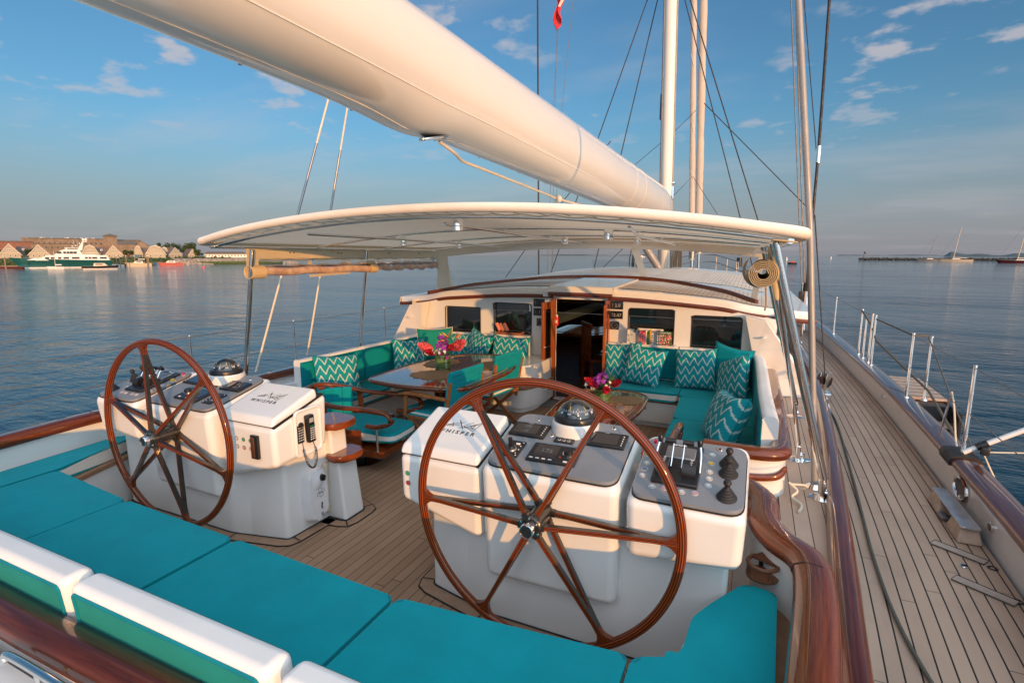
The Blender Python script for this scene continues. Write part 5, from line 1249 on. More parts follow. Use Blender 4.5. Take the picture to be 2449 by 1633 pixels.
g = G(); g.tube([(-.165, 6.49, .99), (-.165, 6.49, 1.10)], [.024, .024], 12); g.cyl((-.165, 6.49, 1.10), (-.165, 6.49, 1.13), .012, seg=8, mi=1); g.box((-.165, 6.464, 1.04), (.026, .002, .04), 0, mi=1)
tag(g.obj('fire_extinguisher', ['red plastic', 'lettering white']), 'small red extinguisher with white label hanging by the left door', 'extinguisher')
# magazines on the ledge under the window
MG = 'magazines stacked in front of the right window'; rs = random.Random(11); x = .80
mcol = ['far white', 'white button', 'lettering white', 'grey metal', 'pink button', 'petal pink', 'red plastic', 'petal pink', 'petal white', 'leaf', 'yellow plastic', 'white button', 'blue button', 'seam grey', 'blue button']
names = ['white', 'pale', 'off white', 'grey', 'dusty pink', 'coral', 'red', 'pink', 'cream', 'green', 'yellow', 'plain white', 'blue', 'dark grey', 'slate blue']
for i in range(15):
    w = rs.choice((.014, .018, .024, .030)) if i != 1 else .045; h = .15 + rs.uniform(-.015, .02); lean = rs.uniform(-.05, .03)
    g = G(); g.box((x + w / 2, 6.375, .845 + h / 2), (w, .10, h), .002, (0, lean, 0))
    if i in (1, 7): g.text('SE', frame((x + w / 2, 6.323, .95), (0, -1, 0), (0, 0, 1)), .028, 1)
    else:
        for k in range(4): g.box((x + w / 2, 6.3245, .87 + k * .026 + rs.uniform(0, .008)), (w * .55, .001, .012), 0, (0, lean, 0), 1)
    tag(g.obj('magazine', [mcol[i], 'seam grey' if i not in (6, 13, 14) else 'lettering white']), '%s spine, number %d from the left in the row of upright magazines' % (names[i], i + 1), 'magazine', MG); x += w + .0025
g = G(); g.box((1.06, 6.412, .925), (.30, .012, .20), .002, mi=0); tag(g.obj('magazine', ['far white']), 'tall pale magazine standing behind the row of spines', 'magazine', MG)
t = thing('magazine', 'Tuscan Style magazine with a pink garden cover, facing outwards', 'magazine', (1.245, 6.35, .845), MG)
g = G(); g.box((1.245, 6.345, .928), (.155, .010, .165), .001); g.obj('cover', 'leaf', t)
g = G(); rs2 = random.Random(4)
for k in range(150):
    px, pz = rs2.uniform(-.072, .072), rs2.uniform(-.078, .045); r = rs2.uniform(.003, .009); g.lathe([(r, 0), (0, .0006)], (1.245 + px, 6.3395 - k * .00001, .928 + pz), 6, rs2.choice((0, 0, 1, 2, 3)), Matrix.Rotation(PI / 2, 4, 'X'))
g.obj('cover_flowers', ['petal pink', 'petal red', 'petal white', 'far sand'], t, sharp=0, wn_=False)
g = G(); g.text('Tuscan Style', frame((1.243, 6.3375, .993), (0, -1, 0), (0, 0, 1)), .0265, bold=.0004); g.obj('cover_title', 'lettering white', t)
g = G(); g.box((1.06, 6.38, .838), (.62, .14, .012), .003); tag(g.obj('ledge', 'gelcoat'), 'thin white ledge under the upright magazines', 'ledge')
g = G(); g.box((-.78, 6.38, .838), (.56, .14, .012), .003); tag(g.obj('ledge', 'gelcoat'), 'thin white ledge under the tray of peach towels', 'ledge')
t = thing('towel_tray', 'orange lacquered tray holding rolled peach towels in the left window', 'tray', (-.80, 6.37, .845))
g = G(); g.prism(roundpoly([(-.98, 6.32), (-.62, 6.32), (-.60, 6.43), (-1.0, 6.43)], .03), .846, .856, .003)
g.tube([(-.98, 6.32, .87), (-.62, 6.32, .87), (-.56, 6.32, .895)], .008, 8); g.obj('tray', 'stainless tray', t)
for k in range(3): g = G(); g.tube([(-.93 + k * .055, 6.35, .895), (-.99 + k * .055, 6.37, .985)], [.026, .024], 14); tag(g.obj('rolled_towel', 'towel peach'), 'rolled peach towel, %s of three on the orange tray' % ('leftmost', 'middle one', 'rightmost')[k], 'towel', 'rolled peach towels')

# ================================================================ BIMINI ROOF
def bz(x, y): u = (y - 3.1) / 4.1; return (2.228 - .09 * u) - (.205 - .09 * u) * (abs(x) / 2.40) ** 2
t = thing('bimini_roof', 'large cream canvas sun roof on steel tubes over the cockpit', 'sun roof', (0, 5.2, .37))
def bx(y): return 2.40 if y < 5.5 else 2.40 - .04 * (y - 5.5)
def by0(x): return 3.10 + .10 * (abs(x) / 2.4) ** 6
outl = [(x, by0(x)) for x in [-2.36 + .118 * k for k in range(41)]]
rimp = outl + [(2.40, y) for y in (3.35, 4, 5, 6, 6.8)] + [(x, 7.15 - .0 * x) for x in (2.25, 1.5, .75, 0, -.75, -1.5, -2.25)] + [(-2.40, y) for y in (6.8, 6, 5, 4, 3.35)]
g = G()
def bf(off):
    def f(u, v): x = -2.38 + 4.76 * u; y = by0(x) + (7.15 - by0(x)) * v; return V(x, y, bz(x, y) + off)
    return f
g.surf(bf(-.01), 40, 20); g.obj('canopy', 'canvas white', t, sharp=0, wn_=False)
g = G(); g.tube(cat([(x, y, bz(x, y) - .012) for x, y in rimp], 3, True), .032, 14, True); g.obj('padded_rim', 'canvas rim', t, sharp=0)
g = G()
for yy, o in ((3.30, -.055), (4.55, -.05), (5.75, -.05), (6.95, -.055)): g.tube([(x, yy, bz(x, yy) + o) for x in [-2.33 + .1165 * k for k in range(41)]], .0125, 10)
for xx in (-2.33, 2.33): g.tube([(xx, y, bz(xx, y) - .06) for y in (3.25, 4, 5, 6, 6.95)], .0165, 10)
for xx in (-1.25, 0.0, 1.25): g.tube([(xx * (1.12 if y < 4 else 1), y, bz(xx, y) - .085) for y in (3.5, 4.5, 5.75, 6.95)], .013, 10)
g.obj('frame_tubes', 'steel', t, sharp=0)
g = G(); rs = random.Random(5)
g.tube([(-2.2 + .11 * k, 3.20 + .02 * math.sin(k * 2.1), bz(-2.2 + .11 * k, 3.2) - .050 + .006 * math.sin(k * 3.3)) for k in range(40)], .0035, 5)
for k in range(26): x = -2.2 + .17 * k; g.tube([(x, 3.14, bz(x, 3.14) - .03), (x + .05, 3.26, bz(x, 3.26) - .045)], .003, 5)
g.obj('lashing_cord', 'rope white', t, wn_=False)
for x, y, r in ((.10, 3.52, .040), (-1.30, 4.75, .034), (-1.28, 5.9, .034), (1.02, 4.45, .040), (1.0, 5.75, .034), (.10, 6.0, .034)):
    g = G(); z = bz(x, y); g.lathe([(0, z - .04), (r * .8, z - .04), (r, z - .05), (r, z - .10), (r * .95, z - .105), (r * 1.05, z - .108), (r * 1.05, z - .135), (r * .8, z - .138), (0, z - .130)], (x, y, 0), 24); g.obj('downlight', 'chrome', t, sharp=50)
# posts
def post(x0, y0, z0, x1, y1, z1, r=.024, bend=True):
    g = G(); a = V(x0, y0, z0); b_ = V(x1, y1, z1); d = (b_ - a).normalized(); k = a + V(0, 0, .13)
    g.tube([k, b_], r, 16); g.tube([a, k + d * .02], [r * .8, r * .95], 12); g.lathe([(0, 0), (.07, 0), (.07, .005), (.04, .010), (0, .010)], a, 24)
    g.box(a + V(0, 0, .06), (.03, .055, .11), .006)
    for sy in (-.02, .02): g.cyl(a + V(.0, sy, .05), a + V(.028, sy, .05), .006, seg=8)
    return g.obj('post', 'steel', t, sharp=45)
post(2.645, 3.69, .37, 2.25, 3.30, 1.97, .027); post(2.60, 5.56, .37, 2.205, 4.4, 1.97, .022); post(-2.60, 3.69, .37, -2.24, 3.62, 1.95, .024); post(-2.56, 5.40, .37, -2.30, 5.35, 1.95, .021); post(2.55, 4.35, .37, 2.26, 3.9, 1.97, .014)
g = G()
for k in range(14): y = 3.2 + k * .03; g.box((2.30, y, 1.975), (.12, .010, .006), 0, (0, R(7), 0))
g.obj('corner_vent', 'canvas cream', t)
g = G(); g.tube([(2.235, 3.42, 1.95), (2.262, 3.45, 1.80), (2.292, 3.47, 1.64)], [.016, .022, .012], 10, flat=.5); g.obj('post_cover', 'canvas cream', t)
# port curtain, rolled up and held by loops
t = thing('rolled_curtain', 'cream side curtain with a rolled clear window hanging along the left of the roof', 'curtain', (-2.33, 5.3, 1.75))
xc = -2.325; g = G(); zt = lambda y: bz(2.33, y) - .03
zs0 = 1.868
for ya, yb in ((3.62, 7.12),):
    g.quad((xc, ya, zs0), (xc, yb, zs0), (xc, yb, zt(yb)), (xc, ya, zt(ya)))
for ya, yb in ((3.61, 3.75), (4.39, 4.45), (5.0, 5.06), (5.38, 5.52), (6.15, 6.2), (6.9, 7.12)): g.quad((xc, ya, 1.76), (xc, yb, 1.76), (xc, yb, zs0), (xc, ya, zs0))
g.obj('curtain_panel', 'canvas cream', t, sharp=0, wn_=False)
g = G(); g.surf(lambda u, v: V(xc + .05 * math.sin(PI * v) + .006 * math.sin(u * 60), 3.75 + 3.15 * u, 1.868 - .105 * v), 60, 6); g.obj('clear_window', 'clear vinyl', t, sharp=0, wn_=False)
g = G(); n = 40; g.tube([(xc + .03, 3.66 + 3.4 * k / n, 1.735 + .006 * math.sin(k * .9) + (.010 * math.sin(k * 2.2) if k > 22 else 0)) for k in range(n + 1)], [.042 if k < 20 else .036 + .010 * math.sin(k * 1.9) for k in range(n + 1)], 14); g.obj('curtain_roll', 'rolled vinyl', t, sharp=0, wn_=False)
for y0, w, r in ((3.60, .17, .062), (5.36, .13, .054), (6.98, .12, .050)):
    g = G(); pr = [(r, 0), (r + .004, .004), (r + .004, w - .004), (r, w), (r - .006, w - .004), (r - .006, .004), (r, 0)]
    g.lathe(pr, (xc + .03, y0, 1.735), 28, 0, Matrix.Rotation(-PI / 2, 4, 'X')); g.obj('curtain_loop', 'canvas cream', t, sharp=50)
g = G(); g.prism([(4.35, 1.66), (5.0, 1.68), (4.98, 1.70), (4.35, 1.69)], 0, .004, 0); g.v = [(xc + .05 + v[2], v[0], v[1]) for v in g.v]
for yy in (4.15, 4.2, 4.86, 4.91, 5.8, 5.84, 6.5, 6.54): g.box((xc + .004, yy, 1.925), (.006, .014, .014), .002, mi=1)
g.obj('curtain_strap', ['canvas white', 'black plastic'], t)
# starboard curtain roll seen end-on
t = thing('rolled_curtain', 'tight cream spiral roll of clear curtain hanging by the right steel posts', 'curtain', (2.21, 3.7, 1.79))
g = G(); sp = []
for k in range(150):
    a = k * .22; r = .027 + .0016 * a; sp.append((r * math.cos(a), r * math.sin(a)))
P0_ = V(2.206, 3.30, 1.796); P1_ = V(2.208, 4.2, 1.80)
for k in range(len(sp) - 1):
    for (ra, rb) in ((0, 0),):
        a, b_ = sp[k], sp[k + 1]; g.quad((P0_.x + a[0], P0_.y, P0_.z + a[1]), (P0_.x + b_[0], P0_.y, P0_.z + b_[1]), (P1_.x + b_[0], P1_.y, P1_.z + b_[1]), (P1_.x + a[0], P1_.y, P1_.z + a[1]))
for k in range(0, len(sp) - 1, 1): a, b_ = sp[k], sp[k + 1]; g.tube([(P0_.x + a[0], P0_.y, P0_.z + a[1]), (P0_.x + b_[0], P0_.y, P0_.z + b_[1])], .0022, 5, caps=False)
g.obj('curtain_roll', 'canvas cream', t, sharp=0, wn_=False)
g = G()
g.surf(lambda u, v: V(2.195 + .10 * math.cos(2 * PI * u) * (1 + .25 * math.sin(3 * 2 * PI * u + 4 * v) * v), 3.42 + .9 * v, 1.81 + .10 * math.sin(2 * PI * u) * (1 + .3 * math.sin(2 * 2 * PI * u + 3 * v) * v) + .03 * v), 30, 20); g.obj('crumpled_film', 'crumpled vinyl', t, sharp=0, wn_=False)
g = G(); g.surf(lambda u, v: V(2.255 + .01 * math.sin(u * 9), 3.35 + .9 * u, 1.80 + .19 * v), 20, 6); g.obj('curtain_film', 'crumpled vinyl', t, sharp=0, wn_=False)
g = G(); g.tube(cat([(2.23, 3.68, 1.72), (2.235, 3.64, 1.66), (2.24, 3.62, 1.60), (2.235, 3.62, 1.56)], 5), .022, 8, flat=.25); g.obj('curtain_strap', 'canvas white', t)
# windshield curtain with borders, from the roof rail up to the canopy
t = thing('windshield', 'clear curved windscreen curtain with cream borders ahead of the cockpit', 'windscreen', (0, 7.3, 1.7))
A2 = [(x, y) for x, y in arc if abs(x) <= 2.2]
def wsf(u, v):
    k = u * (len(A2) - 1); i = min(int(k), len(A2) - 2); f = k - i; x = A2[i][0] * (1 - f) + A2[i + 1][0] * f; y = A2[i][1] * (1 - f) + A2[i + 1][1] * f
    zb = roof_z(x, y) + .05; xt = x * 1.03; yt = 7.08 - .10 * (abs(x) / 2.2) ** 2; ztp = bz(xt, yt) - .05
    return V(x + (xt - x) * v, y + (yt - y) * v, zb + (ztp - zb) * v)
g = G(); g.surf(lambda u, v: wsf(u, v * .80 + .02), 60, 8); g.obj('clear_window', 'clear vinyl', t, sharp=0, wn_=False)
g = G(); g.surf(lambda u, v: wsf(u, .80 + .20 * v), 60, 4)
for u0, w in ((.635, .024), (.985, .015), (0, .03)): g.surf(lambda u, v: wsf(u0 + w * u, v * .82) + V(0, -.004, 0), 2, 10)
g.obj('curtain_border', 'canvas white', t, sharp=0, wn_=False)
g = G(); g.surf(lambda u, v: V(-2.26 + .02 * v, 7.12 - .5 * u * (1 - v) * 0 + .25 * (1 - v) * u, 1.36 + .56 * v), 4, 6); g.obj('curtain_corner', 'canvas cream', t, sharp=0, wn_=False)
# ================================================================ SPARS AND RIGGING
t = thing('boom', 'huge glossy white boom sweeping from the upper left down to the mast', 'boom', (.08, 7, 3.0))
g = G(); ys = [-7 + .35 * i for i in range(57)]; seg = 48
def bsec(y, a):      # boom cross-section with a pocket bulge under it near y = 3.9
    k = max(0, min(1.22, (12.4 - y) / 9.0)); rx = .37 - .05 * k; rzz = .40 - .075 * k
    if y > 11.2: f = ((y - 11.2) / 1.4) ** 2; rx *= 1 - .25 * f; rzz *= 1 - .18 * f
    cx_ = .08; cz_ = 2.965 + .080 * k
    ca, sa = math.cos(a), math.sin(a); p = 2.35
    d = (abs(ca) ** p + abs(sa) ** p) ** (-1 / p)
    X, Z = ca * d * rx, sa * d * rzz
    bul = math.exp(-((y - 3.0) / .40) ** 2) if y < 3.0 else math.exp(-((y - 3.0) / .30) ** 2)
    if Z < 0: Z *= 1 + .16 * bul * abs(sa) ** 3
    if ca < 0 and sa < 0: X *= 1 + .03 * bul
    return V(cx_ + X, y, cz_ + Z)
yl = [-7 + .12 * i for i in range(163)]; yl = [y for y in yl if y <= 12.42]
g.surf(lambda u, v: bsec(-7 + 19.42 * v, -2 * PI * u), 56, 150, uvs=(1, 1))
g.add([bsec(12.42, 2 * PI * k / 32) for k in range(32)], [list(range(32))], smooth=False)
g.obj('boom_skin', 'boom paint', t, sharp=0, wn_=False)
g = G()
for y in (8.4, 9.1): g.tube([bsec(y + .10 * math.sin(a), a) + V(0, 0, 0) for a in [2 * PI * k / 48 for k in range(48)]], .0028, 4, True)
for (yc, rr_) in ((10.3, .55), (11.2, .45)):
    g.tube([bsec(yc + rr_ * math.cos(b), R(-25) + .75 * math.sin(b)) for b in [R(-80 + 160 * k / 20) for k in range(21)]], .0025, 4)
g.obj('panel_seam', 'canvas cream', t, wn_=False)
g = G()
for a_, y0, y1 in ((R(-38), -6.9, 7.5), (R(-84), -6.9, 12.0)): g.tube([bsec(y0 + (y1 - y0) * k / 60, a_) for k in range(61)], .004, 5)
g.obj('moulding_line', 'boom paint', t, wn_=False)
for y in (1.85, 2.6, 3.5, 4.2, 5.05, 5.8, 6.55, 7.4, 8.4, 9.6): 
    p = bsec(y, R(-118)); g = G(); g.tube([p - V(-.004, 0, -.004), p + V(.004, 0, -.004)], .009, 10); g.obj('bolt_head', 'grey metal', t)
g = G(); c0 = bsec(3.20, R(-82)) + V(0, 0, -.004); ax = V(-.06, -.26, .05)
pr = [c0 + V(.050 * math.cos(a), .17 * math.sin(a), .045 * math.sin(a)) for a in [2 * PI * k / 24 for k in range(24)]]
g.tube(pr, .010, 8, True); g.obj('pocket_rim', 'steel', t)
g = G(); g.add([p + V(0, 0, -.004) for p in pr], [list(range(24))], smooth=False); g.obj('pocket_opening', 'black plastic', t)
# sheets hanging from the boom
for a, b_, lb in (((-2.62, 6.45, 6.8), (-3.43, 4.51, .46), 'nearer tan rope rising from the left rail behind the boom'), ((-2.78, 6.60, 6.9), (-3.67, 5.58, .46), 'further tan rope rising from the left rail behind the boom')):
    g = G(); g.cyl(a, b_, .0135, seg=10); A_, B_ = V(*a), V(*b_); q0, q1 = A_.lerp(B_, .55), A_.lerp(B_, .76); g.cyl(q0, q1, .0155, seg=10, mi=1)
    tag(g.obj('runner_rope', ['rope white', 'grey metal']), lb, 'rope', 'running backstay ropes on the left rail')
g = G(); p0 = c0 + V(0, .05, -.02); pl_ = [p0, p0 + V(.0, .2, -.04)] + [V(.05 - .05 * k / 9, 3.7 + (6.0 - 3.7) * k / 9, 2.615 + (2.55 - 2.615) * k / 9) for k in range(10)] + [V(.24, 7.0, 2.47), V(.35, 7.6, 2.36)]
g.tube(cat(pl_, 4), .012, 8); o = g.obj('outhaul_rope', 'rope white'); tag(o, 'cream rope running forward from the pocket under the boom to a white ball', 'rope')
g = G(); g.lathe([(.045 * math.sin(a), .045 * math.cos(a)) for a in [PI * k / 14 for k in range(15)]], (.0, 6.02, 2.55), 20); g.obj('stopper_ball', 'far white', o)
t = thing('mast', 'tall white main mast standing ahead of the deckhouse', 'mast', (.17, 13, 1))
g = G(); mp = [(.18 - .006 * (z - 1.5), 13.05 - .10 * (z - 1.5), z) for z in (.4, 1.5, 3, 5, 8, 12, 18, 26)]
g.tube(mp, [.128] * 5 + [.125, .12, .11], 28); g.obj('mast_tube', 'boom paint', t, sharp=0)
g = G(); g.tube([(p[0] - .125, p[1] - .05, p[2]) for p in mp[1:]], .018, 8); g.tube([(p[0] + .14, p[1] - .02, p[2]) for p in mp[1:6]], .014, 8); g.tube([(p[0] - .155, p[1], p[2]) for p in mp[1:]], .008, 6); g.obj('mast_track', 'mast grey', t)
g = G(); g.box((.29, 12.86, 3.30), (.10, .12, .30), .02); g.box((.29, 12.86, 3.52), (.14, .16, .04), .01); g.box((-.03, 12.86, 5.2), (.05, .08, .55), .01, mi=1); g.obj('mast_fitting', ['steel', 'black plastic'], t)
g = G(); g.tube([(-.42, 12.1, 2.55), (-.17, 12.2, 2.13), (.24, 12.35, 1.48)], .085, 14); g.obj('boom_vang', 'mast grey', t)
g = G(); rs = random.Random(2)
for (cx_, n) in ((-.50, 5), (.48, 6)):
    for k in range(n): 
        xx = cx_ + rs.uniform(-.06, .06); g.tube(cat([(xx, 12.8, 2.15), (xx - .05, 12.75, 1.75), (xx - .02, 12.74, 1.48 - rs.uniform(0, .06)), (xx + .05, 12.75, 1.55), (xx + .04, 12.8, 2.12)], 5), .013, 6)
for cx_ in (.38, .43): g.tube([(cx_, 12.86, 2.3), (cx_, 12.86, 1.0)], .018, 8, mi=1)
g.obj('coiled_halyard', ['rope dark', 'rope white'], t)
FS = 'furled headsails'
for lb, p, r in (('left of the two tightly furled white headsails', [(-.60, 18.6, 20), (-.08, 18, 9.47), (.17, 18, 3.6), (.255, 18, 1.75)], .085), ('right of the two tightly furled white headsails', [(-.55, 22, 22), (-.13, 21, 10.67), (.09, 21, 3.87), (.17, 21, 1.95)], .125)):
    t = thing('furled_sail', lb, 'sail', p[-1], FS); g = G(); P = cat(p, 24); n = len(P)
    g.tube(P, [r * (1 + .07 * math.sin(k * .8) + .04 * math.sin(k * 2.3)) for k in range(n)], 14)
    for q in range(2): g.tube([P[k] + V(math.cos(k * .9 + q * 3) * r * .93, math.sin(k * .9 + q * 3) * r * .93, 0) for k in range(n)], .014, 5)
    g.obj('sail_roll', 'canvas white', t, sharp=0, wn_=False)
    e = P[-1]; g = G(); g.tube([e + V(0, 0, .3), e + V(.0, 0, .02)], r * 1.08, 12); g.obj('sail_band', 'grey metal', t); g = G(); g.tube([e, e + V(.03, .05, -1.0)], .05, 10); g.obj('furling_drum', 'steel', t)
# stays, halyards and shrouds, each a wire of its own
def wire(lb, pts, r=.012, mt='wire', cat_='stay', name='stay', ext=0):
    P = [V(*p) for p in pts]
    if ext: P[0] = P[0] + (P[0] - P[1]).normalized() * ext
    g = G(); g.tube(P, r * .8, 8); return tag(g.obj(name, mt, wn_=False), lb, cat_, 'wires and lines of the rigging')
wire('heavy dark shroud seen left of the mast through the windscreen', [(-3.04, 12.8, 7.94), (-2.94, 12.8, .45)], .026, ext=9)
wire('left of two black stays sloping down behind the boom', [(-.42, 12.8, 7.47), (-1.45, 12.8, 4.67), (-2.60, 12.8, 1.5), (-3.0, 12.8, .45)], .015, ext=9)
wire('right of two black stays sloping down behind the boom', [(-.20, 12.8, 7.42), (-.89, 12.8, 4.27), (-1.52, 12.8, 1.4), (-1.7, 12.8, .5)], .015, ext=9)
wire('dark line slanting to the left rail through the windscreen', [(-1.2, 13, 4.6), (-3.35, 13, 2.14), (-4.0, 13, 1.3)], .013)
wire('thin line slanting left through the middle of the windscreen', [(-.1, 16, 3.5), (-1.39, 16, 2.22), (-2.14, 16, 1.49)], .013)
wire('left of two black stays running down right of the furled sails', [(.21, 14, 7.83), (1.73, 14, 2.8), (2.3, 14, .9)], .015, ext=9)
wire('right of two black stays running down right of the furled sails', [(.33, 14, 7.81), (2.12, 14, 2.73), (2.7, 14, 1.0)], .017, ext=9)
wire('black line from the furled sail down to the right shroud', [(.77, 14, 5.47), (3.24, 14, 2.85)], .013)
wire('upper thin line crossing the mast', [(-.82, 14, 4.17), (.11, 14, 4.88), (.60, 14, 5.33)], .008)
wire('lower thin line crossing the mast', [(-.6, 14, 2.7), (.18, 14, 3.37), (.60, 14, 3.80), (1.22, 14, 2.88)], .008)
wire('left of the thin twin lines beside the grey pole', [(2.40, 11, 6.22), (2.83, 11, 2.37), (2.97, 11, 1.11), (3.0, 11, .42)], .013, 'wire steel', ext=9)
wire('right of the thin twin lines beside the grey pole', [(2.47, 11, 6.21), (2.88, 11, 2.37), (3.02, 11, 1.11), (3.05, 11, .42)], .013, 'wire steel', ext=9)
wire('thick dark shroud crossing the grey pole at the right', [(2.98, 11, 6.13), (3.02, 11, 3.67), (3.02, 11, 2.32), (3.03, 11, 1.3)], .030, 'wire', ext=9)
wire('thin line meeting the thick right shroud at its clamp', [(2.60, 11, 6.2), (2.99, 11, 3.67)], .010, 'wire', ext=6)
wire('thin dark sheet running down to the block on the right deck', [(2.73, 7, 2.35), (2.99, 7, .47)], .009)
for lb, x, dx, z in (('grey halyard left of the small red flag', -2.56, .04, 5.5), ('grey halyard right of the small red flag', -2.38, .24, 5.45), ('third grey halyard left of the flag', -2.60, .13, 5.55)): wire(lb, [(x + dx, 12.8, 7.8), (x, 12.8, z), (x - dx * .9, 12.8, 1.4)], .008, 'wire steel', 'halyard', 'halyard', ext=4)
g = G(); g.cyl((3.02, 11, 3.78), (3.02, 11, 3.50), .042, seg=12); tag(g.obj('shroud_clamp', 'steel'), 'metal clamp high on the thick right shroud', 'clamp')
t = thing('turnbuckle', 'polished rigging screw at the foot of the thick right shroud', 'turnbuckle', (3.03, 11, .42)); g = G(); g.cyl((3.03, 11, 1.32), (3.03, 11, .78), .055, seg=16); g.cyl((3.03, 11, .78), (3.03, 11, .42), .030, seg=12); g.obj('screw_body', 'chrome', t); g = G(); g.cyl((3.03, 11, 1.40), (3.03, 11, 1.25), .065, seg=12); g.box((2.93, 10.98, 1.0), (.05, .05, .5), .01); g.obj('boot', 'black rubber', t)
for x_ in (-2.95,): g = G(); g.cyl((x_, 12.8, .95), (x_, 12.8, .45), .045, seg=12); tag(g.obj('turnbuckle', 'steel'), 'rigging screw at the foot of the heavy left shroud', 'turnbuckle')
t = thing('support_pole', 'tall slim grey pole rising from the deck beside the right steel posts', 'pole', (2.62, 3.85, .37)); g = G(); g.tube([(2.62, 3.85, .38), (2.46, 3.85, 2.05), (2.29, 3.85, 3.41), (2.1, 3.85, 5.0)], .020, 14); g.obj('pole_tube', 'mast grey', t); g = G(); g.lathe([(0, 0), (.06, 0), (.06, .006), (.03, .03), (0, .03)], (2.62, 3.85, .37), 20); g.obj('foot_flange', 'chrome', t)
g = G()
def flagp(u, v): return V(-2.40 - .16 * u + .05 * math.sin(v * 7), 12.75 + .06 * math.sin(u * 9 + v * 4), 8.05 - .72 * v - .16 * u + .05 * math.sin(u * 6))
g.surf(flagp, 12, 16, 0); 
for i, f in enumerate(g.f):
    u = (i % 12) / 12; v = (i // 12) / 16
    g.mi[i] = 1 if (u < .45 and v < .55 and (i * 7) % 3) else (2 if (u > .8 and v > .75) else 0)
tag(g.obj('flag', ['flag red', 'far white', 'blue button'], sharp=0, wn_=False), 'small limp red flag with white corner hoisted left of the mast', 'flag')

# ================================================================ STANCHIONS AND LIFELINES
def stanchion(x, y, z, lb, h=.66, dx=0.0, pts=True):
    t = thing('stanchion', lb, 'stanchion', (x, y, z), 'steel guard rail stanchions'); g = G()
    g.tube([(x, y, z), (x + dx, y, z + .12), (x + dx, y, z + h)], [.017, .014, .011], 12); g.lathe([(0, h), (.013, h), (.012, h + .015), (0, h + .02)], (x + dx, y, z), 12); g.obj('stanchion_tube', 'steel', t)
    g = G(); g.lathe([(0, 0), (.032, 0), (.030, .008), (.018, .022), (0, .022)], (x, y, z - .004), 16); g.obj('stanchion_base', 'steel', t); return t
Z0 = .452
spec = [(4.72, 'nearest right stanchion beside the white boat boom'), (6.46, 'right stanchion beside the boarding steps'), (8.22, 'aft post of the gate in the right guard rail'), (8.40, 'forward gate post with a white line tied to it'), (9.05, 'tall steel post just forward of the right gate'), (11.05, 'lone right stanchion forward of the gate'), (14.2, 'right stanchion just past the bimini posts'), (16.8, 'first right stanchion seen through the windscreen'), (19.5, 'second right stanchion seen through the windscreen'), (22.0, 'furthest right stanchion near the bow')]
for y, lb in spec: stanchion(capx(y) + .01, y, Z0 + sheer(y), lb)
for y, lb in ((3.83, 'left stanchion seen inside the left steering wheel'), (5.35, 'left stanchion between the two tan ropes'), (7.35, 'left stanchion beyond the settee beside the wheelhouse'), (9.4, 'left stanchion hidden beyond the deckhouse corner'), (16.5, 'left stanchion at the left of the windscreen'), (19.3, 'left stanchion near the middle of the windscreen')): stanchion(-capx(y) - .01, y, Z0 - (.12 if y < 12 else 0) + sheer(y), lb)
g = G()
stanchion(capx(8.75) + .01, 8.75, Z0, 'short steel post inside the right gate', .56)
def life(s, ya, yb, z, lb, r=.0035, mt='wire steel'):
    ys_ = [ya + (yb - ya) * k / 12 for k in range(13)]; g = G(); g.tube([(s * (capx(y) + .01), y, Z0 + sheer(y) + (0 if s > 0 or y >= 12 else -.12) + z - .012 * math.sin(PI * k / 12)) for k, y in enumerate(ys_)], r, 6); return tag(g.obj('lifeline', mt, wn_=False), lb, 'lifeline', 'guard rail wires')
for s, sides in ((1, 'right'), (-1, 'left')):
    if s > 0:
        rng_ = [(1.2, 4.72, 'aft of the nearest stanchion'), (4.72, 6.46, 'between the two nearest stanchions'), (8.40, 11.05, 'forward of the gate'), (11.05, 22.0, 'running to the bow')]
    else: rng_ = [(-1.5, 3.83, 'behind the left wheel'), (3.83, 7.35, 'above the left settee'), (7.35, 19.3, 'ahead of the wheelhouse corner')]
    for a, b_, w in rng_:
        life(s, a, b_, .65, 'upper %s guard wire %s' % (sides, w)); life(s, a, b_, .32, 'lower %s guard wire %s' % (sides, w))
g = G(); g.tube([(capx(9.05), 9.05, 1.10), (capx(8.4) + .02, 8.45, .95), (capx(8.2) + .02, 8.1, .80), (3.95, 6.9, .45), (3.98, 5.6, .10), (4.0, 4.9, -.1)], .013, 7); tag(g.obj('gate_rope', 'rope dark'), 'thick black rope slanting down outside the right guard rail', 'rope')
g = G(); g.tube([(capx(8.2) + .02, 8.22, 1.07), (capx(6.5) + .01, 6.46, 1.10), (3.92, 7.04, 1.03)], .010, 7); g.tube([(3.92, 7.04, 1.03), (3.93, 6.1, .55), (3.95, 4.95, .02)], .006, 6); tag(g.obj('stair_rope', 'rope dark'), 'black handrail rope of the boarding steps', 'rope')
# pulpit at the bow
t = thing('bow_pulpit', 'steel pulpit rails round the bow seen through the windscreen', 'railing', (0, 25, .45)); g = G()
for z in (.66, .34): g.tube(cat([(s_ * (capx(y) + .02), y, Z0 + sheer(y) + z) for s_, y in ((1, 20.8), (1, 22.5), (1, 24.2), (1, 25.6), (-1, 25.6), (-1, 24.2), (-1, 22.5), (-1, 20.8))], 6), .020, 8)
for s_, y in ((1, 22.2), (1, 23.6), (1, 25.2), (-1, 22.2), (-1, 23.6), (-1, 25.2)): g.tube([(s_ * capx(y), y, Z0 + sheer(y)), (s_ * capx(y), y, Z0 + sheer(y) + .66)], .018, 8)
g.obj('pulpit_rails', 'grey metal', t); g = G(); g.tube([(1.55, 22.4, 1.45), (1.55, 22.4, 1.80)], .10, 10); g.obj('bow_lantern', 'black plastic', t)
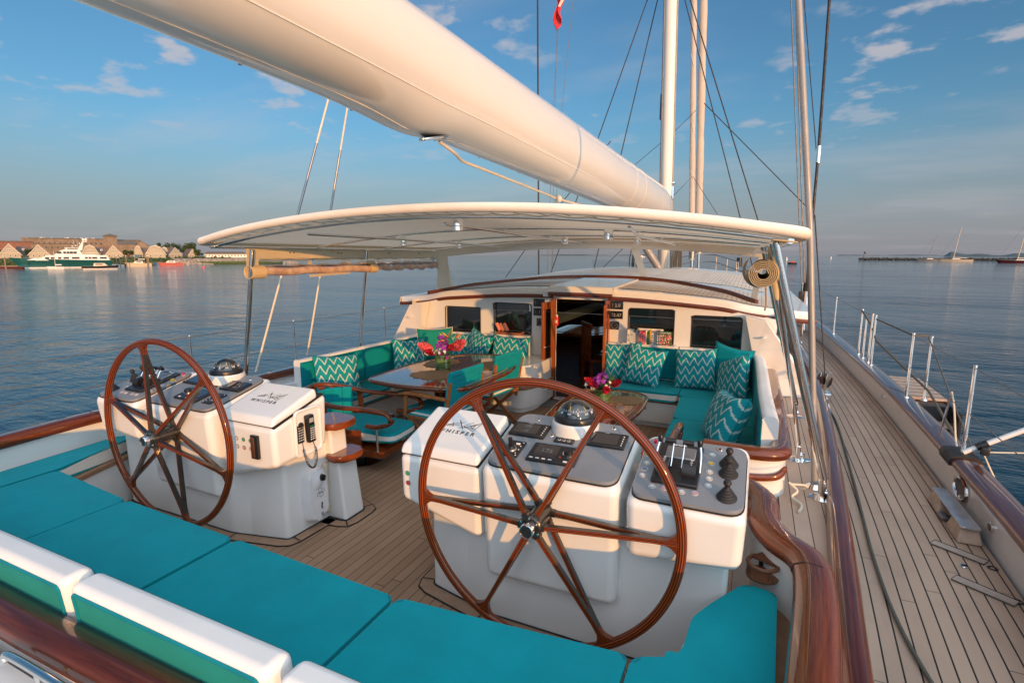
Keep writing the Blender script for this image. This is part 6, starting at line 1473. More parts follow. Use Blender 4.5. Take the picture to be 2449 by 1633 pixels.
# boarding steps
t = thing('boarding_steps', 'teak topped boarding steps with black sides outside the right gate', 'steps', (3.95, 7.5, .2))
g = G(); g.box((3.98, 7.72, .305), (.42, 1.15, .030), .006); g.obj('top_tread', 'teak block', t); g = G(); g.box((4.02, 6.92, .10), (.40, .30, .03), .005); g.obj('lower_tread', 'teak block', t)
g = G(); g.box((4.0, 7.5, .0), (.38, 1.1, .57), .01); g.box((4.18, 6.9, -.3), (.03, .5, 1.2), .005); g.obj('step_frame', 'black plastic', t)
g = G(); 
for k in range(6): g.box((3.98, 7.2 + k * .19, .3225), (.42, .006, .003), 0)
g.obj('tread_seams', 'caulk', t)
stanchion(3.95, 7.02, .32, 'outboard steel post on the boarding steps', .70)
# white boat boom and its lines
t = thing('boat_boom', 'white pole reaching out to the right from the nearest stanchion', 'pole', (3.65, 4.7, .49)); g = G(); g.tube([(3.63, 4.70, .48), (4.35, 4.70, .97)], .018, 12); g.obj('boom_tube', 'gelcoat', t); g = G(); g.tube([(3.70, 4.70, .53), (3.76, 4.70, .57)], .026, 12); g.box((3.74, 4.66, .52), (.05, .04, .06), .01); g.obj('boom_heel', 'black plastic', t)
for lb, a, b_ in (('pale line running level from the boat boom heel', (3.74, 4.7, .50), (4.5, 4.7, .60)), ('pale line dropping from the boat boom heel past the deck edge', (3.74, 4.7, .50), (4.10, 4.7, -.25))):
    g = G(); g.tube([a, b_], .0055, 6); tag(g.obj('boom_guy', 'rope white'), lb, 'line', 'guys of the boat boom')
t = thing('mooring_line', 'pale rope looped over a short post by the nearest right stanchion', 'rope', (3.62, 5.1, .46)); g = G(); g.tube(cat([(3.66, 5.2, .82), (3.675, 5.15, .70), (3.66, 4.98, .50), (3.64, 4.85, .46)], 5), .007, 6); g.obj('rope_tail', 'rope white', t); g = G(); g.tube([(3.66, 5.32, .46), (3.66, 5.2, .82)], .009, 8); g.obj('short_post', 'steel', t)
g = G(); g.tube([(3.74, 5.0, .40), (3.90, 4.2, .05), (4.1, 3.4, -.15), (4.3, 2.5, -.3)], .016, 7); tag(g.obj('fender_rope', 'rope dark'), 'dark rope sagging outside the hull at the right edge', 'rope')

# ================================================================ SIDE DECK FITTINGS
g = G(); g.sweep([(.022, 0), (.022, .014), (-.022, .014), (-.022, 0)], [(2.915, 5.12, .154), (2.965, 5.9, .154), (3.02, 6.8, .154), (3.045, 7.3, .154)]); o = g.obj('sheet_track', 'chrome')
tag(o, 'perforated steel track on the right side deck along the varnished rail', 'track'); g = G()
for k in range(28): y = 5.2 + k * .073; x = 2.915 + (y - 5.12) * .060; g.cyl((x, y, .168), (x, y, .1695), .010, seg=10)
g.obj('track_holes', 'black plastic', o)
t = thing('deck_block', 'black and steel pulley block standing on the sheet track', 'block', (3.05, 7.25, .17)); g = G(); g.box((3.05, 7.25, .22), (.09, .16, .07), .015); g.cyl((2.99, 7.1, .26), (2.99, 7.1, .38), .012, seg=8); g.obj('car', 'steel', t)
g = G(); g.cyl((2.985, 7.28, .40), (3.035, 7.22, .40), .085, seg=24); g.obj('sheave', 'black plastic', t); g = G(); g.box((2.985, 7.26, .40), (.012, .12, .20), .02, (0, R(10), R(-30))); g.box((3.045, 7.22, .40), (.012, .12, .20), .02, (0, R(10), R(-30))); g.obj('cheek', 'chrome', t)
g = G(); g.box((2.93, 10.4, .36), (.12, .12, .06), .02); g.cyl((2.88, 10.4, .36), (2.98, 10.4, .36), .05, seg=14); tag(g.obj('deck_sheave', 'steel'), 'small pulley on the corner of the wheelhouse trim', 'block')
g = G(); g.tube(cat([(2.99, 7.15, .30), (3.03, 6.9, .165), (3.045, 6.2, .163), (2.975, 4.7, .163), (2.935, 4.0, .163), (2.905, 3.45, .163), (2.90, 2.9, .163), (2.945, 2.44, .163), (3.06, 1.8, .163), (3.2, 1.2, .163)], 10), .0085, 8); tag(g.obj('deck_rope', 'rope dark'), 'long dark grey rope lying along the right side deck', 'rope')
t = thing('cleat_block', 'polished cleat on two teak blocks on the right side deck', 'cleat', (3.48, 4.1, .15))
ang = R(8)
for yy in (4.40, 3.99): g = G(); b = G(); g.hexa([(3.405, yy - .12, .153), (3.535, yy - .12, .153), (3.535, yy + .12, .153), (3.405, yy + .12, .153), (3.425, yy - .085, .245), (3.515, yy - .085, .245), (3.515, yy + .085, .245), (3.425, yy + .085, .245)], .010, 3); g.obj('wooden_block', 'teak block', t)
g = G(); g.prism(roundpoly([(3.420, 3.88), (3.520, 3.88), (3.515, 4.51), (3.425, 4.51)], .02), .247, .257, .002); g.obj('cleat_plate', 'satin steel', t); g = G(); g.cyl((3.47, 4.195, .16), (3.47, 4.195, .245), .024, seg=14); g.box((3.42, 4.2, .18), (.04, .10, .02), .006); g.obj('cleat_post', 'grey metal', t)
t = thing('deck_hatch', 'teak planked flush hatch set diagonally in the right side deck', 'hatch', (3.36, 3.55, .154))
for yc in (3.73, 3.33):
    a, b_ = (3.27, yc + .085), (3.485, yc - .065); d = V(b_[0] - a[0], b_[1] - a[1]).normalized(); n = V(-d.y, d.x)
    g = G(); g.prism([(a[0] + n.x * w - d.x * 0, a[1] + n.y * w) for w in (-.034,)] + [(b_[0] + n.x * -.034, b_[1] + n.y * -.034), (b_[0] + n.x * .034, b_[1] + n.y * .034), (a[0] + n.x * .034, a[1] + n.y * .034)], .1515, .1585, 0); g.obj('hatch_border', 'deck pale', t)
    g = G(); g.tube([(a[0] + n.x * w, a[1] + n.y * w, .1585) for w in (-.036,)] + [(b_[0] - n.x * .036, b_[1] - n.y * .036, .1585), (b_[0] + n.x * .036, b_[1] + n.y * .036, .1585), (a[0] + n.x * .036, a[1] + n.y * .036, .1585)], .003, 4, True); g.obj('hatch_seam', 'caulk', t)
g = G(); g.lathe([(0, .004), (.018, .004), (.020, 0)], (3.36, 3.58, .1525), 20); g.box((3.36, 3.58, .158), (.03, .006, .004), .001, (0, 0, R(20)), 1); g.obj('hatch_lock', ['chrome', 'black plastic'], t)
for y0 in (3.62, 3.30): g = G(); g.lathe([(.014, .0), (.020, .004), (.026, .0)], (3.50, y0, .1535), 18); g.obj('hatch_ring', 'black plastic', t)
g = G(); g.box((2.585, 4.36, .376), (.11, .05, .006), .003); g.cyl((2.585, 4.36, .378), (2.585, 4.36, .42), .012, seg=10); tag(g.obj('deck_padeye', 'chrome'), 'small steel pad eye on the raised deck between the posts', 'fitting')
g = G(); g.tube(cat([(2.45, 3.62, .47), (2.50, 3.60, .43), (2.47, 3.56, .40), (2.52, 3.50, .385), (2.50, 3.40, .38)], 5), .008, 6); g.tube(cat([(2.46, 3.62, .46), (2.55, 3.66, .45), (2.53, 3.70, .40)], 5), .007, 6); tag(g.obj('tied_cord', 'rope white'), 'white cord knotted round the varnished grip by the right settee', 'cord')
g = G(); g.tube(cat([(-.20, 5.6, .008), (.0, 5.5, .008), (-.35, 5.25, .008), (-.5, 5.3, .008)], 6), .005, 5); tag(g.obj('floor_cable', 'black rubber'), 'thin black cable lying on the cockpit floor near the doorway', 'cable')
g = G(); g.tube([(.10, 6.16, .02), (.22, 6.12, .02), (.30, 6.16, .02)], .012, 6); g.tube([(.12, 6.10, .03), (.26, 6.18, .03)], .014, 6); tag(g.obj('sandals', 'black rubber'), 'pair of dark sandals left on the grey door mat', 'sandals')

# ================================================================ FAR SHORE
def pol(az, d): return (2.17 - d * math.sin(R(az)), d * math.cos(R(az)))
class Loc:     # adds boxes in a frame that faces the harbour
    def __init__(s, az, d, z, rz=0): s.x, s.y = pol(az, d); s.z = z; s.m = Matrix.Translation((s.x, s.y, z)) @ Matrix.Rotation(R(az + rz), 4, 'Z')
    def P(s, x, y, z): return s.m @ V(x, y, z)
    def box(s, g, c, size, mi=0, bev=0):
        gg = G(); gg.box(c, size, bev); gg.v = [tuple(s.m @ V(*v)) for v in gg.v]; g.add(gg.v, gg.f, mi, smooth=False)
    def add(s, g, vs, fs, mi=0): g.add([s.m @ V(*v) for v in vs], fs, mi, smooth=False)
g = G(); SH = []
for az in range(80, 46, -2): SH.append((az, 236 if az > 57 else 236 + (57 - az) * 1.6))
near = [pol(a, d) for a, d in SH]; far = [pol(a, 1500) for a, d in SH][::-1]
g.prism(near + far, -2.0, -.55, 0); struct(g.obj('far_shore', 'far grass', sharp=0, wn_=False))
g = G(); rs = random.Random(3)
for i in range(9):
    a = 64 - i * 3
SHl = [(57.2, 233), (56, 235), (54, 240), (52, 245), (50, 250), (48, 256)]
prv = None
for az, d in [(57.4 - .25 * k, 233 + .60 * k * .25 * 3.6) for k in range(44)]:
    o = [pol(az, d + e) + (z,) for e, z in ((0, -1.8), (.8, -1.1), (1.4, -.2), (3.0, .55), (8, .6))]
    o = [(p[0] + rs.uniform(-.3, .3), p[1] + rs.uniform(-.3, .3), p[2] + rs.uniform(-.15, .15)) for p in o]
    if prv:
        for k in range(4): g.add([prv[k], o[k], o[k + 1], prv[k + 1]], [[0, 1, 2, 3]], smooth=False)
    prv = o
tag(g.obj('sea_wall', 'riprap', sharp=0, wn_=False), 'pale boulder sea wall along the shore at the far left', 'sea wall')
def hedge(az0, az1, d, z0, h, lb, seed):
    rs = random.Random(seed); g = G(); n = int(abs(az0 - az1) * d * .0175 * 9)
    for k in range(n):
        a = az0 + (az1 - az0) * rs.random(); dd = d + rs.uniform(-.8, .8); zz_ = z0 + h * rs.random() ** .8 * (.75 + .25 * math.sin(a * 9)); x, y = pol(a, dd); r = rs.uniform(.25, .5)
        for q in range(4):
            u = V(rs.gauss(0, 1), rs.gauss(0, 1), rs.gauss(0, 1)).normalized(); w = u.orthogonal().normalized(); v_ = u.cross(w); c = V(x, y, zz_) + V(rs.uniform(-r, r), rs.uniform(-r, r), rs.uniform(-r, r) * .6); g.add([c + w * r * .6, c + v_ * r * .5, c - w * r * .6, c - v_ * r * .5], [[0, 1, 2, 3]], smooth=False)
    return tag(g.obj('hedge', 'far leaves', sharp=0, wn_=False), lb, 'hedge', 'hedges along the far shore')
hedge(69.2, 66.2, 234, -1.0, 1.9, 'dark green shrubs at the left edge behind the motor yacht bow', 1)
hedge(63.9, 60.6, 236, -.6, 1.9, 'green hedge between the motor yacht stern and the small boats', 2)
hedge(60.6, 57.0, 236, -.6, 1.7, 'green hedge in front of the gambrel houses', 3)
hedge(57.0, 52.5, 256, .2, 1.1, 'low green hedge above the boulder wall', 4)
def house(az, d, w, ztop, zb, kind, lb, rz=0, extra=True, mat_='far shingle'):
    L = Loc(az, d, zb, rz); H = ztop - zb; hw = w / 2
    t = thing('shore_house', lb, 'house', (L.x, L.y, zb), 'shingled houses on the far shore'); L.m = L.m
    if kind == 'gable': pr = [(-hw, 0), (hw, 0), (hw, H * .30), (0, H), (-hw, H * .30)]; rf = [(-hw * 1.12, H * .22), (0, H * 1.03), (hw * 1.12, H * .22)]
    elif kind == 'gambrel': pr = [(-hw, 0), (hw, 0), (hw, H * .32), (hw * .52, H * .86), (0, H), (-hw * .52, H * .86), (-hw, H * .32)]; rf = [(-hw * 1.12, H * .26), (-hw * .54, H * .90), (0, H * 1.04), (hw * .54, H * .90), (hw * 1.12, H * .26)]
    else: pr = [(-hw, 0), (hw, 0), (hw, H * .6), (-hw, H * .6)]; rf = [(-hw * 1.05, H * .58), (-hw * .8, H), (hw * .8, H), (hw * 1.05, H * .58)]
    D = 6.5; g = G(); n = len(pr)
    L.add(g, [(x, 0, z) for x, z in pr] + [(x, D, z) for x, z in pr], [list(range(n)), list(range(n, 2 * n))] + [[i, (i + 1) % n, n + (i + 1) % n, n + i] for i in range(n)]); g.obj('wall', mat_, t, sharp=0, wn_=False)
    g = G(); r = len(rf); y0 = -.18
    if kind == 'hip':
        L.add(g, [(rf[0][0], -.3, rf[0][1]), (rf[3][0], -.3, rf[3][1]), (rf[2][0], 2.2, H), (rf[1][0], 2.2, H), (rf[0][0], D, rf[0][1]), (rf[3][0], D, rf[3][1])], [[0, 1, 2, 3], [1, 5, 2], [0, 3, 4], [2, 5, 4, 3]])
    else:
        for i in range(r - 1):
            (x0, z0), (x1, z1) = rf[i], rf[i + 1]; L.add(g, [(x0, y0, z0), (x1, y0, z1), (x1, D, z1), (x0, D, z0), (x0, y0, z0 - .1), (x1, y0, z1 - .1), (x1, D, z1 - .1), (x0, D, z0 - .1)], [[0, 1, 2, 3], [4, 5, 6, 7], [0, 1, 5, 4], [1, 2, 6, 5], [3, 0, 4, 7]])
    rfo = g.obj('roof', 'far roof', t, sharp=0, wn_=False)
    if kind != 'hip':
        g = G()
        for i in range(r - 1):
            (x0, z0), (x1, z1) = rf[i], rf[i + 1]; L.add(g, [(x0, y0 - .03, z0 - .02), (x1, y0 - .03, z1 - .02), (x1, y0 - .03, z1 - .24), (x0, y0 - .03, z0 - .24)], [[0, 1, 2, 3]])
        g.obj('gable_trim', 'far white', rfo, sharp=0, wn_=False)
    def win(x, z, ww, hh_):
        g = G(); L.box(g, (x, -.03, z), (ww + .16, .05, hh_ + .16)); wf = g.obj('window', 'far white', t, sharp=0, wn_=False); g = G(); L.box(g, (x, -.07, z), (ww, .04, hh_)); g.obj('pane', 'far window', wf, sharp=0, wn_=False)
    if kind == 'hip':
        k = -hw + .8
        while k < hw - .5: win(k, H * .32, .5, .55); k += 1.25
    else:
        for k in (-1, 0, 1): win(k * .38, H * .58, .24, .38)
        for k in (-.55, 0, .5): win(k * hw, H * .17, .42 if k else .3, .5)
        g = G(); L.box(g, (0, -.1, H * .37), (w * .96, .12, .08)); g.obj('belt_trim', 'far white', t, sharp=0, wn_=False)
    return t, L, H
house(67.95, 240, 5.2, 5.5, .9, 'gable', 'shingled gable house at the left edge of the shore')
house(66.25, 240, 5.2, 5.3, .9, 'gable', 'shingled gable house with a small balcony behind the motor yacht bow')
house(63.0, 247, 4.7, 5.4, .9, 'gambrel', 'gambrel roofed house just right of the yacht radar mast')
house(61.42, 249, 5.0, 5.5, .8, 'gable', 'steep gabled house directly below the stone tower')
house(59.7, 256, 3.0, 5.4, .8, 'gambrel', 'narrow gambrel house in front of the stone hall')
house(58.42, 251, 6.4, 5.5, .8, 'gambrel', 'widest pale gambrel house behind the sport fishing boat')
house(57.75, 260, 3.4, 5.0, .8, 'gambrel', 'small gambrel house tucked behind the widest one')
house(56.95, 259, 5.6, 4.9, .8, 'gable', 'pale house with a dormer behind the red boat', 35)
house(55.6, 266, 3.6, 4.4, .8, 'gable', 'small pale house right of the trees', 20)
house(52.9, 268, 17.0, 3.4, .8, 'hip', 'long low white building above the boulder wall', mat_='far white')
for az, d, lb in ((67.1, 246, 'dark roofed link building with a round window near the left edge'), (62.2, 252, 'dark roofed link building with a round window left of the tower'), (59.05, 258, 'dark roofed link between the two gambrel houses')):
    L = Loc(az, d, .9); t = thing('link_building', lb, 'building', (L.x, L.y, .9), 'dark roofed links between the houses'); g = G(); L.box(g, (0, 2, .7), (4.2, 4, 1.4)); g.obj('wall', 'far shingle', t, sharp=0, wn_=False)
    g = G(); L.add(g, [(-2.3, -.3, 1.3), (2.3, -.3, 1.3), (1.9, 2.4, 3.9), (-1.9, 2.4, 3.9), (2.3, 5, 1.3), (-2.3, 5, 1.3)], [[0, 1, 2, 3], [1, 4, 2], [0, 3, 5], [3, 2, 4, 5]]); rf_ = g.obj('roof', 'far roof', t, sharp=0, wn_=False)
    if d != 258: g = G(); p = L.P(-.2, .6, 2.7); q = L.P(-.2, .25, 2.85); g.tube([p, q], .40, 14); g.tube([q, L.P(-.2, .2, 2.88)], .22, 14, mi=1); g.obj('round_window', ['far white', 'far window'], rf_, sharp=0, wn_=False)
    g = G(); L.box(g, (1.6, 2.0, 3.4), (.6, .6, 1.8)); g.obj('chimney', 'far brick', rf_, sharp=0, wn_=False)
# granite fort behind the houses
t = thing('stone_fort', 'long brown granite fort with a square tower rising behind the houses', 'fort', pol(62, 380) + (1,))
g = G(); L = Loc(61.54, 380, 1.0); L.box(g, (0, 3, 5.7), (6.0, 6, 11.4)); g.obj('tower', 'far stone', t, sharp=0, wn_=False)
g = G(); L.box(g, (0, 3, 11.5), (6.6, 6.6, .4)); L.add(g, [(-3.4, -.4, 11.7), (3.4, -.4, 11.7), (3.4, 6.4, 11.7), (-3.4, 6.4, 11.7), (0, 3, 12.9)], [[0, 1, 4], [1, 2, 4], [2, 3, 4], [3, 0, 4]]); g.obj('tower_roof', 'far stone roof', t, sharp=0, wn_=False)
g = G(); L = Loc(59.95, 368, 1.0); H = 8.9; L.add(g, [(-7.2, 0, 0), (7.2, 0, 0), (7.2, 0, 6), (3.2, 0, H), (1.0, 0, 6.6), (-7.2, 0, 6.6), (-7.2, 9, 6.6), (7.2, 9, 6), (3.2, 9, H)], [[0, 1, 2, 3, 4, 5], [1, 7, 2], [2, 7, 8, 3], [3, 8, 6, 5, 4]]); g.obj('hall', 'far stone', t, sharp=0, wn_=False)
g = G(); L.add(g, [(-7.3, -.2, 6.6), (1.0, -.2, 6.6), (1.0, 4, 8.8), (-7.3, 4, 8.8)], [[0, 1, 2, 3]]); L.add(g, [(3.2, -.3, H + .1), (7.6, -.3, 5.8), (7.6, 9, 5.8), (3.2, 9, H + .1)], [[0, 1, 2, 3]]); L.add(g, [(3.2, -.3, H + .1), (.2, -.3, 5.8), (.2, 9, 5.8), (3.2, 9, H + .1)], [[0, 1, 2, 3]]); g.obj('hall_roof', 'far stone roof', t, sharp=0, wn_=False)
g = G(); L = Loc(64.35, 400, 1.0); L.box(g, (0, 4, 5.0), (34, 8, 10.0)); g.obj('curtain_wall', 'far stone', t, sharp=0, wn_=False); g = G(); L2 = Loc(65.0, 352, 1.0); L2.box(g, (0, 3, 3.2), (21, 6, 6.2)); g.obj('curtain_wall', 'far stone', t, sharp=0, wn_=False)
g = G(); L.box(g, (0, 4, 10.2), (34.4, 8.4, .5)); L2.box(g, (0, 3, 6.5), (21.4, 6.4, .35)); L3 = Loc(60.6, 392, 1.0); L3.box(g, (0, 4, 9.6), (16, 8, .5)); g.obj('parapet', 'far stone roof', t, sharp=0, wn_=False)
g = G(); L3.box(g, (0, 4, 4.8), (15.6, 7.6, 9.4)); g.obj('rear_wall', 'far stone', t, sharp=0, wn_=False)
g = G()
for k in range(14): L.box(g, (-15 + 2.3 * k, -.05, 7.6), (.6, .15, 1.0))
for k in range(9): L2.box(g, (-9 + 2.2 * k, -.05, 4.6), (.5, .15, .8))
g.obj('embrasure', 'far window', t, sharp=0, wn_=False)
g = G(); rs = random.Random(9)
for k in range(16): L.box(g, (rs.uniform(-15, 15), 6, 10.6 + rs.uniform(0, .3)), (rs.uniform(.3, .8), .6, .35))
g.obj('tents', 'far white', t, sharp=0, wn_=False)
L = Loc(67.7, 362, 1.0); t = thing('brick_building', 'long red brick building behind the houses at the left edge', 'building', (L.x, L.y, 1)); g = G(); L.box(g, (0, 3, 3.7), (15, 6, 7.4)); g.obj('wall', 'far brick', t, sharp=0, wn_=False); g = G(); L.box(g, (0, 3, 7.6), (15.4, 6.4, .4)); rf_ = g.obj('roof', 'far stone roof', t, sharp=0, wn_=False); g = G(); L.box(g, (4.6, 3, 8.6), (2.4, 3, 2.0)); g.obj('chimney', 'far stone', rf_, sharp=0, wn_=False)
# trees
def tree(az, d, zb, h, w, lb, seed, n=900):
    rs = random.Random(seed); x, y = pol(az, d); t = thing('tree', lb, 'tree', (x, y, zb), 'trees behind the far shore houses')
    g = G(); g.tube([(x, y, zb), (x + .1, y, zb + h * .35), (x + .2, y, zb + h * .6)], [.30, .22, .10], 8); crowns = []
    for k in range(9):
        a = rs.uniform(0, 2 * PI); e = rs.uniform(.35, .95); c = V(x + math.cos(a) * w * .36 * rs.random(), y + math.sin(a) * w * .36, zb + h * (.42 + .46 * rs.random())); crowns.append((c, w * rs.uniform(.14, .26)))
        g.tube([(x + .05, y, zb + h * .3), tuple(c)], [.12, .04], 6)
    crowns.append((V(x, y, zb + h * .62), w * .28)); g.obj('trunk', 'far bark', t, sharp=0, wn_=False)
    g = G()
    for k in range(n):
        c, r = rs.choice(crowns); u = V(rs.gauss(0, 1), rs.gauss(0, 1), rs.gauss(0, .8)).normalized(); p = c + u * r * rs.uniform(.55, 1.1); q = V(rs.gauss(0, 1), rs.gauss(0, 1), rs.gauss(0, 1)).normalized(); w1 = q.orthogonal().normalized(); w2 = q.cross(w1); s_ = rs.uniform(.14, .32); g.add([p + w1 * s_, p + w2 * s_, p - w1 * s_, p - w2 * s_], [[0, 1, 2, 3]], smooth=False)
    g.obj('crown', 'far leaves', t, sharp=0, wn_=False)
tree(57.75, 290, .5, 7.2, 5.6, 'left of the dark round trees behind the small gambrel house', 1); tree(57.2, 292, .5, 6.8, 4.6, 'second dark tree behind the small gambrel house', 2)
tree(56.3, 300, .5, 7.0, 6.5, 'broad dark tree behind the small pale house', 3); tree(55.75, 296, .5, 7.4, 5.6, 'tallest dark tree behind the small pale house', 4); tree(55.1, 262, .5, 3.6, 3.2, 'low dark tree right of the small pale house', 5, 500)
for k, (a, d) in enumerate(((68.5, 250), (66.75, 243), (64.4, 246), (64.0, 247), (60.4, 244))): tree(a, d, .4, 3.2 + .4 * (k % 2), 3.0, ('low tree at the left edge between the houses', 'low tree between the two left gable houses', 'low tree behind the yacht wheelhouse', 'second low tree behind the yacht wheelhouse', 'low tree by the dock piles')[k], 20 + k, 350)
# ---------------------------------------------------------------- boats
def hull_mesh(L, ln, bm_, fb, dr=.3, mi=0, sheer=.25, tran=.85, flare=.82):
    g = G(); n = 14; rows = []
    for k in range(n + 1):
        u = k / n; x = -ln / 2 + ln * u; w = bm_ / 2 * min(1, (u / .38)) ** .6 * (1 - (1 - tran) * max(0, (u - .6) / .4)) ; w = max(w, .01); z = fb * (1 + sheer * (1 - u) ** 2)
        rows.append([(x + (.0 if u > .1 else -.04 * ln * (.1 - u) * 10), w, z), (x + .03 * ln * (1 - u), w * flare, z * .35), (x + .05 * ln * (1 - u), w * flare * .9, -dr)])
    for s in (1, -1):
        for k in range(n):
            for j in range(2):
                a, b_, c, d = rows[k][j], rows[k + 1][j], rows[k + 1][j + 1], rows[k][j + 1]; L.add(g, [(p[0], s * p[1], p[2]) for p in (a, b_, c, d)], [[0, 1, 2, 3]], mi)
    L.add(g, [(r[0][0], r[0][1], r[0][2]) for r in rows] + [(r[0][0], -r[0][1], r[0][2]) for r in rows[::-1]], [list(range(2 * n + 2))], 1)
    e = rows[-1]; L.add(g, [e[0], e[2], (e[2][0], -e[2][1], e[2][2]), (e[0][0], -e[0][1], e[0][2])], [[0, 1, 2, 3]], mi); return g
WL = -1.7
# green hulled motor yacht, bow to the left
az_m = 64.75; L = Loc(az_m, 200, WL, 0); t = thing('motor_yacht', 'large motor yacht with dark green hull and white superstructure at the far left dock', 'yacht', (L.x, L.y, WL))
Lm = 21.5
g = hull_mesh(L, Lm, 5.2, 2.15, mi=0, sheer=.35); g.obj('hull', ['far teal hull', 'far white'], t, sharp=0, wn_=False)
g = G(); L.box(g, (.2, 0, .12), (Lm * .97, 4.8, .22)); g.obj('boot_stripe', 'far white', t, sharp=0, wn_=False)
def frus(g, L, x0, x1, w, z0, z1, r0, r1, mi=0): L.add(g, [(x0, -w, z0), (x1, -w, z0), (x1, w, z0), (x0, w, z0), (x0 + r0, -w * .92, z1), (x1 - r1, -w * .92, z1), (x1 - r1, w * .92, z1), (x0 + r0, w * .92, z1)], [[0, 1, 2, 3], [4, 5, 6, 7], [0, 1, 5, 4], [1, 2, 6, 5], [2, 3, 7, 6], [3, 0, 4, 7]], mi)
g = G(); frus(g, L, -6.2, 10.4, 2.35, 2.1, 3.55, 2.6, .6); frus(g, L, -7.9, -3.6, 2.0, 2.2, 2.75, 1.6, .0); frus(g, L, -2.2, 8.9, 2.1, 3.5, 3.75, .6, 3.0); frus(g, L, -2.0, 4.2, 1.95, 3.7, 5.0, 1.6, .5); frus(g, L, -.2, 4.4, 1.9, 5.0, 5.2, .4, .3); frus(g, L, .2, 3.4, 1.3, 5.55, 5.68, .3, .2); frus(g, L, .6, 1.0, 1.0, 5.2, 5.6, 0, 0); g.obj('superstructure', 'far white', t, sharp=0, wn_=False)
g = G()
for x, w_ in ((-3.6, .9), (-2.4, .9), (-.9, .7), (.5, 1.2), (2.6, 1.7), (5.0, .6), (5.8, .6), (6.9, 1.2), (8.9, 1.6)): L.box(g, (x, -2.28, 2.78), (w_, .12, .52))
for x, w_ in ((-.9, 1.0), (.3, .55), (1.0, .55), (1.75, .75), (2.6, .75)): L.box(g, (x, -1.96, 4.3), (w_, .18, .60))
g.obj('windows', 'far window', t, sharp=0, wn_=False)
g = G(); frus(g, L, 3.2, 4.3, .35, 5.1, 7.6, 1.4, -.6); L.box(g, (5.1, 0, 7.4), (1.0, 1.4, .16)); g.obj('radar_mast', 'far white', t, sharp=0, wn_=False)
for x, z in ((4.85, 7.95), (5.45, 7.95)): g = G(); g.lathe([(.36 * math.sin(a), .42 * math.cos(a)) for a in [PI * k / 8 for k in range(9)]], tuple(L.P(x, 0, z)), 14); g.obj('radome', 'far white', t, sharp=0, wn_=False)
g = G()
for x, z in ((2.2, 6.1), (3.0, 6.3), (3.9, 6.9)): g.lathe([(.2 * math.sin(a), .2 * math.cos(a)) for a in [PI * k / 6 for k in range(7)]], tuple(L.P(x, -.4, z)), 10)
for x in (2.6, 3.4): g.tube([L.P(x, 0, 5.6), L.P(x, 0, 8.0)], .03, 5)
for k in range(14): g.tube([L.P(5.0 + k * .42, -2.2, 3.75 if k < 9 else 2.2), L.P(5.0 + k * .42, -2.2, 4.3 if k < 9 else 3.0)], .025, 4)
g.tube([L.P(5.0, -2.2, 4.3), L.P(8.6, -2.2, 4.3)], .03, 4); g.obj('antennas', 'far white', t, sharp=0, wn_=False)
def boat(az, d, ln, hmat, lb, rz=0, cab=True, fb=.8, canopy=None, cmat='far white', bow=1):
    L = Loc(az, d, WL, rz + (0 if bow > 0 else 180)); t = thing('moored_boat', lb, 'boat', (L.x, L.y, WL), 'small boats moored off the far shore'); g = hull_mesh(L, ln, ln * .30, fb, mi=0); g.obj('hull', [hmat, 'far sand'], t, sharp=0, wn_=False)
    if cab:
        g = G(); frus(g, L, -ln * .22, ln * .18, ln * .11, fb, fb + ln * .10, ln * .10, ln * .02); g.obj('cabin', cmat, t, sharp=0, wn_=False); g = G(); L.box(g, (ln * .02, -ln * .108, fb + ln * .06), (ln * .2, .06, ln * .035)); L.box(g, (ln * .02, ln * .108, fb + ln * .06), (ln * .2, .06, ln * .035)); g.obj('cabin_windows', 'far window', t, sharp=0, wn_=False)
    if canopy: g = G(); frus(g, L, -ln * .02, ln * .26, ln * .12, fb + ln * .17, fb + ln * .20, .2, .1); 
    if canopy:
        for x in (.02, .22):
            for s in (-1, 1): g.tube([L.P(ln * x, s * ln * .1, fb), L.P(ln * x, s * ln * .1, fb + ln * .17)], .03, 5)
        g.obj('canopy', canopy, t, sharp=0, wn_=False)
    return t, L
t, L = boat(62.45, 176, 7.6, 'far dark', 'dark hulled picnic launch with cream cabin in front of the motor yacht', rz=-4, fb=.75, cmat='far sand', bow=-1)
g = G(); L.box(g, (0, 0, .10), (7.2, 2.0, .14)); g.obj('boot_stripe', 'far white', t, sharp=0, wn_=False)
boat(59.75, 214, 7.0, 'far sand', 'cream sport fishing boat with a flybridge at the dock', fb=.95, canopy='far white'); boat(57.35, 222, 7.4, 'far red', 'long pinkish red boat near the boulder wall', fb=.9); boat(58.25, 224, 3.2, 'blue button', 'small boat under a blue cover left of the red boat', fb=.8, cab=False, canopy='blue button')
boat(61.25, 220, 3.6, 'far white', 'small white open boat beside the dock piles', fb=.5, cab=False); boat(60.75, 222, 3.2, 'far dark', 'small dark boat between the dock piles', fb=.7, cab=False); boat(68.1, 196, 6.0, 'far maroon', 'low dock boat with orange gear at the left edge', fb=.5, cab=False)
t, L = boat(65.35, 188, 3.4, 'far white', 'little white sailboat in front of the motor yacht', fb=.5, cab=False); g = G(); g.tube([L.P(0, 0, .4), L.P(0, 0, 4.6)], .07, 6); g.obj('mast', 'far sand', t, sharp=0, wn_=False); g = G(); g.tube([L.P(0, 0, 1.0), L.P(1.3, 0, 1.0)], .16, 6); g.obj('furled_mainsail', 'far white', t, sharp=0, wn_=False)
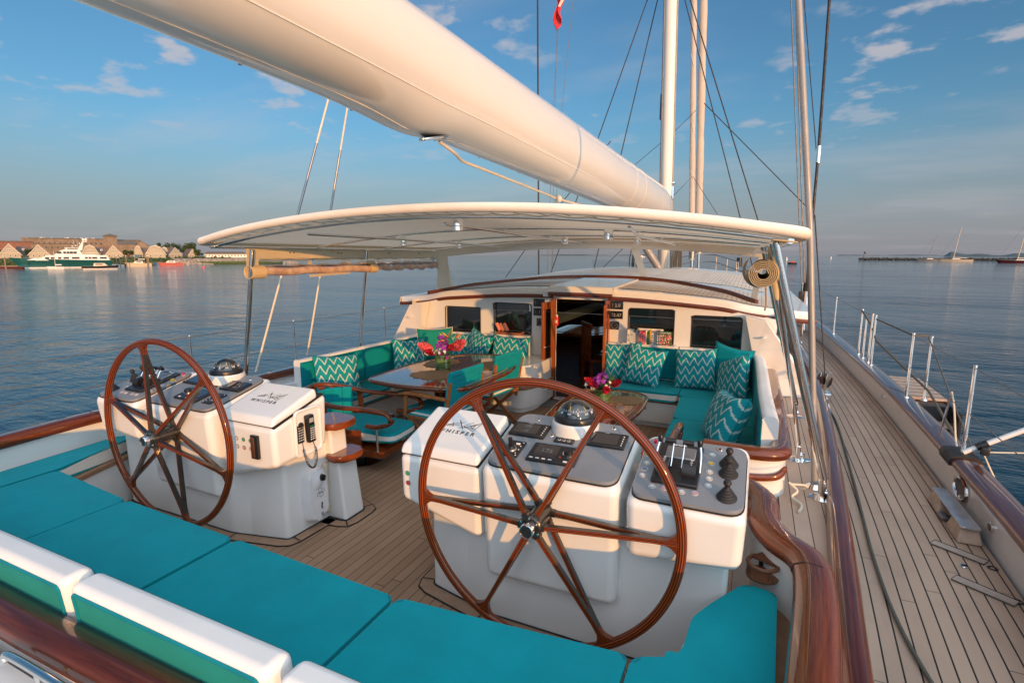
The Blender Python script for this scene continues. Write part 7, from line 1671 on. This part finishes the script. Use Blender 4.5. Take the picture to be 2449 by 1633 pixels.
for k, (a, d) in enumerate(((68.3, 186), (61.3, 210), (61.05, 214), (60.62, 210), (60.0, 222), (59.1, 212), (59.0, 216))):
    g = G(); x, y = pol(a, d); g.tube([(x, y, -2), (x, y, 1.5)], .16, 8); g.lathe([(.18, 0), (.16, .1), (0, .25)], (x, y, 1.5), 8, 1); tag(g.obj('dock_pile', ['far pile', 'far white'], sharp=0, wn_=False), ('brown dock pile at the left edge', 'first pile right of the motor yacht', 'second pile right of the motor yacht', 'pile just left of the sport fishing boat', 'pile behind the sport fishing boat', 'pile between the fishing boat and the blue cover', 'pile touching the stern of the fishing boat')[k], 'pile', 'dock piles')
g = G(); L = Loc(60.2, 228, WL); L.box(g, (0, 0, .45), (20, 1.6, .25)); L = Loc(66.5, 212, WL); L.box(g, (0, 0, .45), (18, 1.6, .25)); tag(g.obj('dock', 'far pile', sharp=0, wn_=False), 'floating wooden dock behind the small boats', 'dock')
g = G(); x, y = pol(54.82, 180); g.lathe([(.35 * math.sin(a), .35 * math.cos(a)) for a in [PI * k / 8 for k in range(9)]], (x, y, -1.6), 12); tag(g.obj('buoy', 'pink buoy', sharp=0), 'pink round mooring buoy off the boulder wall', 'buoy', 'buoys')
for az, d, lb in ((-2.56, 424, 'white buoy left of the grey pole out at sea'), (-6.19, 583, 'white buoy right of the grey pole out at sea'), (8.3, 467, 'white buoy seen through the windscreen')): g = G(); x, y = pol(az, d); g.lathe([(0, 2.2), (.35, 2.1), (.5, .2), (.9, 0), (.8, -.5)], (x, y, -1.6), 10); tag(g.obj('buoy', 'far white', sharp=0), lb, 'buoy', 'buoys')
# breakwater with beacon, sailing yachts, distant land
rs = random.Random(8); t = thing('breakwater', 'long low dark boulder breakwater on the right horizon', 'breakwater', pol(-8.5, 455) + (-1.7,)); g = G()
for k in range(700):
    a = -8.4 - 12.5 * rs.random(); d = 455 + rs.uniform(-2.2, 2.2); x, y = pol(a, d); h = 1.7 * (1 - abs(d - 455) / 2.6) + rs.uniform(0, .35); r = rs.uniform(.5, 1.15)
    b = bmesh.new(); bmesh.ops.create_icosphere(b, subdivisions=1, radius=r)
    for v in b.verts: v.co *= rs.uniform(.75, 1.2); v.co.z *= .7
    g.bm(b, Matrix.Translation((x, y, -1.75 + h * .75)), 0, False)
for k in range(60): a0, a1 = -8.4 - 12.5 * k / 60, -8.4 - 12.5 * (k + 1) / 60; pa, pb = pol(a0, 452.5), pol(a1, 452.5); qa, qb = pol(a0, 457.5), pol(a1, 457.5); ma, mb = pol(a0, 455), pol(a1, 455); g.add([(*pa, -1.9), (*pb, -1.9), (*mb, -.2), (*ma, -.2), (*qa, -1.9), (*qb, -1.9)], [[0, 1, 2, 3], [3, 2, 5, 4]], smooth=False)
g.obj('boulders', 'dark rock', t, sharp=0, wn_=False)
x, y = pol(-8.76, 455); t = thing('beacon_tower', 'small skeletal light beacon on the end of the breakwater', 'beacon', (x, y, 0)); g = G()
for sx in (-.6, .6):
    for sy in (-.6, .6): g.tube([(x + sx, y + sy, -.5), (x + sx * .6, y + sy * .6, 3.0)], .10, 5)
g.obj('legs', 'far pile', t, sharp=0, wn_=False); g = G(); g.box((x, y, 3.1), (1.5, 1.5, .2), 0); g.box((x, y, 3.7), (.8, .8, 1.1), 0); g.obj('lantern', 'far dark', t, sharp=0, wn_=False)
for az, d, ln, hm, hmast, lean, lb, mm in ((-13.36, 395, 13, 'mast grey', 14.6, 3.0, 'grey hulled sailing yacht with a bare mast left of the white one', 'grey metal'), (-15.05, 384, 15.5, 'far sand', 19.0, 1.9, 'cream sailing yacht with a tall bare mast in front of the breakwater', 'far sand'), (-18.95, 330, 16, 'far maroon', 18.5, 1.8, 'dark hulled classic yacht cut by the right edge', 'far sand')):
    L = Loc(az, d, WL); t = thing('sailing_yacht', lb, 'sailboat', (L.x, L.y, WL), 'sailing yachts moored by the breakwater'); g = hull_mesh(L, ln, 3.2, 1.15, sheer=.3, tran=.5); g.obj('hull', [hm, 'far white'], t, sharp=0, wn_=False)
    g = G(); frus(g, L, -ln * .1, ln * .15, 1.0, 1.15, 1.7, .5, .3); g.obj('cabin', 'far white', t, sharp=0, wn_=False); mx = -ln * .06; g = G(); g.tube([L.P(mx, 0, 1), L.P(mx + lean, 0, hmast)], [.20, .13], 8); g.tube([L.P(mx, 0, 2.2), L.P(mx + ln * .38, 0, 2.0)], .22, 8); g.obj('mast', mm, t, sharp=0, wn_=False)
    g = G(); g.tube([L.P(-ln * .48, 0, 1.3), L.P(mx + lean, 0, hmast)], .035, 4); g.tube([L.P(ln * .48, 0, 1.2), L.P(mx + lean, 0, hmast)], .035, 4); g.obj('stays', 'grey metal', t, sharp=0, wn_=False)
x, y = pol(-3.07, 243); L = Loc(-3.07, 243, WL); t = thing('dinghy', 'small red motor launch with a person aboard right of the grey pole', 'boat', (L.x, L.y, WL)); g = hull_mesh(L, 3.4, 1.5, .55); g.obj('hull', ['far dark', 'far red'], t, sharp=0, wn_=False); g = G(); L.box(g, (.2, 0, .9), (1.3, .9, .8)); L.box(g, (-.5, 0, .8), (.6, .8, .5)); g.obj('cuddy', 'far red', t, sharp=0, wn_=False)
L = Loc(11.1, 900, WL, 12); t = thing('motor_launch', 'distant white motor launch under way seen through the windscreen', 'boat', (L.x, L.y, WL)); g = hull_mesh(L, 12, 3.6, 1.6); g.obj('hull', ['far white', 'far white'], t, sharp=0, wn_=False); g = G(); frus(g, L, -2, 3, 1.3, 1.6, 3.2, 1.2, .4); g.obj('cabin', 'far white', t, sharp=0, wn_=False)
def land(az0, az1, d, h, lb, seed, nm='hills'):
    rs = random.Random(seed); g = G(); n = 90; top = [h * (.55 + .25 * math.sin(k * .11 + seed) + .12 * math.sin(k * .41) + .05 * rs.random()) * min(1, k / 4, (n - k) / 4 + .15) for k in range(n + 1)]
    for k in range(n):
        a, b_ = az0 + (az1 - az0) * k / n, az0 + (az1 - az0) * (k + 1) / n
        for (d0, t0), (d1, t1) in (((d, 0), (d * 1.05, .6)), ((d * 1.05, .6), (d * 1.12, 1.0)), ((d * 1.12, 1.0), (d * 1.3, .1))):
            g.add([pol(a, d0) + (WL - .3 + top[k] * t0,), pol(b_, d0) + (WL - .3 + top[k + 1] * t0,), pol(b_, d1) + (WL - .3 + top[k + 1] * t1,), pol(a, d1) + (WL - .3 + top[k] * t1,)], [[0, 1, 2, 3]])
    return struct(g.obj(nm, 'far hill', sharp=0, wn_=False))
land(-14.2, -26, 1500, 14, '', 2); land(22, 9.5, 3600, 10, '', 5); land(-6.5, -14.5, 3800, 7, '', 7)
